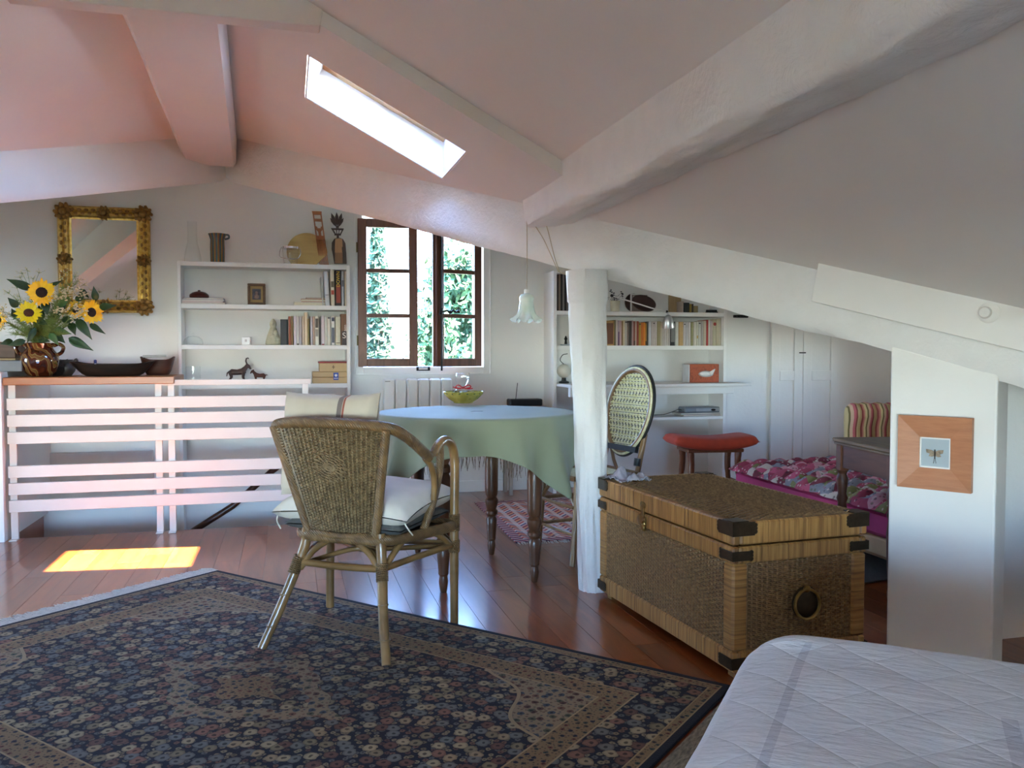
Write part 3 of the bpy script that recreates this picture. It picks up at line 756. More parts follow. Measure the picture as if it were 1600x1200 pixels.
# ------------------------------------------------------------------ mirror
k = N('old_gilding'); k.set(Roughness=.36, Metallic=.85)
k.color(k.ramp(k.noise(40, 4), [(.22, srgb(140, 96, 40)), (.45, srgb(206, 164, 76)), (.75, srgb(232, 200, 120))])); k.bump(k.noise(90, 4), .5, .006); M['gilt'] = k.m
M['gilt_dark'] = plain('tarnished_gilding', srgb(156, 116, 58), .5, .35, 40, metal=.6, bump=.6, bscale=120)
m0 = aty(88, 320, YB - .04); m1 = aty(236, 489, YB - .04)
mu0, mu1, mz0, mz1 = m0.x, m1.x, m1.z, m0.z
mir = thing('gilt_mirror', 'old gilded mirror with carved corners hanging on the back wall above the flowers', 'mirror', ((mu0 + mu1) / 2, YB, mz0))
fw_ = .088
cs_ = [(0, .0), (.0, .035), (.012, .055), (.03, .045), (.05, .058), (.066, .05), (.076, .032), (.088, .028), (.088, 0)]
def moulding(parent, u0, u1, z0, z1, vf, sec, mat, name='frame'):
    mb = MB(); rows = []
    for (cu, cz, su, sz) in ((u0, z0, 1, 1), (u1, z0, -1, 1), (u1, z1, -1, -1), (u0, z1, 1, -1), (u0, z0, 1, 1)):
        rows.append([Vector((cu + su * d, vf - h, cz + sz * d)) for d, h in sec])
    mb.grid(rows); return mb.build(name, mat, parent, 30)
moulding(mir, mu0, mu1, mz0, mz1, YB, cs_, M['gilt'])
k = N('mirror_glass'); k.set(Roughness=.02, Metallic=1); k.b.inputs['Base Color'].default_value = (.78, .78, .76, 1); M['mirror'] = k.m
MB().box((mu0 + fw_ - .004, YB - .026, mz0 + fw_ - .004), (mu1 - fw_ + .004, YB - .020, mz1 - fw_ + .004)).build('mirror_glass', M['mirror'], mir)
def ornament(cu, cz, r, name):
    mb = MB(); rg = random.Random(int(cu * 1000 + cz * 77))
    mb.sphere((cu, YB - .06, cz), (r * .45, .022, r * .45), 12, 6)
    for i in range(8):
        a = 2 * pi * i / 8 + .2
        mb.sphere((cu + cos(a) * r * .68, YB - .052, cz + sin(a) * r * .68), (r * .32, .018, r * .32), 8, 5)
    for i in range(10):
        a = 2 * pi * i / 10
        mb.sphere((cu + cos(a) * r * .95, YB - .04, cz + sin(a) * r * .95), (r * .2, .016, r * .2), 6, 4)
    mb.build(name, M['gilt_dark'], mir, True)
for cu in (mu0 + .042, mu1 - .042):
    for cz in (mz0 + .042, mz1 - .042): ornament(cu, cz, .058, 'corner_ornament')
    ornament(cu, (mz0 + mz1) / 2, .045, 'rosette')
for cz in (mz0 + .042, mz1 - .042): ornament((mu0 + mu1) / 2, cz, .045, 'rosette')
gs = MB()
for i in range(7):
    f = .17 + .22 * i / 6
    for (a, b) in ((f, 0), (1 - f, 0)):
        for z in (mz0 + .04, mz1 - .04): gs.sphere((mu0 + (mu1 - mu0) * a, YB - .052, z + .012 * (-1) ** i), (.016, .012, .010), 7, 4)
        for u_ in (mu0 + .04, mu1 - .04): gs.sphere((u_ + .012 * (-1) ** i, YB - .052, mz0 + (mz1 - mz0) * a), (.010, .012, .016), 7, 4)
tag(gs.build('carved_garland', M['gilt_dark'], mir, True), kind='stuff')

# ------------------------------------------------------------------ left bookcase
BF = 6.20
def bz(px, py, v=BF): return aty(px, py, v)
sh = [bz(414, y).z for y in (411, 476, 539, 600)]
bu0, bu1 = bz(283, 500).x, bz(547, 500).x
case = thing('bookcase', 'white built-in bookcase between the gilt mirror and the window', 'bookcase', ((bu0 + bu1) / 2, BF + .1, -.6))
MB().bbox((bu0 - .022, BF, -1.2), (bu0, YB - .001, sh[0]), .002).build('side_panel', M['white'], case)
MB().bbox((bu1 - .024, BF, -.0), (bu1, YB - .001, sh[0]), .002).build('side_panel', M['white'], case)
for z in sh + [sh[3] - .33]:
    MB().bbox((bu0, BF + .002, z - .032), (bu1 - .024, YB - .002, z), .002).build('shelf', M['white'], case)

# clear glass things
def glassy(name, label, cat, px, py, v, prof, n=28, mat=None):
    c = aty(px, py, v); c.z = min(sh, key=lambda z: abs(z - c.z)) + .0006
    t = thing(name, label, cat, tuple(c)); MB().lathe(prof, n, c).build('body', mat or M['glassware'], t, True); return t, c
def gprof(p, th=.003): return p + [(max(r - th, .002), z + (th if i == 0 else 0)) for i, (r, z) in reversed(list(enumerate(p)))]
s1 = 6.28
glassy('carafe', 'clear conical glass carafe at the left end of the top shelf', 'carafe', 301, 405, 6.3, gprof([(.04, 0), (.060, .004), (.058, .03), (.045, .10), (.034, .14), (.032, .20), (.033, .285)]))
k = N('striped_glaze'); k.set(Roughness=.2)
an = k.n('ShaderNodeMath', operation='ARCTAN2'); xyz_ = k.xyz(k.obj()); k.l(xyz_[0], an.inputs[0]); k.l(xyz_[1], an.inputs[1])
f = k.math('FRACT', k.math('MULTIPLY', an.outputs[0], 1.9))
k.color(k.ramp(f, [(0, srgb(46, 80, 110)), (.3, srgb(52, 84, 82)), (.42, srgb(150, 96, 44)), (.6, srgb(118, 70, 60)), (.72, srgb(168, 150, 60)), (.86, srgb(60, 80, 70))])); M['stripe_glaze'] = k.m
t, c = glassy('striped_jug', 'tall jug striped in blue, ochre and brown on the top shelf', 'jug', 340, 407, 6.30, [(.03, 0), (.048, .003), (.05, .10), (.048, .165), (.056, .19), (.062, .205), (.057, .206), (.044, .18), (.044, .02)], 28, M['stripe_glaze'])
MB().tube([c + Vector(p) for p in curve_pts([(.055, -.01, .20), (.075, -.01, .198), (.078, -.01, .178), (.05, -.01, .168)], 4)], .007, 7).build('handle', plain('blue_glaze', srgb(84, 100, 104), .25), t, True)
t, c = glassy('ice_bucket', 'clear glass ice bucket with a chrome rim and swing handle on the top shelf', 'bucket', 454, 409, 6.27, gprof([(.04, 0), (.048, .004), (.055, .06), (.060, .125)]))
MB().lathe([(.061, .112), (.063, .112), (.063, .126), (.061, .126)], 32, c).build('rim', M['chrome'], t, True)
MB().tube([c + Vector(p) for p in curve_pts([(-.066, -.012, .118), (-.076, -.04, .075), (-.068, -.062, .045), (0, -.07, .033), (.05, -.062, .04), (.07, -.04, .08), (.066, -.012, .118)], 5)], .0028, 6).build('handle', M['chrome'], t, True)
# round wooden board
c = aty(480, 411, 6.36)
bd_ = thing('cutting_board', 'round pale wooden board with a cut corner leaning behind the ice bucket', 'board', (c.x, 6.36, sh[0] + .001))
pts = []
for i in range(40):
    a = 2 * pi * i / 40; x, z = .145 * cos(a), .145 * sin(a) * 1.0
    z = max(z, -.10); 
    if x - z > .155: d_ = (x - z - .155) / 2; x -= d_; z += d_
    pts.append(Vector((c.x + x, 6.33 + (z + .10) * .18, sh[0] + .101 + z)))
bevel(MB().prism(pts, (0, .014, 0)).build('board', wood('maple_board', srgb(186, 152, 84), srgb(214, 184, 116), 'X', 6, .45), bd_), .003)
# carved comb
M['comb'] = wood('comb_wood', srgb(150, 82, 40), srgb(190, 116, 62), 'Z', 8, .4)
k0 = aty(505, 412, 6.34); k1 = aty(499, 330, 6.40)
cb = thing('carved_comb', 'tall orange-brown carved wooden comb with long teeth leaning on the top shelf', 'comb', (k0.x, 6.34, sh[0] + .001))
kh = aty(505, 330, 6.34).z - sh[0]
def cmp_(x, z): return Vector((k0.x - .012 + x - .05 * (z / kh) * 1.0 + .02, 6.335 + .03 * z / kh, sh[0] + .002 + z))
hw = .032
def bar(mb, pts2, th=.012): mb.prism([cmp_(*p) for p in pts2], (0, th, 0))
hb = MB(); z0 = kh * .48
bar(hb, [(-hw, z0), (hw, z0), (hw, z0 + .03), (-hw, z0 + .03)]); bar(hb, [(-hw, kh - .025), (hw, kh - .025), (hw + .003, kh), (-hw - .003, kh)])
for s_ in (-1, 1): bar(hb, [(s_ * hw, z0 + .03), (s_ * (hw - .009), z0 + .03), (s_ * (hw - .009), kh - .025), (s_ * hw, kh - .025)])
bar(hb, [(-.008, z0 + .03), (.008, z0 + .03), (.012, z0 + .085), (-.012, z0 + .085)])
bar(hb, [(-hw, z0 + .085), (-.010, z0 + .06), (-.012, z0 + .095), (-hw, z0 + .105)]); bar(hb, [(hw, z0 + .085), (.010, z0 + .06), (.012, z0 + .095), (hw, z0 + .105)])
bar(hb, [(-hw, z0 + .135), (hw, z0 + .135), (hw, z0 + .155), (-hw, z0 + .155)])
hb.build('handle', M['comb'], cb)
for i in range(7):
    x = -hw + .004 + i * (2 * hw - .008) / 6
    MB().tube([cmp_(x, z0 + .004) + Vector((0, .006, 0)), cmp_(x * 1.02, 0) + Vector((0, .006, .001))], [.0042, .0028], 6).build('tooth', M['comb'], cb)
# carved figure comb
M['ebony'] = wood('ebony', srgb(50, 34, 32), srgb(82, 58, 54), 'Z', 8, .45)
c = aty(528, 412, 6.34); bz0 = sh[0] + .001
fg = thing('carved_figure', 'dark carved headdress figure with a small tan comb on its front, beside the window', 'carving', (c.x, 6.34, bz0))
def fp(px, py): q = aty(px, py, 6.34); return Vector((q.x, 6.335 + (q.z - bz0) * .05, q.z))
def sc(px, py): return fp(460 + px / 7.5, 320 + py / 7.5)
fb = MB()
fb.prism([sc(*p) for p in ((470, 690), (612, 690), (608, 560), (598, 450), (570, 400), (520, 382), (470, 395), (440, 440), (437, 520), (455, 600))], (0, .014, 0))
fb.prism([sc(*p) for p in ((496, 385), (524, 385), (522, 345), (498, 345))], (0, .012, 0))
for q in (((430, 270), (580, 275), (575, 295), (440, 290)), ((440, 288), (458, 288), (492, 345), (478, 350)), ((560, 288), (575, 290), (545, 352), (530, 348)), ((470, 335), (548, 335), (545, 358), (470, 356)), ((488, 290), (500, 290), (503, 338), (494, 338)), ((522, 290), (532, 290), (526, 338), (518, 338)), ((488, 270), (522, 270), (520, 245), (490, 245))):
    fb.prism([sc(*p) for p in q], (0, .012, 0))
fb.build('body', M['ebony'], fg)
for (x0, y0, x1, y1, w) in ((505, 262, 495, 80, 26), (495, 258, 432, 90, 26), (515, 258, 556, 92, 26), (500, 262, 420, 150, 22), (512, 262, 578, 150, 22)):
    a, b = sc(x0, y0), sc(x1, y1); d = b - a; s_ = Vector((d.z, 0, -d.x)).normalized() * (w / 7.5 / FPX * 6.2) * .8
    MB().prism([a, a + d * .35 + s_ * .8, a + d * .7 + s_ * .9, b, a + d * .7 - s_ * .9, a + d * .35 - s_ * .8], (0, .010, 0)).build('petal_plume', M['ebony'], fg)
tb = MB(); M['tan_comb'] = wood('tan_comb', srgb(176, 128, 84), srgb(208, 162, 116), 'Z', 8, .45)
tb.prism([sc(*p) + Vector((0, -.006, 0)) for p in ((475, 480), (480, 400), (520, 392), (560, 402), (565, 490), (555, 500), (560, 560), (474, 560))], (0, .006, 0))
for i in range(8): x = 478 + i * 11; tb.prism([sc(*p) + Vector((0, -.006, 0)) for p in ((x, 558), (x + 6, 558), (x + 6, 688), (x + 1, 688))], (0, .005, 0))
tb.build('small_comb', M['tan_comb'], fg)

# ------------------------------------------------------------------ books
M['pages'] = plain('book_pages', srgb(214, 206, 186), .9, .06, 80)
BM = {}
def bmat(c):
    if c not in BM: BM[c] = plain('book_cover', srgb(*c), .5, .06, 25)
    return BM[c]
ORD = 'first second third fourth fifth sixth seventh eighth ninth tenth eleventh twelfth thirteenth fourteenth fifteenth sixteenth seventeenth eighteenth nineteenth twentieth twenty-first twenty-second twenty-third twenty-fourth twenty-fifth twenty-sixth twenty-seventh twenty-eighth twenty-ninth thirtieth thirty-first thirty-second thirty-third thirty-fourth thirty-fifth thirty-sixth thirty-seventh thirty-eighth thirty-ninth fortieth forty-first forty-second forty-third forty-fourth forty-fifth'.split()
def book(label, px0, px1, ytop, zbase, vf, depth, color, group, lean=0.0, name='book', bands=(), lbl=None):
    a = aty(px0, ytop, vf); b = aty(px1, ytop, vf); w = b.x - a.x - .0008; h = a.z - zbase
    Mx = Matrix.Translation((a.x, vf, zbase + .0006)) @ Matrix.Rotation(lean, 4, 'Y')
    t = thing(name, label, 'book', (a.x, vf, zbase + .0006), group=group); ORIGIN[t.name] = Matrix.Translation((a.x, vf, zbase + .0006))
    th = min(.002, w * .2); mat = bmat(color); cv = MB()
    cv.prism([Mx @ Vector(p) for p in ((0, 0, 0), (w, 0, 0), (w, -.0, h), (0, 0, h))], Mx.to_3x3() @ Vector((0, th, 0))) if False else None
    rows = []
    for z in (0, h):
        rows.append([Mx @ Vector(p + (z,)) for p in ((0, depth), (0, .003), (w * .2, 0), (w * .8, 0), (w, .003), (w, depth), (w - th, depth), (w - th, .006), (th, .006), (th, depth))])
    m = 10; cv.add(rows[0] + rows[1], [(i, (i + 1) % m, m + (i + 1) % m, m + i) for i in range(m)] + [(0, 1, 8, 9), (1, 2, 3, 4, 7, 8)[::1], (4, 5, 6, 7)] + [tuple(m + i for i in q) for q in ((0, 1, 8, 9), (1, 2, 3, 4, 7, 8), (4, 5, 6, 7))])
    cv.build('cover', mat, t)
    MB().box((th, .006, .002), (w - th, depth - .003, h - .002), Mx).build('pages', M['pages'], t)
    for (f0, f1, col) in bands:
        MB().box((w * .12, -.0006, h * f0), (w * .88, .0008, h * f1), Mx).build('spine_label', bmat(col), t)
    return t, Mx, w, h
g = 'books standing at the right of the second shelf'
vb_ = 6.235
book('thin pale grey book leaning furthest left beside the red book', 503.5, 505.5, 433, sh[1], vb_, .15, (186, 190, 190), g, -.06)
book('white book leaning left, slightly wider, on the second shelf', 508, 515, 424, sh[1], vb_, .15, (206, 206, 212), g, -.05, bands=((.3, .32, (120, 120, 130)),))
book('tall cream book with red lettering left of the dark thriller', 517, 523, 420, sh[1], vb_, .15, (214, 206, 186), g, -.02, bands=((.3, .42, (170, 60, 40)), (.5, .66, (90, 80, 60))))
t, Mx, w, h = book('thick dark thriller with yellow and red spine lettering reading DOWN', 524, 533, 421.5, sh[1], vb_, .15, (44, 30, 28), g, 0, bands=((.08, .58, (150, 58, 38)),))
text(t, 'DOWN', .034, bmat((232, 190, 40)), Mx @ Matrix.Translation((w * .5, -.001, h * .74)) @ Matrix.Rotation(pi/2, 4, 'X') @ Matrix.Rotation(pi/2, 4, 'Z'))
book('grey and white paperback right of the dark thriller', 533.5, 537.5, 424, sh[1], vb_, .15, (176, 176, 182), g, 0, bands=((.56, .74, (96, 94, 98)),))
book('cream book standing against the right side of the second shelf', 538.5, 544, 424, sh[1], vb_, .15, (204, 192, 168), g, 0)
g = 'books on the third shelf of the left bookcase'
L3 = [(438, 450, 499, (38, 40, 44), 'broad black book right of the white figurine'), (450.5, 454.5, 494.5, (150, 74, 46), 'rust-red book next to the black one'), (454.8, 457.5, 494, (140, 110, 70), 'thin ochre book right of the rust-red one'),
      (459, 463, 494, (214, 198, 208), 'pinkish white paperback, first of the pale ones'), (463.2, 467.2, 494, (206, 202, 198), 'pale grey paperback with a dark foot label'), (467.4, 471.5, 495, (170, 160, 160), 'grey-brown paperback left of the tall peach book'),
      (472, 475, 494, (208, 190, 172), 'narrow beige book left of the tall peach one'), (475.3, 480.5, 488, (220, 196, 164), 'tall peach book rising above its row'), (480.8, 483, 498, (150, 130, 80), 'thin olive book right of the tall peach one'),
      (485, 488.5, 494.5, (196, 190, 196), 'lilac-grey paperback just right of a gap in the row'), (488.7, 491.8, 494.5, (190, 160, 140), 'thin pinkish tan book in the middle'), (492, 498, 494.2, (216, 210, 194), 'cream paperback with a long dark title'),
      (502, 507, 493.6, (210, 196, 198), 'pale rose book with a red foot'), (507.3, 511, 495, (212, 208, 196), 'slim ivory book right of the pale rose one'), (511.3, 516.6, 494.4, (214, 208, 194), 'ivory paperback with a small dark head mark'),
      (517.5, 523, 493.8, (226, 224, 220), 'white book with a navy block and dark title'), (524, 532, 495, (204, 202, 178), 'wide pale green-ivory book'), (532.6, 543.6, 490.5, (120, 80, 50), 'thick brown book with a flowing white title, last on the right')]
bands3 = {4: ((.0, .05, (40, 36, 34)),), 11: ((.6, .92, (70, 64, 60)), (.3, .55, (140, 134, 124))), 12: ((0, .04, (150, 40, 40)),), 14: ((.92, .97, (40, 38, 38)),), 15: ((.82, .95, (36, 40, 66)), (.08, .6, (90, 92, 104))), 16: ((.06, .09, (120, 110, 90)),), 17: ((.0, .45, (52, 38, 34)),)}
for i, (a, b, yt, col, lab) in enumerate(L3):
    t, Mx, w, h = book(lab, a, b, yt, sh[2], vb_, .14, col, g, 0, bands=bands3.get(i, ()))
    if i == 17: text(t, 'S', .06, bmat((230, 220, 208)), Mx @ Matrix.Translation((w * .45, -.0014, h * .3)) @ Matrix.Rotation(pi/2, 4, 'X')); text(t, 'pon', .03, bmat((230, 220, 208)), Mx @ Matrix.Translation((w * .6, -.0014, h * .55)) @ Matrix.Rotation(pi/2, 4, 'X') @ Matrix.Rotation(pi/2, 4, 'Z'))
# lying books / magazines on shelf 2
def lying(label, px0, px1, ybot, ytop, v, depth, col, zb, name='magazine', cat='magazine', grp=None, rz=0, pages=True):
    a = aty(px0, ybot, v); b = aty(px1, ybot, v); th = abs(aty(px0, ytop, v).z - a.z)
    t = thing(name, label, cat, ((a.x + b.x) / 2, v + depth / 2, zb + .0006), rz, grp); hw_ = (b.x - a.x) / 2
    c_ = min(.003, th * .22)
    MB().box((-hw_, -depth/2, 0), (hw_, depth/2, c_)).build('cover', bmat(col), t, local=True)
    MB().box((-hw_, -depth/2, th - c_), (hw_, depth/2, th)).build('cover', bmat(col), t, local=True)
    MB().box((-hw_ + .002, -depth/2 + .002, c_), (hw_ - .002, depth/2 - .002, th - c_)).build('pages', M['pages'], t, local=True)
    return zb + .0006 + th
g = 'magazines under the brown box'
z = sh[1]
z = lying('bottom magazine of the pile under the round brown box', 283, 352, 476, 473.6, 6.24, .17, (190, 186, 190), z, grp=g)
z = lying('rose-edged magazine, second from the bottom under the round brown box', 284, 348, 473.6, 471.4, 6.24, .16, (206, 170, 180), z, grp=g)
z = lying('white magazine, third in the pile under the round brown box', 283.5, 350, 471.4, 469.2, 6.24, .165, (214, 212, 214), z, grp=g)
z = lying('top magazine with a dark cover under the round brown box', 286, 349, 469.2, 466.6, 6.24, .165, (120, 112, 130), z, grp=g)
c = aty(311, 465, 6.30); 
bxx = thing('lidded_box', 'round polished brown wooden box with a knobbed lid on the magazine pile', 'box', (c.x, 6.31, z + .0005))
M['rosewood'] = wood('rosewood', srgb(56, 22, 16), srgb(92, 40, 30), 'X', 8, .3)
MB().lathe([(.05, 0), (.064, .006), (.066, .014), (.064, .018)], 28, (c.x, 6.31, z + .0005)).build('body', M['rosewood'], bxx, True)
MB().lathe([(.066, .018), (.063, .026), (.045, .040), (.02, .047), (.008, .048), (.010, .053), (.006, .057)], 28, (c.x, 6.31, z + .0005)).build('lid', M['rosewood'], bxx, True)
z = sh[1]
z1 = lying('sheaf of white papers lying under the red book', 459, 508, 476, 470.5, 6.24, .16, (200, 198, 194), z, 'paper_stack', 'paper')
z2 = lying('red hardback lying flat on the papers of the second shelf', 470.5, 509, 470, 465, 6.25, .13, (158, 30, 40), z1, 'book', 'book')
z3 = lying('thin dark red notebook lying on top of the red hardback', 478, 508, 465, 463, 6.27, .11, (92, 32, 34), z2, 'book', 'book')
# small framed picture
c = aty(401, 474, 6.30); pf = thing('picture_frame', 'small brown wooden frame with a bluish portrait standing on the second shelf', 'picture', (c.x, 6.30, sh[1]))
MF = Matrix.Translation((c.x, 6.30, sh[1] + .001)) @ Matrix.Rotation(-.12, 4, 'X')
fwid, fh = aty(415, 450, 6.3).x - aty(387, 450, 6.3).x, aty(400, 443, 6.3).z - sh[1]
M['frame_brown'] = wood('frame_brown', srgb(70, 48, 30), srgb(104, 76, 50), 'X', 8, .4)
fm = MB(); e = .018; hw_ = fwid / 2
for lo_, hi_ in (((-hw_, -.012, 0), (hw_, .006, e)), ((-hw_, -.012, fh - e), (hw_, .006, fh)), ((-hw_, -.012, e), (-hw_ + e, .006, fh - e)), ((hw_ - e, -.012, e), (hw_, .006, fh - e))): fm.bbox(lo_, hi_, .003, MF)
fm.build('frame', M['frame_brown'], pf)
MB().box((-hw_ + e, -.004, e), (hw_ - e, .004, fh - e), MF).build('mat_board', plain('gold_mat', srgb(150, 124, 78), .6, .1), pf)
pm = MB(); pm.box((-hw_ * .48, -.0055, fh * .25), (hw_ * .48, -.003, fh * .75), MF); pm.build('picture', plain('portrait_print', srgb(60, 62, 76), .6, .5, 60), pf)
pm = MB(); pm.sphere(MF @ Vector((0, -.006, fh * .56)), (.010, .002, .014), 10, 6); pm.sphere(MF @ Vector((0, -.006, fh * .38)), (.018, .002, .02), 10, 6); pm.build('figure_print', plain('portrait_skin', srgb(120, 100, 96), .6, .3, 60), pf)
# third shelf: cloche, cube, figurine
t, c = glassy('glass_cloche', 'small clear glass cloche with a knob at the left of the third shelf', 'cloche', 302, 534, 6.28, gprof([(.066, .0), (.066, .02), (.058, .04), (.035, .058), (.010, .062)], .002) )
MB().lathe([(.006, .06), (.006, .066), (.011, .072), (.011, .080), (.004, .085)], 14, c).build('knob', M['glassware'], t, True)
c = aty(384.5, 535, 6.27); cb_ = thing('photo_cube', 'small white cube with a faint pale print standing on the third shelf', 'cube', (c.x, 6.27, sh[2]))
MB().bbox((c.x - .028, 6.25, sh[2] + .0006), (c.x + .028, 6.30, sh[2] + .057), .003).build('body', plain('cube_white', srgb(236, 234, 232), .4, .02), cb_)
MB().box((c.x - .007, 6.2492, sh[2] + .022), (c.x + .007, 6.2505, sh[2] + .04), None).build('print', plain('cube_print', srgb(196, 186, 182), .5), cb_)
c = aty(427, 536, 6.31); c.z = sh[2] + .0006; fz = thing('stone_figurine', 'cream carved figurine of a seated bird-like figure left of the black book', 'figurine', tuple(c))
fm = MB(); P_ = lambda x, y, z: c + Vector((x, y, z))
fm.lathe([(.05, .0), (.055, .008), (.052, .03), (.042, .07), (.03, .10), (.022, .125)], 20, c); fm.sphere(P_(0, 0, .15), (.025, .024, .034), 14, 8)
fm.sphere(P_(-.004, -.02, .152), (.010, .014, .008), 8, 5); fm.sphere(P_(.035, -.01, .03), (.032, .04, .026), 12, 6); fm.sphere(P_(.018, -.012, .075), (.02, .03, .034), 12, 6); fm.sphere(P_(0, .0, .178), (.014, .014, .012), 8, 5)
o = fm.build('figure', plain('cream_stone', srgb(190, 184, 158), .7, .12, 25, bump=.5, bscale=60), fz, 'all'); mo = o.modifiers.new('fuse', 'REMESH'); mo.mode = 'VOXEL'; mo.voxel_size = .004; mo.use_smooth_shade = True
# fourth shelf: glass cylinder, carved animals, two boxes
glassy('glass_cylinder', 'clear straight glass jar at the left of the fourth shelf', 'jar', 302, 598, 6.30, gprof([(.045, 0), (.05, .003), (.05, .125)], .003))
def animal(label, px, s, mat, flip, horns, name):
    c = aty(px, 598, 6.29); c.z = sh[3] + .0006; t = thing(name, label, 'figurine', tuple(c), group=None); mb = MB()
    P_ = lambda x, y, z: c + Vector((x * s * flip, y * s, z * s))
    mb.tube([P_(-.058, 0, .082), P_(-.04, 0, .088), P_(0, 0, .086), P_(.04, 0, .092), P_(.058, 0, .098)], [.014*s, .024*s, .021*s, .026*s, .018*s], 12)
    mb.tube([P_(.04, 0, .098), P_(.062, 0, .122), P_(.072, 0, .142)], [.022*s, .016*s, .011*s], 10)
    mb.tube([P_(.066, 0, .146), P_(.082, 0, .132), P_(.098, 0, .108)], [.010*s, .012*s, .006*s], 10)
    for x, y in ((-.05, -.014), (-.05, .014), (.045, -.014), (.045, .014)):
        k_ = -.008 if x < 0 else .004
        mb.tube([P_(x, y, .085), P_(x + k_ * -1, y, .05), P_(x + k_, y, .025), P_(x, y, .0), P_(x + .004, y, .0)], [.015*s, .010*s, .0075*s, .0075*s, .006*s], 8)
    if horns: mb.tube([P_(.07, 0, .146), P_(.062, 0, .17), P_(.066, 0, .19), P_(.078, 0, .194), P_(.084, 0, .186)], [.007*s, .0065*s, .006*s, .005*s, .004*s], 8)
    else: mb.tube([P_(.066, .004, .142), P_(.06, .006, .155)], [.006*s, .003*s], 6)
    mb.tube([P_(-.06, 0, .088), P_(-.072, 0, .08), P_(-.076, 0, .055)] if horns else [P_(-.06, 0, .09), P_(-.075, 0, .094), P_(-.085, 0, .088)], [.008*s, .006*s, .004*s], 6)
    o = mb.build('figure', mat, t, 'all'); mo = o.modifiers.new('fuse', 'REMESH'); mo.mode = 'VOXEL'; mo.voxel_size = .003; mo.use_smooth_shade = True
animal('larger dark-brown carved antelope with a curled horn on the fourth shelf', 371, .95, M['ebony'], 1, True, 'carved_antelope')
animal('smaller reddish-brown carved fawn facing the dark antelope', 406, .66, wood('fawn_wood', srgb(74, 34, 24), srgb(110, 56, 40), 'X', 8, .45), -1, False, 'carved_fawn')
M['card'] = plain('pale_wood_box', srgb(194, 166, 122), .6, .06, 10)
a, b = aty(488.5, 598, 6.23), aty(543.5, 598, 6.23)
z0 = sh[3] + .0006; h1 = aty(500, 581, 6.23).z - z0
bx1 = thing('wooden_box', 'larger pale wooden box with a blue label, lower of two by the window', 'box', ((a.x + b.x) / 2, 6.30, z0), group='boxes at the right of the fourth shelf')
MB().bbox((a.x, 6.225, z0), (b.x, 6.38, z0 + h1 * .5), .003).build('body', M['card'], bx1)
MB().bbox((a.x, 6.225, z0 + h1 * .5 + .0015), (b.x, 6.38, z0 + h1), .003).build('lid', M['card'], bx1)
la = aty(521, 586, 6.224)
MB().box((la.x, 6.2235, z0 + h1 * .28), (la.x + .036, 6.226, z0 + h1 * .92)).build('label', plain('blue_label', srgb(40, 70, 160), .5, .1), bx1)
lb = MB(); lb.sphere((la.x + .018, 6.2232, z0 + h1 * .68), (.010, .0008, .010), 14, 6); lb.box((la.x + .003, 6.2228, z0 + h1 * .40), (la.x + .033, 6.2236, z0 + h1 * .45)); lb.build('label_emblem', plain('label_white', srgb(226, 228, 232), .5), bx1)
a2, b2 = aty(499, 580, 6.24), aty(542.5, 580, 6.24); z1_ = z0 + h1 + .0006; h2 = aty(500, 565, 6.24).z - z1_
bx2 = thing('wooden_box', 'smaller pale box with a dark red lid and a small star mark, on top', 'box', ((a2.x + b2.x) / 2, 6.30, z1_), group='boxes at the right of the fourth shelf')
MB().bbox((a2.x, 6.235, z1_), (b2.x, 6.37, z1_ + h2 * .86), .003).build('body', M['card'], bx2)
MB().bbox((a2.x - .006, 6.23, z1_ + h2 * .86), (b2.x + .001, 6.375, z1_ + h2), .002).build('lid', plain('red_lid', srgb(142, 34, 36), .5), bx2)
sx = aty(521, 573, 6.234); st = MB(); st.box((sx.x - .010, 6.2338, z1_ + h2 * .42), (sx.x + .010, 6.2355, z1_ + h2 * .5)); st.box((sx.x - .003, 6.2338, z1_ + h2 * .28), (sx.x + .003, 6.2355, z1_ + h2 * .64)); st.build('star_mark', plain('mark_brown', srgb(110, 84, 60), .6), bx2)
# ------------------------------------------------------------------ window in the back wall
win = thing('window_1', None, None, kind='structure')
fo = MB(); e = .055
ou0, ou1, oz0, oz1 = WU0 - .055, WU1 + .06, WZ0 - .055, 2.2
for lo_, hi_ in (((ou0, YB - .02, oz0), (WU0, YB + .02, oz1)), ((WU1, YB - .02, oz0), (ou1, YB + .02, oz1)), ((WU0, YB - .02, oz0), (WU1, YB + .02, WZ0)), ((WU0, YB - .02, WZ1), (WU1, YB + .02, oz1))):
    fo.bbox(lo_, hi_, .004)
fo.build('architrave', M['white'], win)
for x0, z0, z1 in ((ou0 - .004, oz0, oz1), (ou1 - .008, oz0, oz1)):
    MB().bbox((x0, YB - .03, oz0 - .004), (x0 + .012, YB - .018, z1), .002).build('bead', M['white'], win)
MB().bbox((ou0, YB - .03, oz0 - .006), (ou1, YB - .018, oz0 + .006), .002).build('bead', M['white'], win)
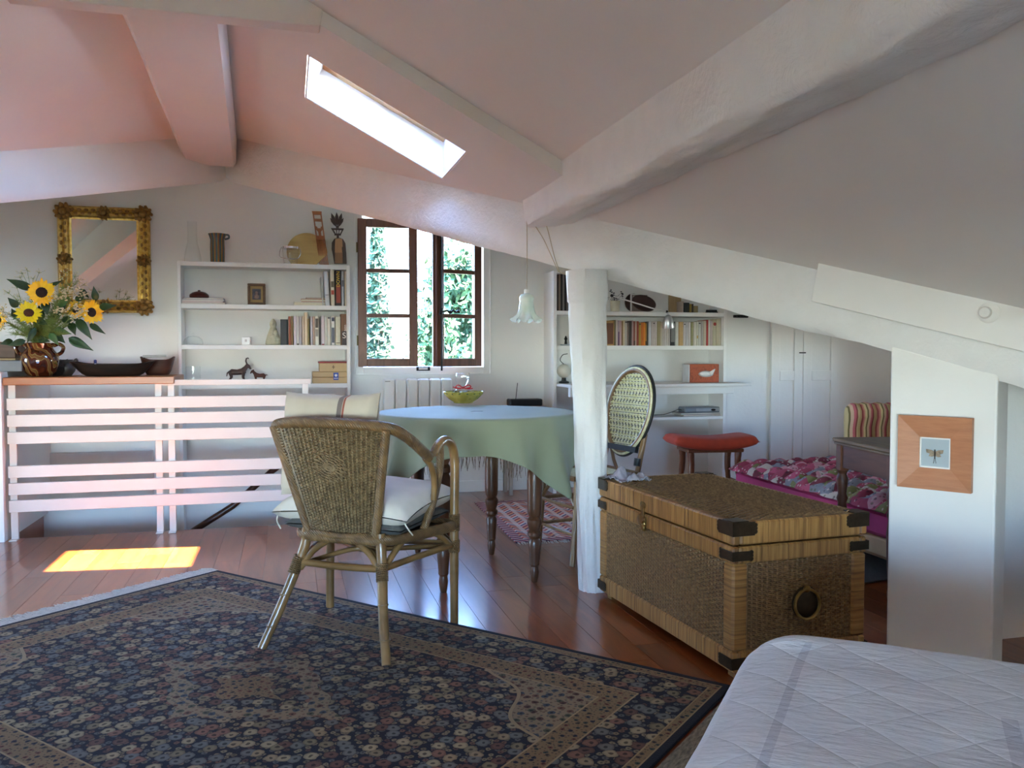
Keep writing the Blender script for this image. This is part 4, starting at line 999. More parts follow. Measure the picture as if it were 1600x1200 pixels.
def sash(name, hinge, width, height, ang, label, meet):
    """casement hung at hinge, sash runs along +x, turned about the hinge"""
    Mx = Matrix.Translation(hinge) @ Matrix.Rotation(ang, 4, 'Z')
    st = .066; sm = .066; t = .042; fm = MB()
    xs = 1 if width > 0 else -1; wd = abs(width)
    def bx(x0, x1, z0, z1, y0=-t, y1=0): 
        a, b = sorted((xs * x0, xs * x1)); fm.bbox((a, y0, z0), (b, y1, z1), .004, Mx)
    bx(0, st, 0, height); bx(wd - sm, wd, 0, height); bx(st, wd - sm, 0, .062); bx(st, wd - sm, height - .062, height)
    o = fm.build(name, M['window_wood'], win); o['label'] = label
    gh = (height - .124 - .060) / 3
    for i in (1, 2):
        z = .062 + gh * i + .030 * (i - 1); a, b = sorted((xs * st, xs * (wd - sm)))
        MB().bbox((a, -t + .006, z), (b, -.006, z + .030), .003, Mx).build('glazing_bar', M['window_wood'], o)
    for i in range(3):
        z = .062 + i * (gh + .030); a, b = sorted((xs * st, xs * (wd - sm)))
        MB().box((a, -.024, z), (b, -.020, z + gh), Mx).build('pane', M['glass'], o)
    return o, Mx
hl = aty(560, 573, YB - .03); hgt = aty(560, 342, YB - .03).z - hl.z
sash_l, ML = sash('casement', Vector((hl.x, YB - .022, hl.z)), aty(652, 575, YB - .03).x - hl.x, hgt, radians(-3), 'left dark-brown casement with three panes', 'r')
hr_ = aty(749, 573, YB - .03)
wr_ = (hr_.x - aty(676, 573, YB - .1).x)
sash_r, MR = sash('casement', Vector((hr_.x, YB - .022, hl.z)), -wr_ * 1.06, hgt, radians(20), 'right dark-brown casement standing ajar into the room', 'l')
# rebate strip on the meeting stile of the right casement and the bolt fittings
MB().bbox((-wr_ * 1.06 - .012, -.012, .0), (-wr_ * 1.06 + .004, .012, hgt), .003, MR).build('rebate', M['window_wood'], sash_r)
MB().tube([MR @ Vector((-wr_ + .01, -.056, -.03)), MR @ Vector((-wr_ + .01, -.056, hgt))], .0075, 8).build('espagnolette_rod', M['iron'], sash_r, True)
hd = MB(); zc = aty(700, 489, YB - .1).z - hl.z
pts = [MR @ Vector((-wr_ + .01 + x, -.07 - y, zc + z)) for x, y, z in ((0, 0, 0), (.03, .02, .012), (.05, .03, -.008), (.075, .03, .014), (.10, .03, 0), (.125, .025, .012), (.135, .02, .0))]
hd.tube(curve_pts(pts, 4), [.008] * 25, 8); 
for x in (.05, .09, .125): hd.sphere(MR @ Vector((-wr_ + .01 + x, -.10, zc + .004)), .011, 10, 6)
hd.tube([MR @ Vector((-wr_ - .01 + .01, -.06, zc - .02)), MR @ Vector((-wr_ + .012, -.06, zc + .03))], .014, 8)
hd.build('handle', M['iron'], sash_r, True)
for z in (.16, hgt - .25):
    MB().tube([Vector((hl.x - .004, YB - .034, hl.z + z)), Vector((hl.x - .004, YB - .034, hl.z + z + .075))], .007, 8).build('hinge', plain('brass_hinge', srgb(120, 104, 62), .4, metal=.7), win, True)
    MB().tube([Vector((hr_.x + .006, YB - .034, hl.z + z)), Vector((hr_.x + .006, YB - .034, hl.z + z + .075))], .007, 8).build('hinge', M['iron'], win, True)
kp = aty(661, 576, YB - .03)
kb = MB(); 
for lo_, hi_ in (((-.052, -.02, -.016), (.052, -.0, -.008)), ((-.052, -.02, .010), (.052, 0, .016)), ((-.052, -.02, -.016), (-.036, 0, .016)), ((.036, -.02, -.016), (.052, 0, .016))): kb.bbox(Vector(lo_) + kp, Vector(hi_) + kp, .003)
kb.build('bolt_keep', M['iron'], win)

# ------------------------------------------------------------------ radiator under the window
r0, r1 = aty(599, 592, YB - .12), aty(707, 592, YB - .12)
rad = thing('radiator', 'white ribbed electric radiator under the window behind the table', 'radiator', ((r0.x + r1.x) / 2, YB - .07, .12))
nsec = 6; wsec = (r1.x - r0.x) / nsec
for i in range(nsec):
    MB().bbox((r0.x + i * wsec + .003, YB - .13, .12), (r0.x + (i + 1) * wsec - .003, YB - .045, r0.z), .012).build('rib', M['white'], rad)
MB().box((r0.x + .03, YB - .045, .5), (r0.x + .06, YB - .001, .56)).box((r1.x - .06, YB - .045, .5), (r1.x - .03, YB - .001, .56)).build('bracket', M['white'], rad)
MB().box((r0.x + .012, YB - .1308, r0.z - .022), (r0.x + .05, YB - .1298, r0.z - .016)).build('badge', plain('badge_grey', srgb(150, 146, 140), .4), rad)
MB().bbox((r0.x + .002, YB - .125, .0), (r0.x + .03, YB - .05, .12), .004).bbox((r1.x - .03, YB - .125, .0), (r1.x - .002, YB - .05, .12), .004).build('foot', M['white'], rad)

# ------------------------------------------------------------------ round table with its cloth
TC = Vector((.93, 4.16, 0)); TZ = .795; TR = .50
M['walnut'] = wood('turned_walnut', srgb(62, 36, 22), srgb(104, 66, 42), 'Z', 6, .35)
tab = thing('dining_table', 'round table on turned brown legs standing under the sage-green cloth', 'table', tuple(TC))
MB().lathe([(.05, TZ - .03), (TR - .03, TZ - .03), (TR - .008, TZ - .022), (TR - .006, TZ - .006), (TR - .02, TZ), (.05, TZ)], 48, (TC.x, TC.y, 0)).build('tabletop', M['walnut'], tab, True)
legpos = [atz(693, 925), atz(835, 909), atz(768, 866), atz(653, 864)]
lprof = [(.014, 0), (.018, .02), (.022, .05), (.018, .075), (.024, .085), (.024, .10), (.029, .16), (.031, .195), (.024, .21), (.034, .225), (.034, .24), (.026, .25), (.030, .265), (.036, .285), (.036, .30), (.026, .315), (.033, .33), (.035, .36), (.036, .50), (.034, .53), (.026, .545), (.036, .555), (.036, .575), (.024, .59), (.033, .61), (.040, .63), (.040, .765)]
for p in legpos: MB().lathe(lprof, 20, (p.x, p.y, 0)).build('leg', M['walnut'], tab, 30)
for a, b in ((0, 1), (1, 2), (2, 3), (3, 0)):
    p, q = legpos[a], legpos[b]; d = (q - p).normalized(); s_ = Vector((-d.y, d.x, 0)) * .011
    MB().prism([p + s_ + Vector((0, 0, .67)), p - s_ + Vector((0, 0, .67)), q - s_ + Vector((0, 0, .67)), q + s_ + Vector((0, 0, .67))], (0, 0, .095)).build('apron', M['walnut'], tab)
k = N('sage_cloth'); k.set(Roughness=.75); k.b.inputs['Sheen Weight'].default_value = .15
k.color(k.ramp(k.noise(3), [(.3, srgb(122, 128, 106)), (.7, srgb(130, 136, 114))])); k.bump(k.noise(420, 2), .25, .002); M['sage'] = k.m
cl = MB(); rows = []; na = 220; rot = radians(-14); AH = .665
def hem(th):
    a = th - rot; return AH / max(abs(cos(a)), abs(sin(a)))
rr_in = [0.02, .12, .25, .38, .46, .49]
folds = [(radians(-14) + radians(a), amp) for a, amp in ((-45, .06), (-66, .035), (-92, .03), (-112, .055), (-133, .075), (-150, .065), (-168, .05), (45, .05), (135, .05), (-22, .05), (160, .04))]
for r in rr_in: rows.append([Vector((TC.x + r * cos(t), TC.y + r * sin(t), TZ + .004 + .0015 * sin(t * 5) * r)) for t in [2*pi*i/na for i in range(na + 1)]])
for f in (0.0, .06, .15, .28, .42, .56, .7, .82, .92, 1.0):
    row = []
    for i in range(na + 1):
        t = 2 * pi * i / na; L = hem(t); drop = (L - TR) * (.98 - .12 * ((L - AH) / (AH * .414)))
        cor = ((L - AH) / (AH * .414)) ** 1.5                                  # 1 at a corner of the square
        g_ = sum(amp * math.exp(-(((t - a + pi) % (2 * pi) - pi) / .095) ** 2) for a, amp in folds)
        rad_ = TR + .006 + f * (.018 + g_ * 1.1 + .035 * cor) + f * .010 * sin(t * 13 + .7)
        z = TZ + .002 - drop * f if f > 0 else TZ + .001
        if f == 0: rad_ = TR + .004
        row.append(Vector((TC.x + rad_ * cos(t), TC.y + rad_ * sin(t), z)))
    rows.append(row)
cl.grid(rows)
co = solid(cl.build('tablecloth', M['sage'], None, 'all'), .003); subsurf(co)
tag(co, 'plain sage-green cloth draped over the round table, corners hanging low', 'tablecloth')
fr_ = MB(); rg = random.Random(4)
for i in range(150):
    t = radians(-150 + 125 * i / 149); rad_ = TR - .012 + rg.uniform(-.006, .006)
    zt = TZ - hem(t) + TR - .012 if abs(hem(t) - AH) < .07 else TZ - .22
    if abs(hem(t) - AH) > .10: continue
    p = Vector((TC.x + rad_ * cos(t), TC.y + rad_ * sin(t), zt + .03)); q = p + Vector((rg.uniform(-.012, .012), rg.uniform(-.008, .008), -.03 - rg.uniform(.02, .055)))
    fr_.tube([p, (p + q) / 2 + Vector((rg.uniform(-.005, .005), 0, 0)), q], [.0016, .0014, .0008], 4)
shw = thing('under_cloth', 'dark fringed cloth showing only its brown fringe below the sage tablecloth', 'cloth', tuple(TC))
M['fringe'] = plain('brown_fringe', srgb(92, 72, 52), .9, .3, 60)
ub = MB(); rows = []
for f in (0, 1):
    rows.append([Vector((TC.x + (TR - .010) * cos(t), TC.y + (TR - .010) * sin(t), TZ - .001 - f * (.15))) for t in [2*pi*i/64 for i in range(65)]])
ub.grid(rows); solid(ub.build('cloth', M['fringe'], shw, 'all'), .002)
tag(fr_.build('fringe', M['fringe'], shw), kind='stuff')
# bowl on the table with a tied cellophane bag
bcn = atz(724, 630, TZ + .008); bcn.z = TZ + .0085
k = N('green_yellow_glaze'); k.set(Roughness=.2)
k.color(k.ramp(k.noise(16, 3), [(.42, srgb(150, 146, 72)), (.6, srgb(176, 170, 92)), (.72, srgb(90, 92, 40))])); M['bowl_glaze'] = k.m
bl = thing('ceramic_bowl', 'yellow-green glazed bowl standing on the sage tablecloth', 'bowl', tuple(bcn))
MB().lathe([(.045, 0), (.055, .002), (.058, .008), (.085, .025), (.112, .052), (.118, .066), (.114, .069), (.105, .052), (.08, .028), (.04, .014)], 40, bcn).build('body', M['bowl_glaze'], bl, True)
sm_ = MB(); rg = random.Random(9)
for i in range(16):
    a = 2 * pi * i / 16; sm_.sphere(bcn + Vector((cos(a) * .108, sin(a) * .108, .058)), (.010, .010, .006), 7, 4)
tag(sm_.build('rim_daubs', plain('green_daubs', srgb(76, 86, 36), .3), bl, True), kind='stuff')
bg_ = thing('cellophane_bag', 'clear cellophane gift bag tied with red ribbon sitting in the bowl', 'bag', tuple(bcn + Vector((0, 0, .018))))
cel = thin_glass('cellophane', (.97, .97, .98, 1), .16, .12)
def wob(r, z, a, f): return r * (1 + .10 * sin(a * 5 + f * 9) + .07 * sin(a * 9 - f * 14)), z
MB().lathe([(.02, .018), (.06, .022), (.062, .05), (.045, .075), (.012, .088), (.014, .095), (.034, .125), (.040, .155), (.036, .175)], 40, bcn + Vector((-.005, 0, 0)), None, wob).build('wrap', cel, bg_, 'all')
rb_ = MB(); M['ribbon'] = plain('red_ribbon', srgb(190, 22, 34), .4, .1)
q = bcn + Vector((-.005, -.012, .090))
for sg in (-1, 1):
    rb_.tube(curve_pts([q, q + Vector((sg * .03, -.012, .016)), q + Vector((sg * .045, -.012, .004)), q + Vector((sg * .02, -.012, -.004)), q], 5), .0032, 6)
rb_.tube(curve_pts([q, q + Vector((-.035, -.016, -.002)), q + Vector((-.062, -.014, .006))], 5), .003, 6); rb_.tube(curve_pts([q, q + Vector((.03, -.016, -.006)), q + Vector((.055, -.014, -.004))], 5), .003, 6)
rb_.sphere(q, .007, 8, 6); rb_.build('ribbon', M['ribbon'], bg_, True)

# radio on a little stand by the wall, beyond the table
RVV = 6.20
a, b = aty(797, 625, RVV), aty(848, 627, RVV)
sd = thing('telephone_stand', 'small grey stand by the back wall beyond the table', 'stand', ((a.x + b.x) / 2, RVV + .05, 0))
M['greypaint'] = plain('grey_paint', srgb(150, 138, 128), .6, .08)
zs = a.z - .05
MB().bbox((a.x - .02, RVV - .04, zs - .02), (b.x + .02, RVV + .18, zs), .003).build('top', M['greypaint'], sd)
for x in (a.x + .0, b.x - .0):
    for y in (RVV - .02, RVV + .15): MB().bbox((x - .014, y - .014, 0), (x + .014, y + .014, zs - .02), .003).build('leg', M['greypaint'], sd)
rdo = thing('radio', 'flat black radio with a raised aerial showing behind the table', 'radio', ((a.x + b.x) / 2, RVV + .05, zs))
MB().bbox((a.x, RVV, zs + .0005), (b.x, RVV + .11, zs + .055), .008).build('body', M['black'], rdo)
ae = [Vector((a.x + .05, RVV + .02, zs + .05)), Vector((a.x + .065, RVV + .02, zs + .18))]
MB().tube(ae, .0025, 6).build('aerial', M['iron'], rdo, True)

# ------------------------------------------------------------------ rugs
def floral(k, v2, scale, navy, tones, cover=.40):
    """flower heads on a dark ground"""
    out = None
    for i, (sc_, seed, lo) in enumerate(((scale, 0, cover), (scale * 2.1, 5.3, cover * .9))):
        vv = k.n('ShaderNodeVectorMath', operation='ADD'); k.l(v2, vv.inputs[0]); vv.inputs[1].default_value = (seed, seed * 1.7, 0)
        nz = k.n('ShaderNodeTexNoise'); nz.inputs['Scale'].default_value = sc_ * 2.4; nz.inputs['Detail'].default_value = 2; k.l(vv.outputs[0], nz.inputs['Vector'])
        off = k.n('ShaderNodeVectorMath', operation='MULTIPLY_ADD'); k.l(nz.outputs['Color'], off.inputs[0]); off.inputs[1].default_value = (.34 / sc_,) * 3; k.l(vv.outputs[0], off.inputs[2])
        vo = k.n('ShaderNodeTexVoronoi', voronoi_dimensions='2D'); vo.inputs['Scale'].default_value = sc_; vo.inputs['Randomness'].default_value = .75; k.l(off.outputs[0], vo.inputs['Vector'])
        d = vo.outputs['Distance']; col = k.ramp(k.xyz(vo.outputs['Color'])[0], [(j / len(tones), c) for j, c in enumerate(tones)], 'CONSTANT')
        ring = k.ramp(d, [(0, (.25,.25,.25,1)), (.10, (.25,.25,.25,1)), (.14, (1,1,1,1)), (.26, (1,1,1,1)), (lo, (.6,.6,.6,1))])
        col = k.mix(1.0, col, ring, 'MULTIPLY')
        inside = k.math('LESS_THAN', d, lo)
        out = k.mix(inside, navy if out is None else out, col) if i == 0 else k.mix(k.math('MULTIPLY', inside, k.math('GREATER_THAN', first, cover + .03)), out, k.mix(.35, col, navy))
        if i == 0: first = d
    return out
TONES = [srgb(146, 126, 98), srgb(104, 102, 98), srgb(128, 90, 74), srgb(122, 108, 84), srgb(98, 68, 60), srgb(102, 102, 100), srgb(152, 136, 108)]
def rug_material(name, hx, hy):
    k = N(name); k.set(Roughness=.9); k.b.inputs['Specular IOR Level'].default_value = .15; k.b.inputs['Sheen Weight'].default_value = .07; k.b.inputs['Sheen Roughness'].default_value = .4
    o = k.obj(); x, y, z = k.xyz(o)
    ax, ay = k.math('ABSOLUTE', x), k.math('ABSOLUTE', y)
    d = k.math('MINIMUM', k.math('SUBTRACT', hx, ax), k.math('SUBTRACT', hy, ay))
    navy = srgb(25, 24, 36); tan = srgb(128, 104, 74)
    v2 = k.comb(x, y)
    fld = floral(k, v2, 20, navy, TONES)
    bor = floral(k, v2, 18, navy, TONES)
    tanb = floral(k, v2, 34, tan, [srgb(70, 60, 52), srgb(44, 44, 56), srgb(110, 66, 52), srgb(60, 66, 60)], .24)
    spn = floral(k, v2, 26, srgb(134, 116, 92), [srgb(84, 56, 46), srgb(60, 68, 78), srgb(110, 76, 60), srgb(76, 78, 60)], .29)
    # corner spandrels with a scalloped edge
    cx = k.math('SUBTRACT', hx - .33, ax); cy = k.math('SUBTRACT', hy - .33, ay)
    s_ = k.math('ADD', cx, cy); wavy = k.math('MULTIPLY', k.math('SINE', k.math('MULTIPLY', k.math('SUBTRACT', cx, cy), 11)), .045)
    sp = k.math('LESS_THAN', k.math('ADD', s_, wavy), .36)
    c = k.mix(sp, fld, spn)
    # pale line round the spandrel
    ed = k.math('LESS_THAN', k.math('ABSOLUTE', k.math('SUBTRACT', k.math('ADD', s_, wavy), .37)), .009)
    c = k.mix(ed, c, srgb(150, 130, 100))
    def band(c, lo, hi, col):
        m_ = k.math('MULTIPLY', k.math('GREATER_THAN', d, lo), k.math('LESS_THAN', d, hi)); return k.mix(m_, c, col)
    # lozenge medallion in the middle
    lz = k.math('ADD', k.math('DIVIDE', ax, .42), k.math('DIVIDE', ay, .27)); lw_ = k.math('ADD', lz, k.math('MULTIPLY', k.math('SINE', k.math('MULTIPLY', k.math('SUBTRACT', ax, ay), 26)), .05))
    c = k.mix(k.math('LESS_THAN', lw_, 1.0), c, spn); c = k.mix(k.math('LESS_THAN', lw_, .72), c, fld); c = k.mix(k.math('LESS_THAN', lw_, .36), c, tanb)
    c = band(c, -1, .026, navy); c = band(c, .026, .062, tanb); c = band(c, .026, .031, srgb(150, 126, 92)); c = band(c, .058, .063, srgb(150, 126, 92))
    c = band(c, .063, .228, bor); c = band(c, .228, .328, tanb); c = band(c, .228, .234, srgb(156, 132, 98)); c = band(c, .322, .328, srgb(156, 132, 98))
    c = k.mix(1.0, c, k.ramp(k.noise(2.2, 3), [(.3, (.82,.82,.82,1)), (.7, (1.08,1.06,1.04,1))]), 'MULTIPLY')
    k.color(c); k.bump(k.noise(260, 3), .5, .004)
    return k.m
rt_, rr_ = atz(340, 894), atz(1145, 1076)
ex = (rr_ - rt_).normalized(); LX = (rr_ - rt_).length; ey = Vector((-ex.y, ex.x, 0)); LY = 1.78
if ey.y > 0: ey = -ey
rc = rt_ + ex * LX / 2 + ey * LY / 2
rug = thing('persian_rug', 'large dark navy floral oriental rug under the rattan chair', 'rug', tuple(rc), atan2(ex.y, ex.x))
MB().bbox((-LX/2, -LY/2, .0008), (LX/2, LY/2, .011), .004).build('pile', rug_material('oriental_rug', LX / 2, LY / 2), rug, local=True)
M['wool'] = plain('cream_wool_fringe', srgb(196, 190, 180), .9, .12, 60)
fm = MB(); rg = random.Random(8)
# fringe along the short end that faces the stairs (x = -LX/2)
for i in range(420):
    y = -LY / 2 + LY * (i + .5) / 420; l = rg.uniform(.085, .125)
    fm.tube([(-LX/2 + .004, y, .008), (-LX/2 - l * .5, y + rg.uniform(-.006, .006), .007 + rg.uniform(0, .004)), (-LX/2 - l, y + rg.uniform(-.012, .012), .003)], [.0042, .004, .0022], 4)
tag(fm.build('fringe', M['wool'], rug, local=True), kind='stuff')
# kilim beyond the table
k = N('kilim_weave'); k.set(Roughness=.9); o = k.obj(); x, y, z = k.xyz(o)
zig = k.math('PINGPONG', k.math('MULTIPLY', x, 9), .5)
f = k.math('FRACT', k.math('ADD', k.math('MULTIPLY', y, 4.5), k.math('MULTIPLY', zig, .7)))
c = k.ramp(f, [(0, srgb(140, 36, 44)), (.14, srgb(186, 140, 120)), (.26, srgb(50, 50, 96)), (.36, srgb(196, 176, 160)), (.5, srgb(170, 56, 52)), (.62, srgb(188, 150, 130)), (.74, srgb(90, 40, 60)), (.86, srgb(200, 130, 84))], 'CONSTANT')
f2 = k.math('FRACT', k.math('MULTIPLY', x, 12)); c = k.mix(k.math('MULTIPLY', k.math('LESS_THAN', f2, .35), .55), c, srgb(200, 184, 172))
ed = k.math('GREATER_THAN', k.math('MAXIMUM', k.math('ABSOLUTE', x), k.math('MULTIPLY', k.math('ABSOLUTE', y), .78)), .46)
c = k.mix(ed, c, k.ramp(k.math('FRACT', k.math('MULTIPLY', k.math('ADD', x, y), 16)), [(0, srgb(66, 38, 62)), (.4, srgb(150, 44, 50)), (.7, srgb(190, 160, 150))], 'CONSTANT'))
k.color(c); k.bump(k.noise(300, 2), .4, .003)
kl = thing('kilim_rug', 'small red and blue patterned kilim beyond the table legs', 'rug', (1.80, 5.25, 0), radians(-2))
MB().bbox((-.52, -.66, .0008), (.52, .66, .009), .003).build('weave', k.m, kl, local=True)
kf = MB()
for sy in (-1, 1):
    for i in range(110):
        x = -.51 + 1.02 * i / 109; kf.tube([(x, sy * .655, .006), (x + rg.uniform(-.01, .01), sy * (.69 + rg.uniform(0, .02)), .002)], [.0025, .0014], 4)
tag(kf.build('fringe', M['wool'], kl, local=True), kind='stuff')

# ------------------------------------------------------------------ rattan armchair
k = N('rattan_cane'); k.set(Roughness=.32); k.b.inputs['Coat Weight'].default_value = .2
k.color(k.ramp(k.noise(9, 4), [(.3, srgb(98, 70, 38)), (.7, srgb(142, 108, 66))])); M['cane'] = k.m
k = N('rattan_binding'); k.set(Roughness=.45)
k.color(k.ramp(k.noise(30, 4), [(.3, srgb(84, 60, 36)), (.7, srgb(124, 94, 58))]))
wv = k.n('ShaderNodeTexWave', bands_direction='DIAGONAL'); wv.inputs['Scale'].default_value = 60; wv.inputs['Distortion'].default_value = 1.5; k.l(k.obj(), wv.inputs[0]); k.bump(wv.outputs['Fac'], .5, .003); M['binding'] = k.m
k = N('wicker_strand'); k.set(Roughness=.5)
k.color(k.ramp(k.noise(45, 5, .6), [(.25, srgb(74, 57, 38)), (.5, srgb(108, 87, 59)), (.75, srgb(138, 115, 82))])); M['wicker'] = k.m
CH = Vector((.272, 3.268, .0)); CA = atan2(.826, .563) - pi / 2
chair = thing('rattan_armchair', 'brown rattan armchair seen from behind, standing on the edge of the rug', 'chair', (CH.x, CH.y, 0), CA)
FZ = .012                                           # rear legs stand on the rug
def ct(pts, r, name, mat, n=10, seg=6, parent=chair):
    c_ = curve_pts(pts, seg)
    if isinstance(r, (list, tuple)): r = [r[min(len(r) - 1, int(i / (len(c_) - 1) * (len(r) - 1) + .5))] for i in range(len(c_))]
    return MB().tube(c_, r, n).build(name, mat, parent, True, local=True)
def pole(pts, r, name):
    return ct(pts, r, name, M['cane'], 12)
def wrap(parent, a, b, r, turns):
    a, b = Vector(a), Vector(b); d = (b - a).normalized(); s1 = d.orthogonal().normalized(); s2 = d.cross(s1); pts = []
    for i in range(turns * 10 + 1):
        t = i / (turns * 10); an = 2 * pi * i / 10; pts.append(a + (b - a) * t + (s1 * cos(an) + s2 * sin(an)) * r)
    MB().tube(pts, .0032, 5).build('cane_wrap', M['binding'], parent, True, local=True)
for s_ in (-1, 1):
    ex_ = .0 if s_ > 0 else 0
    lg_ = pole([(s_ * .155 + .01, -.155, .44), (s_ * .16 + .01, -.158, .38), (s_ * .178 + .004, -.175, .30), (s_ * .215, -.23, .15), (s_ * .256, -.286, FZ)], [.0185, .019, .019, .0185, .017], 'rear_leg')
    wrap(lg_, (s_ * .172 + .006, -.17, .335), (s_ * .186 + .003, -.188, .275), .021, 9)
    for z_ in (.2, .09): 
        t = (0.30 - z_) / .29; MB().lathe([(.0192, -.003), (.0202, 0), (.0192, .003)], 12, Vector((s_ * (.178 + .078 * t), -.175 - .111 * t, z_))).build('cane_node', M['cane'], lg_, True, local=True)
    fl = pole([(s_ * .272, .075, .712), (s_ * .275, .12, .742), (s_ * .279, .175, .752), (s_ * .284, .225, .725), (s_ * .287, .245, .66), (s_ * .287, .243, .5), (s_ * .287, .238, .3), (s_ * .288, .235, FZ if s_ < 0 else .001)], [.018, .018, .018, .018, .0185, .0185, .0185, .017], 'front_leg')
    wrap(fl, (s_ * .287, .24, .45), (s_ * .287, .24, .38), .0205, 10); wrap(fl, (s_ * .2875, .238, .345), (s_ * .2875, .238, .295), .0205, 8)
    ct([(s_ * .268, .035, .70), (s_ * .272, .07, .715), (s_ * .275, .12, .735), (s_ * .272, .135, .66), (s_ * .262, .11, .55), (s_ * .25, .075, .47), (s_ * .24, .03, .40)], .016, 'arm_support', M['binding'])
    ct([(s_ * .262, .02, .70), (s_ * .268, .065, .66), (s_ * .27, .085, .60), (s_ * .266, .09, .53)], .0125, 'arm_brace', M['cane'])
    # stretchers and braces on each side
    ct([(s_ * .176 + .005, -.17, .315), (s_ * .235, .03, .322), (s_ * .287, .237, .325)], .0125, 'side_stretcher', M['cane'])
    ct([(s_ * .18, -.172, .30), (s_ * .195, -.11, .36), (s_ * .212, -.05, .405)], .012, 'brace', M['cane'])
    ct([(s_ * .286, .232, .31), (s_ * .265, .16, .37), (s_ * .25, .09, .405)], .012, 'brace', M['cane'])
    ct([(s_ * .17 + .006, -.172, .29), (s_ * .12 + .01, -.165, .36), (s_ * .04 + .01, -.155, .415)], .0125, 'brace', M['cane'])
    ct([(s_ * .285, .24, .31), (s_ * .22, .245, .37), (s_ * .12, .25, .40)], .012, 'brace', M['cane'])
ct([(-.17, -.172, .315), (.01, -.172, .31), (.183, -.172, .315)], .0135, 'rear_stretcher', M['cane'])
ct([(-.287, .238, .325), (0, .243, .32), (.287, .238, .325)], .0125, 'front_stretcher', M['cane'])
ct([(-.175, -.168, .30), (-.05, .0, .33), (.05, .05, .33), (.28, .23, .32)], .010, 'cross_stretcher', M['cane'])
ct([(.185, -.168, .30), (.05, .0, .325), (-.05, .05, .325), (-.28, .23, .32)], .010, 'cross_stretcher', M['cane'])
# top rail running down into the arms
ct([(-.268, .04, .70), (-.272, -.05, .745), (-.264, -.14, .795), (-.238, -.205, .828), (-.15, -.245, .843), (0, -.258, .848), (.15, -.245, .843), (.238, -.205, .828), (.264, -.14, .795), (.272, -.05, .745), (.268, .04, .70)], .0205, 'top_rail', M['binding'], 12, 8)
# seat ring and woven seat
ring = [(-.15, -.155, .415), (0, -.165, .415), (.17, -.155, .415), (.225, -.05, .41), (.26, .10, .405), (.285, .225, .405), (.15, .26, .405), (0, .268, .405), (-.15, .26, .405), (-.285, .225, .405), (-.26, .10, .405), (-.225, -.05, .41)]
cc = [Vector(p) for p in ring]; pts = []
for i in range(len(cc)):
    a, b, c_, d_ = cc[i - 1], cc[i], cc[(i + 1) % len(cc)], cc[(i + 2) % len(cc)]
    for q in range(5):
        t = q / 5; pts.append(.5 * ((2*b) + (c_ - a)*t + (2*a - 5*b + 4*c_ - d_)*t*t + (3*b - a - 3*c_ + d_)*t**3))
MB().tube(pts, .021, 10, closed=True).build('seat_rim', M['binding'], chair, True, local=True)
sp_ = MB(); cen = Vector((0, .06, .408)); rows = [[cen + (p - cen) * f for p in pts + [pts[0]]] for f in (.02, .5, .97)]
sp_.grid(rows); solid(sp_.build('seat', M['wicker'], chair, local=True), .008)
# woven back: stakes and weft strands
def back_pt(s_, t):                                   # s across -1..1, t from seat (0) to rail (1)
    hw_ = .140 + (.232 - .140) * t
    return Vector((.008 * (1 - t) + s_ * hw_, -.158 - .075 * t - .030 * (1 - s_ * s_) * (.35 + .65 * t), .425 + (.828 - .425) * t + .018 * (1 - s_ * s_) * t))
for s_ in (-1, 1):
    MB().tube([back_pt(s_, t / 10) for t in range(11)], .0165, 10).build('back_post', M['binding'], chair, True, local=True)
wk = MB(); NS = 24
for i in range(NS):
    s_ = -.95 + 1.9 * i / (NS - 1); wk.tube([back_pt(s_, t / 14) for t in range(15)], .0048, 5, cap=False)
NW = 78
for j in range(NW):
    t = .01 + .97 * j / (NW - 1); pts = []
    for i in range(NS * 2 - 1):
        s_ = -.95 + 1.9 * i / (NS * 2 - 2); ph = (i // 2 + j) % 2
        off = (.0066 if ph else -.0066) if i % 2 == 0 else 0
        pts.append(back_pt(s_, t) + Vector((0, off, 0)))
    wk.tube(pts, .0024, 4, cap=False)
for i in range(20):                                    # raised oval motif woven into the middle
    for j in range(6):
        a = 2 * pi * i / 20; r_ = (j + .5) / 6; s_ = .36 * r_ * cos(a); t = .62 + .13 * r_ * sin(a); p = back_pt(s_, t)
        wk.tube([p + Vector((-.008, -.008, .003)), p + Vector((.008, -.008, -.003))], .0028, 4)
tag(wk.build('woven_back', M['wicker'], chair, True, local=True, fix=False), kind='stuff')
ct([(-.13, -.162, .43), (0, -.185, .427), (.146, -.162, .43)], .012, 'back_base_rail', M['binding'])
# cushions: dark pad, white seat cushion, back pillow
def pillow(name, label, cat, hx, hy, th, Mx, mat, puff=.5, nx=26, parent=None, sag=0.0):
    mb = MB(); tops = []; bots = []
    for i in range(nx + 1):
        a = -1 + 2 * i / nx; rt2 = []; rb2 = []
        for j in range(nx + 1):
            b = -1 + 2 * j / nx
            pin = 1 - .06 * (1 - abs(a) ** 2) * abs(b) ** 4 ; pin2 = 1 - .06 * (1 - abs(b) ** 2) * abs(a) ** 4
            h = th * ((1 - a ** 4) * (1 - b ** 4)) ** puff + .002
            h *= 1 + .08 * mathutils.noise.noise(Vector((a * 2, b * 2, hx * 9)))
            x, y = a * hx * pin2, b * hy * pin
            s = sag * (a * a + b * b)
            rt2.append(Mx @ Vector((x, y, h - s))); rb2.append(Mx @ Vector((x, y, -h - s)))
        tops.append(rt2); bots.append(rb2)
    mb.grid(tops); mb.grid(bots)
    o = mb.build(name, mat, parent, 'all'); return o
WM = Matrix.Translation(CH) @ Matrix.Rotation(CA, 4, 'Z')
k = N('cream_linen'); k.set(Roughness=.9); xx = k.xyz(k.obj())
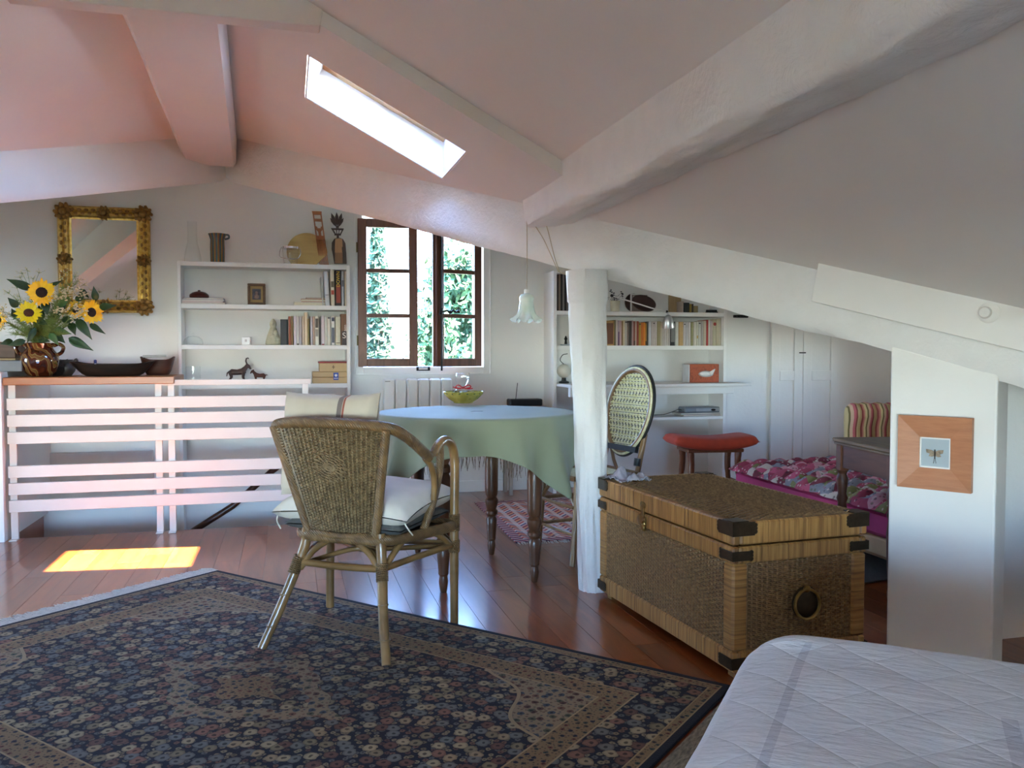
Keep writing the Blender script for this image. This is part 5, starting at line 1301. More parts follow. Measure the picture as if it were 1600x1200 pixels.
k.color(k.ramp(k.noise(8), [(.3, srgb(198, 190, 178)), (.7, srgb(212, 204, 192))])); k.bump(k.noise(7, 3), .35, .02); M['linen'] = k.m
M['greypad'] = plain('grey_pad', srgb(86, 86, 84), .9, .12, 30, bump=.3)
k = N('striped_linen'); k.set(Roughness=.9); xx = k.xyz(k.obj())
c = k.ramp(k.noise(8), [(.3, srgb(186, 174, 158)), (.7, srgb(200, 188, 172))])
bx_ = k.math('ABSOLUTE', k.math('SUBTRACT', xx[0], -.02)); c = k.mix(k.math('LESS_THAN', bx_, .010), c, srgb(120, 108, 106)); c = k.mix(k.math('LESS_THAN', k.math('ABSOLUTE', k.math('SUBTRACT', xx[0], -.004)), .004), c, srgb(150, 84, 70))
k.color(c); k.bump(k.noise(7, 3), .3, .02); M['linen2'] = k.m
pad = thing('seat_pad', 'dark grey quilted pad lying on the rattan seat under the white cushion', 'cushion', tuple(WM @ Vector((0, .05, .43))), CA)
pillow('pad', '', '', .245, .215, .024, WM @ Matrix.Translation((0.005, .055, .452)), M['greypad'], .25, parent=pad)
ss = thing('seat_cushion', 'plump white cushion with ties lying on the seat of the rattan chair', 'cushion', tuple(WM @ Vector((0, .05, .47))), CA)
pillow('cover', '', '', .285, .235, .058, WM @ Matrix.Translation((-.01, .07, .530)) @ Matrix.Rotation(.06, 4, 'X'), M['linen'], .4, parent=ss, sag=.012)
MB().tube([WM @ Vector(p) for p in curve_pts([(.24, -.13, .50), (.262, -.14, .47), (.268, -.10, .43)], 4)], .003, 5).build('tie', M['linen'], ss, True)
MB().tube([WM @ Vector(p) for p in curve_pts([(-.27, -.13, .50), (-.288, -.14, .46), (-.285, -.12, .42)], 4)], .003, 5).build('tie', M['linen'], ss, True)
bkp = thing('back_cushion', 'square cream cushion with a dark stripe propped against the chair back', 'cushion', tuple(WM @ Vector((0, -.12, .55))), CA)
ORIGIN[bkp.name] = Matrix.Translation(WM @ Vector((0, -.12, .55))) @ Matrix.Rotation(CA, 4, 'Z')
pillow('cover', '', '', .205, .20, .060, WM @ Matrix.Translation((-.085, -.085, .748)) @ Matrix.Rotation(radians(84), 4, 'X'), M['linen2'], .38, parent=bkp)

# ------------------------------------------------------------------ pendant lamp and its flex
k = N('opal_glass'); k.set(Roughness=.25); k.b.inputs['Subsurface Weight'].default_value = .5; k.b.inputs['Subsurface Radius'].default_value = (.02, .03, .025)
k.color(k.ramp(k.noise(20), [(.3, srgb(196, 206, 190)), (.7, srgb(216, 222, 208))])); M['opal'] = k.m
hk = bplane(823, 324, .03); lc = Vector((hk.x, hk.y, 0)); dd = (lc - EYE).dot(FW)
def zat(py): return EYE.z + (550 - py) / FPX * (lc - Vector((0, 0, 0))).dot(Vector((sin(YAW), cos(YAW), 0)))
zt, zb_ = zat(459), zat(503)
lamp = thing('pendant_lamp', 'small opal glass pendant lamp with a frilled rim hanging near the post', 'lamp', (lc.x, lc.y, zb_))
hh = zt - zb_
def frill(r, z, a, f):
    w = max(0, (f - .55)) * 1.4 if f < .85 else .42; return r * (1 + .10 * w * cos(8 * a)), z + .012 * w * cos(8 * a + .4) - (0.004 * w)
prof = [(.012, hh), (.026, hh * .97), (.034, hh * .88), (.037, hh * .80), (.032, hh * .72), (.036, hh * .60), (.039, hh * .42), (.047, hh * .25), (.062, hh * .11), (.076, hh * .04), (.077, hh * .035), (.058, hh * .13), (.044, hh * .26), (.036, hh * .43), (.032, hh * .62), (.028, hh * .8)]
MB().lathe(prof, 64, (lc.x, lc.y, zb_), None, lambda r, z, a, f: (r * (1 + .13 * max(0, 1 - z / (hh * .5)) ** 1.5 * cos(8 * a)), z + .010 * max(0, 1 - z / (hh * .4)) * cos(8 * a + .3))).build('shade', M['opal'], lamp, True)
M['flex'] = plain('cream_flex', srgb(186, 172, 150), .6, .08)
MB().tube([(lc.x, lc.y, zt - .01), (lc.x, lc.y, zt + .02)], .012, 10).build('cap', M['white'], lamp, True)
def cw(px, py, off=.012): return bplane(px, py, off)
MB().tube(curve_pts([(lc.x, lc.y, zt), (lc.x + .002, lc.y, (zt + hk.z) / 2), hk], 6), .0022, 6).build('flex', M['flex'], lamp, True)
for pts in ([(825, 323), (835, 350), (850, 375), (866, 410), (873, 425)], [(824, 322), (848, 341), (856, 360), (866, 400), (874, 424)]):
    MB().tube(curve_pts([cw(*p) for p in pts], 5), .0022, 6).build('flex', M['flex'], lamp, True)
MB().tube(curve_pts([cw(872, 424), cw(886, 430), cw(898, 436), cw(905, 442, .1), cw(912, 438, .1)], 5), .003, 6).build('flex', M['flex'], lamp, True)
cp = cw(903, 440, .055)
MB().tube([cp + Vector((.022 * cos(a), -.01 * sin(a * .5), .016 * sin(a))) for a in [i * 2 * pi / 14 for i in range(36)]], .003, 6).build('flex_coil', M['flex'], lamp, True)
MB().tube([hk - Vector((bnr.x, bnr.y, 0)) * .05, hk + Vector((0, 0, .004))], .004, 6).build('hook', M['iron'], lamp, True)
# ------------------------------------------------------------------ wicker trunk
TF = Vector((1.425, 2.475, 0)); TA = radians(4)
TL, TW, TH = 1.03, .535, .535
tr = thing('wicker_trunk', 'large rectangular wicker trunk with dark metal corners and a brass hasp beside the post', 'trunk', (TF.x, TF.y, 0), TA)
# local frame: x across (short side, away from the camera to the right), y along the long side
k = N('trunk_binding'); k.set(Roughness=.5)
k.color(k.ramp(k.noise(1.2, 6, .7, k.map(k.obj(), (14, 14, 60))), [(.3, srgb(126, 86, 44)), (.7, srgb(178, 134, 80))]))
wv = k.n('ShaderNodeTexWave', bands_direction='DIAGONAL'); wv.inputs['Scale'].default_value = 40; k.l(k.obj(), wv.inputs[0]); M['bind2'] = k.m
def strip_mat(name, axis):
    k = N(name); k.set(Roughness=.5); sc_ = {'X': (90, 3, 3), 'Y': (3, 90, 3), 'Z': (3, 3, 90)}[axis]
    n_ = k.noise(1.0, 3, .6, k.map(k.obj(), sc_)); k.color(k.ramp(n_, [(.3, srgb(96, 60, 26)), (.5, srgb(148, 104, 52)), (.72, srgb(174, 130, 74))])); k.bump(n_, .7, .004); return k.m
M['bindX'], M['bindY'], M['bindZ'] = strip_mat('binding_x', 'X'), strip_mat('binding_y', 'Y'), strip_mat('binding_z', 'Z')
k = N('trunk_wicker'); k.set(Roughness=.5)
k.color(k.ramp(k.noise(70, 5, .65), [(.25, srgb(74, 50, 28)), (.5, srgb(122, 90, 54)), (.75, srgb(158, 124, 80))])); M['trunk_wicker'] = k.m
FT = .03; SE = .452; LIDH = TH
MB().box((.012, .012, FT + .005), (TW - .012, TL - .012, SE - .01)).build('inner_box', plain('inner_dark', srgb(60, 40, 24), .9, .2), tr, local=True)
for x in (.02, TW - .06):
    for y in (.02, TL - .06): MB().bbox((x, y, 0), (x + .04, y + .04, FT + .01), .004).build('foot', M['bindZ'], tr, local=True)
def woven(o, du, dv, nrm, W_, H_, stake=.020, pitch=.0068, amp=.0035, r=.0036):
    """horizontal strands weaving in and out over upright stakes, on the panel o + du*W + dv*H"""
    o, du, dv, nrm = Vector(o), Vector(du), Vector(dv), Vector(nrm); mb = MB(); n = max(2, int(W_ / stake)); m = int(H_ / pitch)
    for j in range(m):
        pts = []
        for i in range(2 * n + 1):
            off = (amp if (i // 2 + j) % 2 else -amp) if i % 2 == 0 else 0
            pts.append(o + du * (W_ * i / (2 * n)) + dv * (pitch * (j + .5)) + nrm * off)
        mb.tube(pts, r, 4, cap=False)
    for i in range(n + 1): mb.tube([o + du * (W_ * i / n), o + du * (W_ * i / n) + dv * H_], .0042, 5, cap=False)
    return mb
b0, b1 = FT + .07, SE - .058
tag(woven((0.004, .055, b0), (0, 1, 0), (0, 0, 1), (-1, 0, 0), TL - .11, b1 - b0).build('woven_side', M['trunk_wicker'], tr, True, local=True, fix=False), kind='stuff')
tag(woven((.055, .004, b0), (1, 0, 0), (0, 0, 1), (0, -1, 0), TW - .11, b1 - b0).build('woven_side', M['trunk_wicker'], tr, True, local=True, fix=False), kind='stuff')
tag(woven((TW - .004, .055, b0), (0, 1, 0), (0, 0, 1), (1, 0, 0), TL - .11, b1 - b0, .04, .014, .004, .0075).build('woven_side', M['trunk_wicker'], tr, True, local=True, fix=False), kind='stuff')
tag(woven((.055, TL - .004, b0), (1, 0, 0), (0, 0, 1), (0, 1, 0), TW - .11, b1 - b0, .04, .014, .004, .0075).build('woven_side', M['trunk_wicker'], tr, True, local=True, fix=False), kind='stuff')
def frame4(z0, z1, d, e0, name_):
    for (lo_, hi_, mt) in (((-d, -d, z0), (e0, TL + d, z1), 'bindY'), ((TW - e0, -d, z0), (TW + d, TL + d, z1), 'bindY'), ((e0, -d, z0), (TW - e0, e0, z1), 'bindX'), ((e0, TL - e0, z0), (TW - e0, TL + d, z1), 'bindX')):
        MB().bbox(lo_, hi_, .006).build(name_, M[mt], tr, local=True)
frame4(FT, FT + .07, .006, .02, 'bottom_border'); frame4(SE - .058, SE, .006, .02, 'top_border')
for x, y in ((0, 0), (TW, 0), (0, TL), (TW, TL)):
    sx, sy = (1 if x == 0 else -1), (1 if y == 0 else -1)
    xs = sorted((x - sx * .006, x + sx * .055)); ys = sorted((y - sy * .006, y + sy * .055))
    MB().bbox((xs[0], ys[0], FT + .07), (xs[1], ys[1], SE - .058), .008).build('corner_post', M['bindZ'], tr, local=True)
# lid
lid = bpy.data.objects.new('lid', MB().box((.01, .01, SE + .006), (TW - .01, TL - .01, LIDH - .012)).mesh('lid')); COL.objects.link(lid); lid.parent = tr; lid.data.materials.append(M['bind2']); ORIGIN[lid.name] = ORIGIN[tr.name]
for (lo_, hi_, mt) in (((-.008, -.008, SE + .006), (.022, TL + .008, LIDH), 'bindY'), ((TW - .022, -.008, SE + .006), (TW + .008, TL + .008, LIDH), 'bindY'), ((.022, -.008, SE + .006), (TW - .022, .022, LIDH), 'bindX'), ((.022, TL - .022, SE + .006), (TW - .022, TL + .008, LIDH), 'bindX')):
    MB().bbox(lo_, hi_, .006).build('lid_border', M[mt], lid, local=True)
tag(woven((.022, .022, LIDH - .004), (1, 0, 0), (0, 1, 0), (0, 0, 1), TW - .044, TL - .044, .022, .0125, .0045, .0062).build('woven_top', M['trunk_wicker'], lid, True, local=True, fix=False), kind='stuff')
M['bronze'] = plain('dark_bronze', srgb(58, 46, 32), .42, .25, 40, metal=.75)
def corner(x, y, z0, z1, L=.075, top=False):
    sx, sy = (1 if x < .1 else -1), (1 if y < .1 else -1); mb = MB(); t = .0035; d = .0085
    xs = sorted((x - sx * (d + t), x + sx * L)); ys = sorted((y - sy * (d + t), y - sy * d)); mb.bbox((xs[0], ys[0], z0), (xs[1], ys[1], z1), .0012)
    ys2 = sorted((y - sy * (d + t), y + sy * L)); xs2 = sorted((x - sx * (d + t), x - sx * d)); mb.bbox((xs2[0], ys2[0], z0), (xs2[1], ys2[1], z1), .0012)
    zc = (z0 + z1) / 2
    for q in (-1, 0, 1):
        mb.sphere((x + sx * (L + .002), y - sy * (d + t * .5), zc + q * .011), (.009, .002, .008), 10, 5)
        mb.sphere((x - sx * (d + t * .5), y + sy * (L + .002), zc + q * .011), (.002, .009, .008), 10, 5)
    if top:
        xs3 = sorted((x - sx * (d + t), x + sx * .05)); ys3 = sorted((y - sy * (d + t), y + sy * .05)); mb.bbox((xs3[0], ys3[0], z1 - .001), (xs3[1], ys3[1], z1 + .004), .0012)
    mb.build('metal_corner', M['bronze'], tr if not top else lid, True, local=True)
for x, y in ((0, 0), (TW, 0), (0, TL), (TW, TL)):
    corner(x, y, LIDH - .046, LIDH + .0005, .075, True); corner(x, y, SE - .046, SE - .014, .06); corner(x, y, FT + .012, FT + .05, .06)
M['brass'] = plain('aged_brass', srgb(132, 104, 58), .35, .25, 40, metal=.85)
yh = TL * .60
hs = thing('tmp', None, None) if False else None
hb = MB(); hb.sphere((-.011, yh, SE + .035), (.003, .026, .014), 16, 6); hb.bbox((-.014, yh - .012, SE - .02), (-.009, yh + .012, SE + .035), .001); hb.sphere((-.012, yh + .018, SE - .028), (.004, .026, .024), 16, 8); hb.sphere((-.012, yh - .012, SE - .03), (.004, .020, .022), 16, 8)
hso = hb.build('hasp', M['brass'], tr, True, local=True)
pk = MB(); pk.bbox((-.024, yh - .03, SE - .066), (-.010, yh - .004, SE - .038), .004); pk.tube([Vector((-.017, yh - .017 + .009 * cos(a), SE - .038 + .014 * sin(a))) for a in [pi * i / 8 for i in range(9)]], .0025, 6)
pk.build('padlock', M['brass'], hso, True, local=True)
# ring handle on the short side
rc_ = Vector((TW * .52, -.010, .245))
hp = MB(); Qh = Matrix.Rotation(pi / 2, 3, 'X')
hp.lathe([(.04, 0), (.054, .001), (.056, .003), (.05, .006), (.02, .008)], 32, rc_, Qh)
hpo = hp.build('handle_plate', M['bronze'], tr, True, local=True)
MB().tube([rc_ + Vector((.050 * cos(a), -.013 - .006 * (1 - sin(a)) * .3, .050 * sin(a) - .004)) for a in [2 * pi * i / 36 for i in range(36)]], .0055, 8, closed=True).build('ring', M['brass'], hpo, True, local=True)
MB().sphere(rc_ + Vector((0, -.012, .047)), (.016, .008, .012), 12, 6).build('ring_staple', M['brass'], hpo, True, local=True)
# crumpled scarf at the far corner of the lid
sf = MB(); rows = []
for i in range(26):
    row = []
    for j in range(14):
        x, y = i / 25, j / 13
        h = .035 * abs(mathutils.noise.fractal(Vector((x * 4, y * 3, 2.2)), 1, 2, 4)) + .055 * math.exp(-((x - .35) ** 2 + (y - .6) ** 2) / .03) + .002
        p = ORIGIN[tr.name] @ Vector((.01 + .15 * x, TL - .17 + .16 * y, LIDH + .003)); row.append(p + Vector((0, 0, h)))
    rows.append(row)
sf.grid(rows)
so = solid(sf.build('scarf', plain('grey_violet_gauze', srgb(150, 146, 156), .9, .2, 40), None, 'all'), .002)
tag(so, 'small crumpled grey scarf on the trunk lid right beside the post', 'scarf')

# ------------------------------------------------------------------ right bookcase, desk and what stands on them
RF = 6.18
pu0 = aty(870, 500, RF).x; pu1 = aty(1131, 500, RF).x
rz_ = [aty(1000, y, RF).z for y in (487, 540)]
rc2 = thing('bookcase', 'white built-in bookcase behind the post, above the writing shelf', 'bookcase', ((pu0 + pu1) / 2, RF + .1, 0))
pz = aty(870, 423, RF).z
MB().bbox((pu0 - .028, RF, 0), (pu0, YB - .001, pz), .002).build('side_panel', M['white'], rc2)
MB().bbox((pu1, RF, 0), (pu1 + .028, YB - .001, 1.62), .002).build('side_panel', M['white'], rc2)
for z in rz_: MB().bbox((pu0, RF + .002, z - .034), (pu1, YB - .002, z), .002).build('shelf', M['white'], rc2)
MB().bbox((pu0, RF + .002, pz - .02), (pu0 + .30, YB - .002, pz), .002).build('shelf', M['white'], rc2)
zl_ = aty(1080, 651, RF).z; MB().bbox((pu0 + .45, RF + .002, zl_ - .025), (pu1, YB - .002, zl_), .002).build('shelf', M['white'], rc2)
DV = 5.86
dz = aty(1050, 600, DV).z; dx0 = pu0; dx1 = aty(1175, 600, DV).x
dk = thing('writing_shelf', 'long white writing shelf running across the right bookcase', 'desk', ((dx0 + dx1) / 2, DV + .2, dz))
MB().bbox((dx0 + .001, DV, dz - .022), (dx1, YB - .003 if False else RF - .001, dz), .003).build('top', M['white'], dk)
MB().bbox((dx0 + .001, RF, dz - .022), (pu1 - .001, YB - .004, dz), .002).build('top', M['white'], dk)
MB().bbox((dx0 + .05, DV + .05, dz - .082), (dx1 - .13, DV + .07, dz - .022), .002).build('apron', M['white'], dk)
MB().bbox((dx0 + .002, DV + .004, dz - .09), (dx0 + .075, DV + .05, dz - .022), .003).build('end_block', M['white'], dk)
g = 'books on the right bookcase'
R3 = [(945, 960, 501, (178, 136, 84), 'broad tan slipcase with a brown panel, right beside the post', 'C'), (960.4, 962.4, 500, (116, 112, 78), 'thin olive book next to the tan slipcase', 0), (962.6, 966, 500, (196, 182, 180), 'pale pinkish paperback, third from the post', 0),
 (966.2, 968.2, 501, (104, 74, 110), 'narrow purple book with a pale top', 'P'), (968.4, 971.5, 501, (190, 158, 162), 'dusty pink paperback right of the purple one', 0), (971.7, 974, 502, (150, 116, 78), 'slim brownish tan book right of the dusty pink one', 0),
 (974.2, 976.4, 500.5, (216, 202, 170), 'narrow cream book left of the grey-white one', 0), (976.6, 980.2, 500.5, (188, 180, 172), 'grey-white paperback with a small dark head mark', 'M'), (980.4, 982.6, 504, (134, 116, 106), 'taupe book leaning on the dark brown one', 0),
 (982.8, 987.4, 501.5, (56, 46, 40), 'thick blackish-brown book left of the red-brown ones', 0), (987.6, 990, 501, (176, 146, 144), 'narrow mauve-grey book', 0), (990.2, 993, 502, (142, 80, 62), 'red-brown book right of the narrow mauve-grey one', 'F'),
 (993.2, 995, 502, (200, 184, 168), 'thin pale book between the two red-brown ones', 0), (995.2, 998.4, 502, (146, 66, 48), 'brick-red paperback left of the yellow one', 0), (998.6, 1001.8, 504, (176, 144, 58), 'mustard yellow paperback', 'M'),
 (1002, 1004.8, 504, (200, 110, 34), 'deep orange paperback, first of two', 0), (1005, 1008.4, 504, (220, 128, 36), 'bright orange paperback, second of two', 0), (1008.6, 1010.6, 505, (196, 142, 52), 'amber paperback with a dark foot', 'F'),
 (1010.8, 1013.4, 503, (62, 60, 54), 'dark grey-green book ending the orange group', 0), (1013.8, 1017.6, 502, (196, 196, 198), 'bluish white paperback right of the dark grey-green one', 0), (1017.8, 1020.4, 503, (190, 178, 172), 'pale rose-grey paperback, first of three', 0),
 (1020.6, 1023.4, 502.5, (198, 184, 178), 'pale rose-grey paperback, middle of three', 'M'), (1023.6, 1026.8, 502, (202, 188, 182), 'pale rose-grey paperback, last of three, left of the olive-tan one', 0), (1027, 1032.4, 502, (156, 142, 102), 'olive-tan book left of the lamp head', 0),
 (1032.8, 1034.6, 503, (206, 194, 166), 'narrow cream book just left of the lamp head', 0), (1034.8, 1038, 503, (196, 186, 178), 'pale book directly behind the left rim of the lamp head', 0), (1038.2, 1041.4, 503, (194, 184, 180), 'pale book directly under the middle of the lamp head', 0), (1041.6, 1044.4, 503, (202, 190, 182), 'pale book under the right half of the lamp head', 0), (1044.6, 1047.4, 503, (190, 178, 172), 'pale book touching the black one', 0),
 (1047.8, 1055.2, 502.5, (30, 28, 30), 'broad black book with pale streaks below the lamp head', 'W'), (1055.6, 1060.4, 503, (204, 200, 190), 'white paperback right of the black one', 0), (1060.7, 1068, 503, (182, 148, 98), 'wide sandy tan book', 0),
 (1068.3, 1071.6, 504, (196, 188, 186), 'pale paperback with a black dot right of the sandy book', 'M'), (1071.9, 1075.2, 503, (190, 184, 184), 'lilac-white paperback', 0), (1075.5, 1079.6, 503, (198, 188, 186), 'rosy white paperback left of the olive-green one', 0),
 (1080, 1083.8, 503, (138, 136, 94), 'olive-green paperback between white ones', 0), (1084.1, 1088.6, 503, (202, 196, 182), 'ivory paperback right of the olive-green one', 0), (1088.9, 1091.2, 502.5, (212, 206, 188), 'thin ivory book with a yellow label', 'Y'), (1091.5, 1095.4, 502.5, (192, 190, 182), 'grey-white book with a dark head mark, left of the grey pair', 'M'),
 (1095.8, 1099.2, 502, (172, 164, 158), 'light grey book left of the beige one', 0), (1099.5, 1104, 501, (190, 176, 156), 'beige book touching the red one', 0), (1104.3, 1107, 500, (168, 44, 40), 'slim bright red book among the pale ones', 0),
 (1107.3, 1110.2, 500, (204, 198, 186), 'white book right of the slim red one', 0), (1110.5, 1113.8, 501, (184, 168, 164), 'pinkish grey book left of the red-dotted one', 0), (1114.1, 1120, 499, (188, 182, 154), 'pale book with a red disc near the top of its spine', 'R'), (1120.3, 1123.8, 498.5, (206, 198, 170), 'cream book right of the red-dotted one', 0), (1124.1, 1126.8, 498, (212, 204, 182), 'pale cream book second from the right end', 0), (1127.1, 1130, 497.5, (164, 146, 122), 'grey-brown speckled book at the right end of the row', 0)]
for (a, b, yt, col, lab, mk) in R3:
    bands = {'C': ((.06, .9, (112, 72, 52)),), 'P': ((.55, .98, (190, 180, 186)),), 'M': ((.9, .95, (60, 54, 52)),), 'F': ((.02, .2, (70, 50, 44)),), 'W': ((.15, .75, (120, 116, 114)),), 'Y': ((.3, .42, (190, 150, 60)),)}.get(mk, ())
    if len(lab.split()) < 4: lab = lab + ' on the right bookcase'
    t, Mx, w, h = book(lab, a, b, yt, rz_[1], 6.22, .16, col, g, 0, bands=bands)
    if mk == 'R': MB().sphere(Mx @ Vector((w / 2, -.0006, h * .82)), (w * .42, .0012, w * .42), 16, 6).build('red_disc', bmat((160, 50, 44)), t)
# records in the left bay
g = 'records in the left bay of the right bookcase'
for i, (a, b, yt, col, lab) in enumerate(((871.5, 873.2, 429, (60, 44, 40), 'tall dark brown record sleeve nearest the side panel'), (873.5, 876, 429, (150, 128, 112), 'tall beige record sleeve, second from the side panel'), (876.3, 879.5, 428.5, (44, 42, 44), 'tall black record sleeve in the left bay'), (879.8, 882, 429, (150, 148, 146), 'tall grey record sleeve in the left bay'), (882.3, 885.5, 429, (36, 36, 40), 'tall blue-black record sleeve nearest the post'), (885.8, 889, 430, (120, 116, 112), 'tall pale grey record sleeve half hidden by the post'))):
    book(lab, a, b, yt, rz_[0], 6.21, .2, col, g, 0, name='record_sleeve')
# globe lamp and a small dark ornament in the left bay
c = aty(881, 588, 6.22); c.z = dz + .0006
gl = thing('globe_lamp', 'small round pale table lamp on a black foot half hidden behind the post', 'lamp', tuple(c))
MB().lathe([(.04, 0), (.042, .012), (.02, .02), (.016, .045), (.022, .05)], 20, c).build('foot', M['black'], gl, True)
MB().sphere(c + Vector((0, 0, .095)), .055, 20, 12).build('globe', plain('milky_globe', srgb(206, 200, 186), .3, .03), gl, True)
MB().tube(curve_pts([c + Vector((.0, 0, .148)), c + Vector((-.03, 0, .18)), c + Vector((-.01, 0, .22)), c + Vector((.03, 0, .23))], 5), .003, 6).build('cable', M['black'], gl, True)
c = aty(884, 534, 6.24); c.z = rz_[1] + .0006; od = thing('small_sculpture', 'tiny dark upright ornament on a pale dish beside the post', 'ornament', tuple(c))
MB().lathe([(.035, 0), (.045, .006), (.044, .01), (.01, .009)], 18, c).build('dish', plain('pale_dish', srgb(170, 180, 190), .3), od, True); MB().lathe([(.012, .009), (.008, .04), (.014, .05), (.003, .075)], 10, c).build('figure', M['iron'], od, True)
# top shelf
c = aty(961, 484, 6.24); c.z = rz_[0] + .0006; pt = thing('plant_pot', 'cream ceramic pot with thin dark twigs on the top shelf behind the post', 'plant', tuple(c))
MB().lathe([(.03, 0), (.036, .003), (.039, .07), (.040, .085), (.037, .085), (.034, .01)], 22, c).build('pot', plain('cream_ceramic', srgb(196, 184, 158), .35), pt, True)
tw = MB(); rg = random.Random(2)
for i in range(9):
    e_ = c + Vector((rg.uniform(-.09, .07), rg.uniform(-.05, .03), rg.uniform(.10, .16))); tw.tube([c + Vector((0, 0, .06)), (c + e_) / 2 + Vector((rg.uniform(-.01, .01), 0, .05)), e_], [.002, .0016, .001], 4)
    for q in range(3): tw.sphere(e_ + Vector((rg.uniform(-.016, .016), rg.uniform(-.01, .01), rg.uniform(-.012, .014))), (.008, .004, .005), 6, 4)
tag(tw.build('twigs', M['black'], pt, True), kind='stuff')
M['lid_brown'] = plain('dark_wooden_disc', srgb(60, 36, 32), .4, .15, 10)
for i, (px, r, v, lab, tl) in enumerate(((990, .076, 6.398, 'larger dark round wooden board standing at the very back of the top shelf', 82), (1006, .098, 6.275, 'dark round wooden board leaning back in front of the white frame', 42))):
    c = aty(px, 484, v); t = thing('round_board', lab.replace('larger dark', 'dark'), 'board', (c.x, v, rz_[0] + .001))
    MB().lathe([(r * .3, -.008), (r, -.008), (r * 1.01, 0), (r, .008), (r * .3, .010)], 40, (c.x, v, rz_[0] + r * sin(radians(tl)) + .009), Matrix.Rotation(radians(tl), 3, 'X')).build('disc', M['lid_brown'], t, True)
c = aty(998, 484, 6.368); pfm = thing('white_frame', 'small white framed print lettered FA wedged between two dark round boards', 'picture', (c.x, 6.368, rz_[0]))
fz0 = rz_[0] + .002; fm = MB(); a0 = aty(985, 480, 6.368).x; a1 = aty(1013, 480, 6.368).x; fz1 = aty(1000, 459, 6.368).z
for lo_, hi_ in (((a0, 6.361, fz0), (a0 + .010, 6.375, fz1)), ((a1 - .010, 6.361, fz0), (a1, 6.375, fz1)), ((a0 + .01, 6.361, fz1 - .010), (a1 - .01, 6.375, fz1)), ((a0 + .01, 6.361, fz0), (a1 - .01, 6.375, fz0 + .010))): fm.bbox(lo_, hi_, .002)
fm.build('frame', M['white'], pfm); MB().box((a0 + .01, 6.367, fz0 + .01), (a1 - .01, 6.371, fz1 - .01)).build('print', plain('grey_print', srgb(140, 126, 118), .5, .2, 30), pfm)
text(pfm, 'FA', .045, plain('print_white', srgb(210, 204, 196), .5), Matrix.Translation((a0 + .045, 6.3665, fz1 - .034)) @ Matrix.Rotation(pi/2, 4, 'X'))
c = aty(1060, 484, 6.34); tb_ = thing('pine_board', 'plain pine panel standing at the back of the top shelf', 'panel', (c.x, 6.34, rz_[0] + .001))
MB().bbox((aty(1045, 480, 6.34).x, 6.335, rz_[0] + .001), (aty(1064, 480, 6.34).x, 6.35, rz_[0] + .16), .002).build('panel', wood('pine_panel', srgb(170, 140, 98), srgb(196, 168, 124), 'Z', 6, .5), tb_)
g = 'books leaning at the right of the top shelf'
for (a, b, yt, col, lab) in ((1065.5, 1068.5, 471, (176, 160, 146), 'pale pinkish book beside the pine panel'), (1070, 1077.5, 473, (40, 42, 36), 'broad black-green book on the top shelf near the beam'), (1078, 1081, 475, (160, 130, 48), 'narrow mustard book on the top shelf near the beam'), (1081.3, 1084, 475, (66, 54, 40), 'narrow brown book on the top shelf near the beam'), (1084.4, 1091, 478, (150, 132, 92), 'last khaki book on the top shelf, tucked under the beam')):
    book(lab, a, b, yt, rz_[0], 6.24, .15, col, g, 0)
c = aty(1112, 485, 6.24); st_ = thing('stapler', 'small black stapler lying at the right end of the top shelf', 'stapler', (c.x, 6.24, rz_[0] + .001))
MB().bbox((c.x - .05, 6.225, rz_[0] + .001), (c.x + .05, 6.255, rz_[0] + .012), .004).build('base', M['black'], st_); MB().bbox((c.x - .048, 6.228, rz_[0] + .0125), (c.x + .045, 6.252, rz_[0] + .026), .005).build('arm', M['black'], st_)
# articulated lamp
la = thing('reading_lamp', 'slender white articulated lamp with a brushed metal bell head in front of the books', 'lamp', tuple(aty(940, 484, 6.16)))
j0, j1, j2, j3 = aty(938, 488, 6.16), aty(956, 462, 6.13), aty(1027, 484, 6.08), aty(1042, 487, 6.07)
M['alu'] = plain('brushed_aluminium', (.55, .55, .56, 1), .34, .05, metal=.9)
MB().bbox(j0 - Vector((.025, .0, .04)), j0 + Vector((.025, .045, .012)), .004).build('clamp', M['white'], la)
MB().tube([j0, j1], .0055, 8).build('arm', M['white'], la, True); MB().tube([j1, j2, j3], .0055, 8).build('arm', M['white'], la, True)
MB().sphere(j1, .013, 12, 8).build('joint', M['black'], la, True)
hd_c = aty(1044, 503, 6.06); MB().tube([j3, j3 + Vector((.004, -.004, -.02)), hd_c + Vector((0, 0, .045))], .007, 8).build('neck', M['chrome'], la, True); MB().sphere(j3, .011, 10, 6).build('joint', M['black'], la, True)
Ql = Matrix.Rotation(radians(14), 3, 'X') @ Matrix.Rotation(radians(-8), 3, 'Y')
MB().lathe([(.012, .055), (.020, .05), (.030, .035), (.041, .01), (.048, -.025), (.049, -.045), (.047, -.045), (.046, -.025), (.038, .01), (.02, .04)], 32, hd_c, Ql).build('shade', M['alu'], la, True)
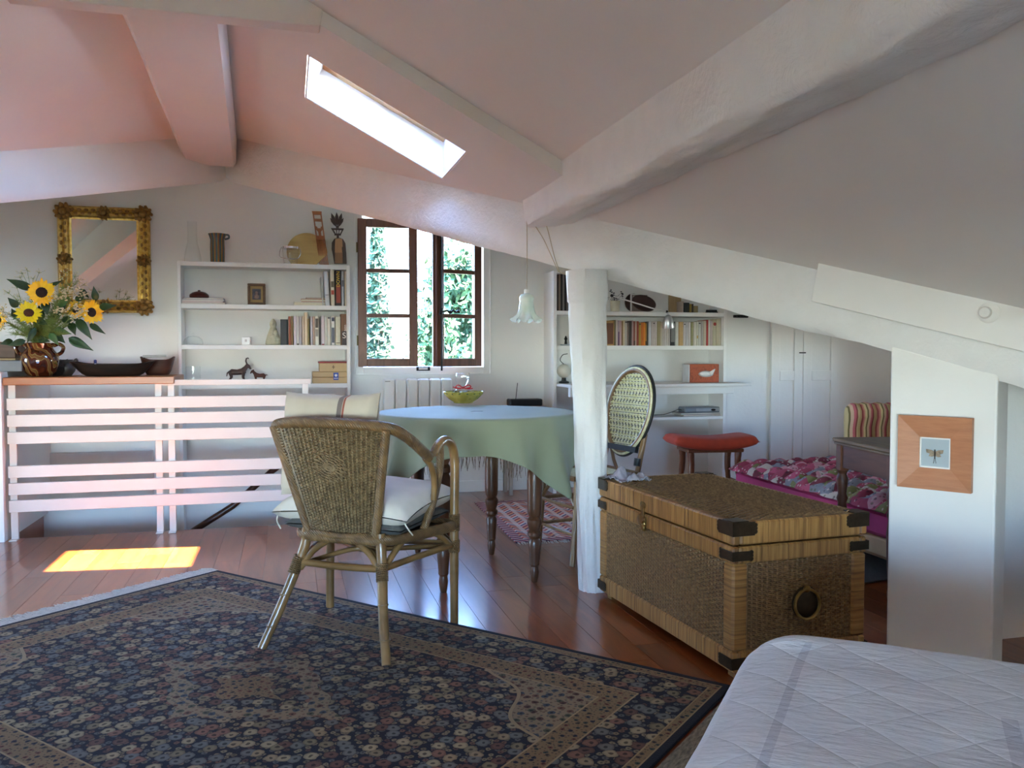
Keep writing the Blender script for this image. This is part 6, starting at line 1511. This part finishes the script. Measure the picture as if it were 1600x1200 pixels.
# tissue box
a, b = aty(1078, 592, 6.05), aty(1123.5, 592, 6.05); zt = aty(1100, 569, 6.05).z
tx = thing('tissue_box', 'orange-brown patterned tissue box tipped on its side on the writing shelf', 'box', ((a.x + b.x) / 2, 6.1, dz))
k = N('tissue_card'); k.set(Roughness=.5); k.color(k.ramp(k.noise(22, 5, .6, None, 1.2), [(.35, srgb(132, 56, 28)), (.5, srgb(178, 84, 44)), (.68, srgb(150, 66, 36))])); 
MB().bbox((a.x, 6.05, dz + .0008), (b.x, 6.16, zt), .003).build('body', k.m, tx)
MB().bbox((a.x - .012, 6.052, dz + .002), (a.x - .0005, 6.158, zt - .002), .002).build('end_flap', plain('flap_white', srgb(200, 196, 196), .6, .1), tx)
cm = Vector(((a.x + b.x) / 2 + .012, 6.049, (dz + zt) / 2 - .004)); MB().sphere(cm, (.068, .0015, .026), 28, 6).build('opening', plain('opening_grey', srgb(176, 172, 170), .6), tx, True)
ts = MB(); ts.sphere(cm + Vector((-.008, -.008, .002)), (.052, .014, .020), 18, 8); ts.tube([cm + Vector((.03, -.012, .0)), cm + Vector((.05, -.02, .02)), cm + Vector((.068, -.02, .038))], [.016, .012, .004], 8)
o = ts.build('tissue', plain('tissue_white', srgb(228, 226, 222), .9, .04, 30, bump=.6, bscale=40), tx, 'all')
# router on magazines on the low shelf
g = 'magazines under the grey receiver'
z = lying('lower magazine under the grey box on the low shelf', 1068, 1132, 648, 645.6, 6.22, .17, (150, 116, 124), zl_, grp=g)
z = lying('upper magazine under the grey box on the low shelf', 1064, 1130, 645.6, 643.2, 6.225, .165, (140, 136, 146), z, grp=g)
a, b = aty(1070, 643, 6.24), aty(1126, 643, 6.24); rt2_ = thing('receiver', 'flat grey receiver box on magazines on the low shelf under the desk', 'receiver', ((a.x + b.x) / 2, 6.3, z + .0005))
MB().bbox((a.x, 6.235, z + .0005), (b.x, 6.37, z + .045), .01).build('body', plain('grey_casing', srgb(124, 130, 138), .4, .05), rt2_)
MB().bbox((a.x + .10, 6.2335, z + .010), (b.x - .012, 6.236, z + .036), .001).build('front_panel', plain('panel_light', srgb(150, 154, 160), .35), rt2_)
MB().sphere((b.x - .07, 6.233, z + .022), (.022, .003, .009), 16, 6).build('lens', M['black'], rt2_, True)
cbq = [Vector((a.x, 6.30, z + .02)), aty(1060, 640, 6.28), aty(1040, 647, 6.25), aty(1022, 648.5, 6.25)]
for q in cbq: q.z = max(q.z, zl_ + .004)
tag(MB().tube(curve_pts(cbq, 6), .0035, 6).build('cable', M['greypad'], None, True), 'grey cable trailing left from the receiver along the low shelf', 'cable')

# ------------------------------------------------------------------ closet doors in the back wall
door = thing('door_1', None, None, kind='structure')
def cup(px, py): p = aty(px, py, YB - .02); return p
cx0, cxm, cx1 = cup(1204, 600).x, cup(1253.5, 600).x, cup(1310, 600).x
for (a, b) in ((cx0, cxm - .002), (cxm + .002, cx1)):
    w = b - a; st = .085
    lf = MB(); 
    for lo_, hi_ in (((a, YB - .03, .02), (a + st, YB - .002, 2.0)), ((b - st, YB - .03, .02), (b, YB - .002, 2.0))): lf.bbox(lo_, hi_, .003)
    zr1, zr2 = cup(1230, 583).z, cup(1230, 593).z - .01
    lf.bbox((a + st, YB - .03, zr2), (b - st, YB - .002, zr1 + .02), .003); lf.bbox((a + st, YB - .03, .02), (b - st, YB - .002, .12), .003)
    dl = lf.build('door_leaf', M['wall'], door)
    MB().box((a + st, YB - .016, .12), (b - st, YB - .001, 2.0)).build('panel', M['wall'], dl)
lt = cup(1253, 551); MB().bbox(lt + Vector((-.035, -.018, -.006)), lt + Vector((.03, -.010, .004)), .002).build('latch', M['iron'], door)
for px in (1198, 1308):
    c = cup(px, 586); MB().bbox(c + Vector((-.008, -.014, -.03)), c + Vector((.008, -.008, .03)), .002).build('hinge', M['white'], door)
hk2 = aty(1160, 494, YB - .05); ch_ = MB(); ch_.bbox(hk2 + Vector((-.06, .02, -.012)), hk2 + Vector((.07, .05, .012)), .003)
for i in range(4): ch_.tube([hk2 + Vector((-.045 + i * .03, .02, 0)), hk2 + Vector((-.045 + i * .03, -.01, -.008)), hk2 + Vector((-.045 + i * .03, -.016, .01))], .0045, 6)
tag(ch_.build('hook_rail', M['iron'], None), 'small dark hook rail on the wall just under the sloping beam, right of the bookcase', 'hooks')

# ------------------------------------------------------------------ red stool
SC = Vector((2.83, 5.25, 0)); sr = radians(-8)
st_ = thing('stool', 'wooden stool with a saddle-shaped red velvet seat behind the trunk', 'stool', tuple(SC), sr)
M['red_velvet'] = plain('red_velvet', srgb(160, 48, 22), .8, .12, 20); M['red_velvet'].node_tree.nodes['Principled BSDF'].inputs['Sheen Weight'].default_value = .06
sz = .50; tops = []; bots = []
for i in range(29):
    a = -1 + 2 * i / 28; rt3 = []; rb3 = []
    for j in range(15):
        b = -1 + 2 * j / 14; e4 = ((1 - abs(a) ** 6) * (1 - abs(b) ** 4)) ** .35
        base = sz - .045 + .035 * a * a; rt3.append(Vector((a * .295, b * .17, base + .062 * e4))); rb3.append(Vector((a * .295, b * .17, base - .028 * e4)))
    tops.append(rt3); bots.append(rb3)
MB().grid(tops).grid(bots).build('seat', M['red_velvet'], st_, 'all', local=True)
M['stool_wood'] = wood('stool_wood', srgb(92, 48, 28), srgb(134, 78, 48), 'Z', 6, .35)
MB().bbox((-.2, -.12, sz - .085), (.2, .12, sz - .06), .006).build('seat_frame', M['stool_wood'], st_, local=True)
for sx in (-1, 1):
    for sy in (-1, 1):
        MB().tube(curve_pts([(sx * .17, sy * .09, sz - .07), (sx * .165, sy * .095, sz - .17), (sx * .18, sy * .11, sz - .32), (sx * .225, sy * .14, .0)], 5), [.024] * 3 + [.022] * 5 + [.018] * 8, 9).build('leg', M['stool_wood'], st_, True, local=True)
MB().tube([(-.19, 0, .2), (.19, 0, .2)], .012, 8).build('stretcher', M['stool_wood'], st_, True, local=True)
for sx in (-1, 1): MB().tube([(sx * .19, -.115, .2), (sx * .19, .115, .2)], .012, 8).build('stretcher', M['stool_wood'], st_, True, local=True)

# ------------------------------------------------------------------ cane bistro chair
CC = Vector((1.56, 4.26, 0)); ca = radians(-103) + pi                       # local +y points back from the table
CN = Vector((.975, .22, 0)).normalized(); CS = Vector((-.22, .975, 0)).normalized()
bc_ = thing('bistro_chair', 'bistro chair with an oval black-edged woven cane back behind the post', 'chair', tuple(CC))
def cp_(b, s, z): return CC + CN * b + CS * s + Vector((0, 0, z))
M['bamboo'] = wood('bamboo', srgb(108, 78, 50), srgb(150, 116, 78), 'Z', 5, .35)
k = N('woven_cane_cream'); k.set(Roughness=.5); k.color(k.ramp(k.noise(40, 2), [(.4, srgb(206, 200, 150)), (.6, srgb(222, 218, 186))])); M['cane_cream'] = k.m
def obk(s, z): t = (z - .44) / .54; return cp_(.205 + .115 * t, s, z)
oc_z, orx, orz = .775, .205, .225
def oval(f, n=48, kx=1.0): return [obk(kx * orx * f * cos(2*pi*i/n) * (1 - .12 * (1 - sin(2*pi*i/n)) * .5), oc_z + orz * f * sin(2*pi*i/n)) for i in range(n)]
MB().tube(oval(1.0), .016, 10, closed=True).build('back_hoop', M['bamboo'], bc_, True)
MB().tube([p + CN * .004 for p in oval(1.09)], .009, 8, closed=True).build('black_edge', M['black'], bc_, True)
MB().tube([p - CN * .008 for p in oval(1.05)], .007, 8, closed=True).build('cream_edge', M['cane_cream'], bc_, True)
cv = MB(); blk = MB(); NR = 19
for j in range(NR):
    zz = oc_z - orz * .86 + 2 * orz * .86 * j / (NR - 1); q = sqrt(max(0, 1 - ((zz - oc_z) / (orz * .95)) ** 2)) * orx * .93 * (1 - .06 * (1 - (zz - oc_z) / orz))
    n_ = max(6, int(q * 2 / .014)); 
    for sg in (-1, 1):
        cv.tube([obk(-q + 2 * q * i / n_, zz + sg * .0045) + CN * (.004 * sg * (1 if i % 2 else -1)) for i in range(n_ + 1)], .0048, 5, cap=False)
    for i in range(0, n_ + 1):
        if i % 2 == j % 2: blk.tube([obk(-q + 2 * q * i / n_, zz - .012) - CN * .001, obk(-q + 2 * q * i / n_, zz + .012) - CN * .001], .003, 4)
tag(cv.build('cane_weave', M['cane_cream'], bc_, True, fix=False), kind='stuff'); tag(blk.build('dark_weave', M['black'], bc_, True, fix=False), kind='stuff')
sb = MB(); rows = []
for j in range(2):
    rows.append([obk(s_, .555 + .03 * j) for s_ in (-.15, -.07, 0, .07, .15)])
sb.grid(rows); solid(sb.build('back_band', M['black'], bc_), .022)
for s_ in (-1, 1):
    lg2 = MB().tube(curve_pts([obk(s_ * .165, .66) + CN * .012, cp_(.215, s_ * .165, .45), cp_(.20, s_ * .165, .42), cp_(.235, s_ * .18, .2), cp_(.275, s_ * .19, .0)], 5), .0155, 9).build('rear_leg', M['bamboo'], bc_, True)
    MB().tube([cp_(.212, s_ * .165, .49), cp_(.218, s_ * .165, .53)], .019, 9).build('black_binding', M['black'], lg2, True)
    MB().tube(curve_pts([cp_(-.17, s_ * .17, .44), cp_(-.18, s_ * .175, .25), cp_(-.20, s_ * .18, .001)], 5), .0155, 9).build('front_leg', M['bamboo'], bc_, True)
    for zz in (.16, .30): MB().tube([cp_(-.185, s_ * .176, zz), cp_(.245, s_ * .18, zz)], .010, 8).build('side_stretcher', M['bamboo'], bc_, True)
    MB().tube([cp_(.21, s_ * .165, .38), cp_(.0, s_ * .1, .43)], .010, 8).build('brace', M['bamboo'], bc_, True)
    MB().tube(curve_pts([cp_(-.18, s_ * .175, .30), cp_(-.178, s_ * .09, .385), cp_(-.175, 0, .415)], 5), .010, 8).build('front_brace', M['bamboo'], bc_, True)
for zz in (.16, .30): MB().tube([cp_(-.19, -.176, zz), cp_(-.19, .176, zz)], .010, 8).build('front_stretcher', M['bamboo'], bc_, True)
MB().tube([obk(.1, .56), obk(.06, .50), cp_(.2, .0, .45)], .010, 8).build('cane_arch', M['bamboo'], bc_, True)
st2 = MB(); rows = []
for i in range(9): rows.append([cp_(-.19 + .4 * i / 8, -.19 + .38 * j / 8, .452 - .006 * (1 - ((i - 4) / 4) ** 2) * (1 - ((j - 4) / 4) ** 2)) for j in range(9)])
st2.grid(rows); solid(st2.build('seat', M['cane_cream'], bc_), .012)
MB().tube([cp_(-.195, -.19, .45), cp_(-.195, .19, .45), cp_(.205, .18, .45), cp_(.205, -.18, .45)], .014, 8, closed=True).build('seat_rail', M['bamboo'], bc_, True)

# ------------------------------------------------------------------ divan with its quilt, striped chair, side table
DA = radians(-2)                                    # the long side runs along -y
DO = Vector((2.66, 4.62, 0))
dv_ = thing('divan', 'low divan with a pink mattress on a cream base behind the trunk', 'bed', tuple(DO), DA)
DL, DW = 1.76, .84
MB().bbox((.03, -DL, .14), (DW - .03, 0, .25), .02).build('base', plain('cream_base', srgb(196, 168, 128), .9, .06), dv_, local=True)
MB().bbox((0, -DL, .25), (DW, 0, .372), .02).build('mattress', plain('pink_mattress', srgb(178, 56, 110), .8, .06), dv_, local=True)
for x in (.1, DW - .1):
    for y in (-.12, -DL + .12): MB().bbox((x - .03, y - .03, 0), (x + .03, y + .03, .14), .004).build('foot', M['walnut'], dv_, local=True)
k = N('patchwork'); k.set(Roughness=.9); o = k.obj()
vo = k.n('ShaderNodeTexVoronoi'); vo.inputs['Scale'].default_value = 13; k.l(o, vo.inputs['Vector'])
c = k.ramp(k.xyz(vo.outputs['Color'])[0], [(0, srgb(150, 50, 74)), (.14, srgb(190, 84, 112)), (.26, srgb(116, 44, 60)), (.38, srgb(200, 184, 174)), (.52, srgb(128, 124, 76)), (.62, srgb(168, 66, 90)), (.74, srgb(206, 146, 156)), (.86, srgb(132, 130, 140))], 'CONSTANT')
sm2 = k.n('ShaderNodeTexVoronoi'); sm2.inputs['Scale'].default_value = 42; k.l(o, sm2.inputs['Vector'])
c = k.mix(k.math('MULTIPLY', k.math('LESS_THAN', sm2.outputs['Distance'], .33), .6), c, k.ramp(k.xyz(sm2.outputs['Color'])[1], [(0, srgb(220, 196, 190)), (.4, srgb(150, 40, 70)), (.6, srgb(84, 96, 60)), (.8, srgb(60, 40, 60))], 'CONSTANT'))
k.color(c); k.bump(k.noise(60, 3), .4, .006); M['quilt'] = k.m
qt = thing('quilt', 'thick tufted pink and red patchwork quilt spread on the divan', 'quilt', tuple(DO + Vector((0, 0, .372))), DA)
ORIGIN[qt.name] = Matrix.Translation(DO) @ Matrix.Rotation(DA, 4, 'Z'); qt.location.z = 0; 
tops = []; bots = []; NX, NY = 60, 120
for i in range(NX + 1):
    x = -.035 + (DW + .07) * i / NX; a = 2 * i / NX - 1; r1_ = []; r2_ = []
    for j in range(NY + 1):
        y = .03 - (DL + .06) * j / NY; b = 2 * j / NY - 1
        edge = ((1 - abs(a) ** 10) * (1 - abs(b) ** 14)) ** .4
        tuft = abs(sin(x * pi / .115 + .4)) ** .6 * abs(sin(y * pi / .115)) ** .6
        wav = .012 * mathutils.noise.fractal(Vector((x * 5, y * 5, 0)), 1, 2, 3) + .05 * max(0, (x - .55)) * (1 if y > -.8 else .6)
        r1_.append(Vector((x + .012 * sin(y * 26) * abs(a) ** 6, y, .378 + (.035 + .042 * tuft) * edge + wav * edge))); r2_.append(Vector((x, y, .376)))
    tops.append(r1_); bots.append(r2_)
MB().grid(tops).grid(bots).build('cover', M['quilt'], qt, 'all', local=True)
# striped slipper chair
k = N('striped_ticking'); k.set(Roughness=.85); x, y, z = k.xyz(k.obj())
f = k.math('FRACT', k.math('MULTIPLY', x, 10)); k.color(k.ramp(f, [(0, srgb(200, 170, 120)), (.12, srgb(168, 84, 80)), (.24, srgb(200, 128, 112)), (.34, srgb(206, 184, 136)), (.46, srgb(112, 96, 56)), (.54, srgb(206, 170, 140)), (.68, srgb(190, 96, 100)), (.8, srgb(140, 72, 60)), (.88, srgb(200, 176, 128))], 'CONSTANT')); k.bump(k.noise(80, 2), .2, .003); M['ticking'] = k.m
SP = atz(1372, 740, .3); SP = EYE + (ray(1380, 660)) * 5.8; SP.z = 0
sl_ = thing('slipper_chair', 'small armless chair in striped ticking with a rolled top beyond the quilt', 'chair', tuple(SP), radians(-18))
top = EYE.z + (550 - 632) / FPX * 5.8
rows = []
for i in range(41):
    a = -1 + 2 * i / 40; ch = .018 * abs(sin(a * pi * 3)); row = []
    for (y, z) in ((.05, .30), (-.07, .32), (-.10, .42), (-.085, top - .15), (-.10, top - .115), (-.12, top - .085), (-.115, top - .04), (-.07, top), (.0, top + .005), (.05, top - .02), (.07, top - .09), (.05, top - .16), (.07, .30)):
        e6 = (1 - abs(a) ** 8); row.append(Vector((a * .26, y * (.35 + .65 * e6) - (ch if y < 0 else 0) * e6, z - .03 * (1 - e6) * (1 if z > .5 else 0) + (ch * .7 if z > top - .1 else 0))))
    rows.append(row)
sb2 = MB().grid(rows); m = 13; sb2.f.append(tuple(range(m))); sb2.f.append(tuple(40 * m + j for j in range(m)))
sb2.build('backrest', M['ticking'], sl_, 'all', local=True)
MB().bbox((-.27, -.56, .24), (.27, .0, .40), .05).build('seat', M['ticking'], sl_, 50, local=True)
for x in (-.22, .22):
    for y in (-.50, .02): MB().tube([(x, y, .25), (x, y, .0)], [.022, .014], 8).build('leg', M['walnut'], sl_, True, local=True)
# brown side table
tz2 = .70; e0 = Vector((2.465, 3.40, 0)); ta_ = radians(-9); e1 = e0 - Vector((-sin(ta_), cos(ta_), 0)) * .50
M['oak'] = wood('dark_oak_top', srgb(92, 68, 46), srgb(132, 104, 74), 'Y', 6, .6); M['oak_side'] = wood('dark_oak', srgb(78, 42, 24), srgb(118, 70, 44), 'Y', 6, .5)
sdt = thing('side_table', 'dark brown antique table with a turned leg between quilt and pillar', 'table', (e1.x, e1.y, 0), ta_)
SL = (e0 - e1).length; SWd = 1.16
MB().bbox((-.0, .0, tz2 - .018), (SWd, SL, tz2), .006).build('tabletop', M['oak'], sdt, local=True)
MB().bbox((.006, .006, tz2 - .03), (SWd - .006, SL - .006, tz2 - .018), .004).build('moulding', M['oak'], sdt, local=True)
MB().bbox((.022, .03, tz2 - .135), (.042, SL - .03, tz2 - .03), .002).bbox((.03, SL - .042, tz2 - .135), (SWd - .03, SL - .022, tz2 - .03), .002).bbox((SWd - .042, .03, tz2 - .135), (SWd - .022, SL - .03, tz2 - .03), .002).bbox((.03, .022, tz2 - .135), (SWd - .03, .042, tz2 - .03), .002).build('apron', M['oak_side'], sdt, local=True)
for x in (.036, SWd - .036):
    for y in (.036, SL - .036):
        MB().bbox((x - .022, y - .022, tz2 - .15), (x + .022, y + .022, tz2 - .03), .003).build('leg_block', M['oak_side'], sdt, local=True)
        zb2 = 0.0005 if x < .1 else .0005
        MB().lathe([(.014, zb2), (.019, .03), (.016, .06), (.021, .09), (.015, .12), (.021, .2), (.026, .34), (.019, .40), (.026, .42), (.019, .44), (.022, .47), (.028, .51), (.019, .535), (.025, .55)], 16, (x, y, 0)).build('leg', M['oak_side'], sdt, 40, local=True)
mt = MB().bbox((0, 0, .0008), (.5, .75, .010), .003); mo_ = thing('floor_mat', 'plain dark grey floor mat lying under the divan', 'mat', (2.60, 3.36, 0), radians(10))
MB().bbox((0, 0, .0008), (.6, .8, .009), .003).build('mat', plain('grey_mat', srgb(84, 76, 68), .95, .15, 60, bump=.4), mo_, local=True)

# ------------------------------------------------------------------ moth picture on the pillar
def pp(px, py, off): return bplane(px, py, off + .012)
pic = thing('moth_picture', 'square peach wooden frame holding a pinned moth on the white pillar', 'picture', tuple(bplane(1465, 770, .012)))
ctr = (pp(1408, 645, 0) + pp(1519, 773, 0)) / 2; hx_ = ((pp(1524, 655, 0) - pp(1408, 645, 0)).length + (pp(1519, 773, 0) - pp(1405, 757, 0)).length) / 4; hz_ = .126
ax_ = Vector((bdir.x, bdir.y, 0)); nn = Vector((bnr.x, bnr.y, 0)); az_ = Vector((0, 0, 1))
def pl_(a, b, h): return ctr + ax_ * a + az_ * b + nn * h
k = N('peach_wood'); k.set(Roughness=.45); k.color(k.ramp(k.noise(1.5, 5, .6, k.map(k.obj(), (6, 6, 40))), [(.3, srgb(172, 112, 78)), (.7, srgb(190, 130, 94))])); M['peach'] = k.m
ih = hx_ * .42; ihz = hz_ * .42; corners = [(-1, -1), (1, -1), (1, 1), (-1, 1)]
for i in range(4):
    (a0_, b0_), (a1_, b1_) = corners[i], corners[(i + 1) % 4]; e = .0008; mb = MB()
    o1, o2 = pl_(a0_ * hx_, b0_ * hz_, .001), pl_(a1_ * hx_, b1_ * hz_, .001); i1, i2 = pl_(a0_ * ih, b0_ * ihz, .001), pl_(a1_ * ih, b1_ * ihz, .001)
    mb.add([o1, o2, i2, i1, o1 + nn * .024, o2 + nn * .024, i2 + nn * .012, i1 + nn * .012], [(0, 3, 2, 1), (4, 5, 6, 7), (0, 1, 5, 4), (1, 2, 6, 5), (2, 3, 7, 6), (3, 0, 4, 7)])
    mb.build('frame_side', M['peach'], pic)
MB().prism([pl_(-ih, -ihz, .002), pl_(ih, -ihz, .002), pl_(ih, ihz, .002), pl_(-ih, ihz, .002)], nn * .004).build('backing', plain('backing_pale', srgb(170, 180, 186), .8, .04), pic)
bd2 = MB()
for (a0_, a1_, b0_, b1_) in ((-ih, ih, ihz * .9, ihz), (-ih, ih, -ihz, -ihz * .9), (-ih, -ih * .9, -ihz, ihz), (ih * .9, ih, -ihz, ihz)):
    bd2.prism([pl_(a0_, b0_, .006), pl_(a1_, b0_, .006), pl_(a1_, b1_, .006), pl_(a0_, b1_, .006)], nn * .003)
bd2.build('inner_border', M['white'], pic)
mo2 = MB()
for sg in (-1, 1):
    mo2.prism([pl_(0, .004, .009), pl_(sg * .012, .010, .010), pl_(sg * .028, .012, .012), pl_(sg * .026, .0, .012), pl_(sg * .014, -.004, .010), pl_(0, -.006, .009)], nn * .0008)
    mo2.prism([pl_(0, -.002, .008), pl_(sg * .016, -.003, .009), pl_(sg * .020, -.012, .009), pl_(sg * .010, -.014, .009), pl_(0, -.010, .008)], nn * .0008)
moth = mo2.build('moth', plain('moth_wings', srgb(150, 132, 112), .8, .3, 120), pic)
mb = MB(); mb.tube([pl_(0, .012, .011), pl_(0, -.004, .011), pl_(0, -.02, .010)], [.002, .003, .0015], 6)
for sg in (-1, 1): mb.tube([pl_(sg * .001, -.016, .010), pl_(sg * .004, -.036, .010)], .0007, 4)
mb.build('moth_body', plain('moth_dark', srgb(66, 54, 48), .8), moth, True)

# ------------------------------------------------------------------ bed in the foreground
BZ = .505; bcn_ = atz(1258, 984, BZ)

bed = thing('bed', 'bed in the right foreground under a white quilted cover', 'bed', (1.35, .75, 0))
ux = Vector((.76, -.65, 0)); uy = Vector((-.65, -.76, 0))      # along the far edge / down the left side
BO = bcn_ + Vector((-.055, .075, 0))
def bp_(a, b, z): p = BO + ux * a + uy * b; p.z = z; return p
BLX, BLY = 1.55, 2.0
MB().prism([bp_(.08, .08, .06), bp_(BLX, .08, .06), bp_(BLX, BLY, .06), bp_(.08, BLY, .06)], (0, 0, .2)).build('base', plain('bed_base', srgb(120, 112, 104), .9), bed)
MB().prism([bp_(.05, .05, .26), bp_(BLX, .05, .26), bp_(BLX, BLY, .26), bp_(.05, BLY, .26)], (0, 0, .215)).build('mattress', M['linen'], bed)
for a, b in ((.15, .15), (BLX - .1, .15), (.15, BLY - .1), (BLX - .1, BLY - .1)): MB().tube([bp_(a, b, .0), bp_(a, b, .07)], .03, 10).build('foot', M['walnut'], bed)
k = N('white_quilting'); k.set(Roughness=.85); uvn = k.n('ShaderNodeUVMap').outputs[0]; x, y, z = k.xyz(uvn)
col = k.ramp(k.noise(5, 3), [(.3, srgb(196, 196, 200)), (.7, srgb(208, 207, 210))])
def bandm(v, c0, w): return k.math('LESS_THAN', k.math('ABSOLUTE', k.math('SUBTRACT', v, c0)), w)
seam = k.math('MAXIMUM', k.math('MULTIPLY', bandm(x, .10, .008), k.math('GREATER_THAN', y, .09)), k.math('MULTIPLY', bandm(x, .44, .012), k.math('GREATER_THAN', y, .34)))
col = k.mix(k.math('MULTIPLY', seam, .5), col, srgb(160, 160, 172)); k.color(col)
d1 = k.math('ABSOLUTE', k.math('SUBTRACT', k.math('FRACT', k.math('MULTIPLY', k.math('ADD', x, y), 6.5)), .5)); d2 = k.math('ABSOLUTE', k.math('SUBTRACT', k.math('FRACT', k.math('MULTIPLY', k.math('SUBTRACT', x, y), 6.5)), .5))
dia = k.math('POWER', k.math('MINIMUM', d1, d2), .45)
rip = k.noise(1, 3, .6, k.map(uvn, (18, 60, 1))); rows_ = k.n('ShaderNodeTexWave', bands_direction='X'); rows_.inputs['Scale'].default_value = 6.5; rows_.inputs['Distortion'].default_value = .6; k.l(uvn, rows_.inputs[0])
inner = k.math('MULTIPLY', k.math('GREATER_THAN', x, .45), k.math('GREATER_THAN', y, .35))
hgt_ = k.math('ADD', k.math('MULTIPLY', k.math('ADD', k.math('MULTIPLY', dia, k.math('SUBTRACT', 1, inner)), k.math('MULTIPLY', k.math('POWER', rows_.outputs['Fac'], .3), inner)), .8), k.math('MULTIPLY', rip, .7))
k.bump(hgt_, .55, .012); M['bedspread'] = k.m
sp2 = thing('bedspread', 'white quilted bedspread with stitched diamonds covering the foreground bed', 'bedspread', (1.35, .75, 0))
cells = MB(); uvs = []; R_ = .10
rows = []; uvr = []
seq = [(-.045, .10), (-.045, .2), (-.042, .3), (-.038, .38), (-.03, .43), (-.012, .475), (.012, .494), (.04, .502)] + [(.06 + i * .045, .505) for i in range(34)]
nB = 60
for (a, z) in seq:
    row = []; ur = []
    for j in range(nB + 1):
        # b from the hanging far end over the edge to the near end
        if j < 7: b, zc = [(-.04, .12), (-.04, .24), (-.036, .36), (-.026, .43), (-.008, .478), (.016, .496), (.05, .505)][j]
        else: b, zc = .05 + (BLY - .05) * (j - 7) / (nB - 7), .505
        aa, bb2 = a, b
        if a < .14 and b < .14:                            # round the corner
            q = Vector((min(a, .14) - .14, min(b, .14) - .14)); m_ = max(abs(q.x), abs(q.y)); l_ = q.length
            if l_ > 1e-6: q *= m_ / l_; aa, bb2 = .14 + q.x, .14 + q.y
        zz = min(z, zc) + .004 * mathutils.noise.noise(Vector((a * 9, b * 9, 0))) - .018 * max(0, 1 - ((a - .0) / .25)) * (1 if z > .49 else 0) * (1 if b > .1 else 0)
        row.append(bp_(aa, bb2, zz)); ur.append((a, b))
    rows.append(row); uvr.append(ur)
cells.grid(rows)
so2 = cells.build('cover', M['bedspread'], sp2, 'all', fix=False)
uvl = so2.data.uv_layers.new(name='UVMap'); flat = [q for r in uvr for q in r]
for lp_ in so2.data.loops: uvl.data[lp_.index].uv = flat[lp_.vertex_index]
subsurf(so2); 
# mat beside the bed
bm_ = thing('bedside_mat', 'pale grey-brown knitted mat between the rug and the bed', 'mat', tuple(rr_ + ex * .012), atan2(ex.y, ex.x))
k = N('knitted_mat'); k.set(Roughness=.95); n1 = k.noise(1, 3, .6, k.map(k.obj(), (120, 30, 1))); k.color(k.ramp(n1, [(.35, srgb(92, 84, 70)), (.65, srgb(140, 128, 108))])); k.bump(n1, .8, .006)
MB().bbox((0, -1.2, .0008), (.5, -.03, .011), .004).build('mat', k.m, bm_, local=True)
# ------------------------------------------------------------------ garden beyond the window
M['bark'] = wood('bark', srgb(80, 64, 50), srgb(120, 100, 80), 'Z', 3, .9)
M['cypress'] = plain('cypress_green', srgb(40, 64, 42), .9, .3, 2)
M['broadleaf'] = plain('broadleaf_green', srgb(46, 74, 38), .8, .3, 2)
struct('ground', MB().box((-80, -80, -5.4), (80, 90, -5.2)), plain('garden_ground', srgb(62, 66, 44), .9, .2, .5))
def tree(label, x, y, h, r, mat, columnar, seed, name, grp=None):
    t = thing(name, label, 'tree', (x, y, -5.2), group=grp); rg = random.Random(seed)
    MB().tube([(x, y, -5.2), (x + .05, y, -5.2 + h * (.9 if columnar else .6))], [.16, .06], 8).build('trunk', M['bark'], t, True)
    cr = MB(); n = 5200 if not columnar else 3800
    blobs = [(0, 0, .72, 1.0)] + [(rg.uniform(-.6, .6), rg.uniform(-.6, .6), rg.uniform(.45, .95), rg.uniform(.35, .6)) for _ in range(12)]
    for i in range(n):
        if columnar:
            f = rg.random(); z = -5.2 + h * (.05 + .95 * f); rr = r * min(1, 6 * f + .3) * (1 - f) ** .55 * sqrt(rg.random()) ; a = rg.uniform(0, 2 * pi); p = Vector((x + rr * cos(a), y + rr * sin(a), z)); s_ = .12
        else:
            bx_, by_, bz_, br = rg.choice(blobs); d = Vector((rg.gauss(0, 1), rg.gauss(0, 1), rg.gauss(0, 1))).normalized() * br * r * rg.uniform(.6, 1); p = Vector((x + bx_ * r, y + by_ * r, -5.2 + h * bz_)) + d; s_ = .11
        u_ = Vector((rg.gauss(0, 1), rg.gauss(0, 1), rg.gauss(0, 1))).normalized(); v_ = u_.orthogonal().normalized(); s_ *= rg.uniform(.6, 1.3)
        cr.add([p - u_ * s_, p + v_ * s_ * .5, p + u_ * s_, p - v_ * s_ * .5], [(0, 1, 2, 3)])
    tag(cr.build('foliage', mat, t, fix=False), kind='stuff')
def outp(px, dist): d = ray(px, 520); return EYE + d * (dist / d.y)
p = outp(592, 22); tree('tall slim cypress seen through the left casement', p.x, p.y, 10.2, .62, M['cypress'], True, 1, 'cypress')
p = outp(716, 19); tree('broad leafy tree filling the right casement', p.x, p.y, 10.0, 1.25, M['broadleaf'], False, 2, 'leafy_tree')
p = outp(668, 40); tree('distant round tree seen between the two casements', p.x, p.y, 7.6, 1.6, M['broadleaf'], False, 3, 'leafy_tree')
p = outp(632, 30); tree('low distant bush behind the left casement stile', p.x, p.y, 6.2, .9, M['broadleaf'], False, 4, 'bush')
p = outp(582, 17); tree('leafy bush at the foot of the cypress', p.x, p.y, 5.4, .55, M['broadleaf'], False, 5, 'bush')
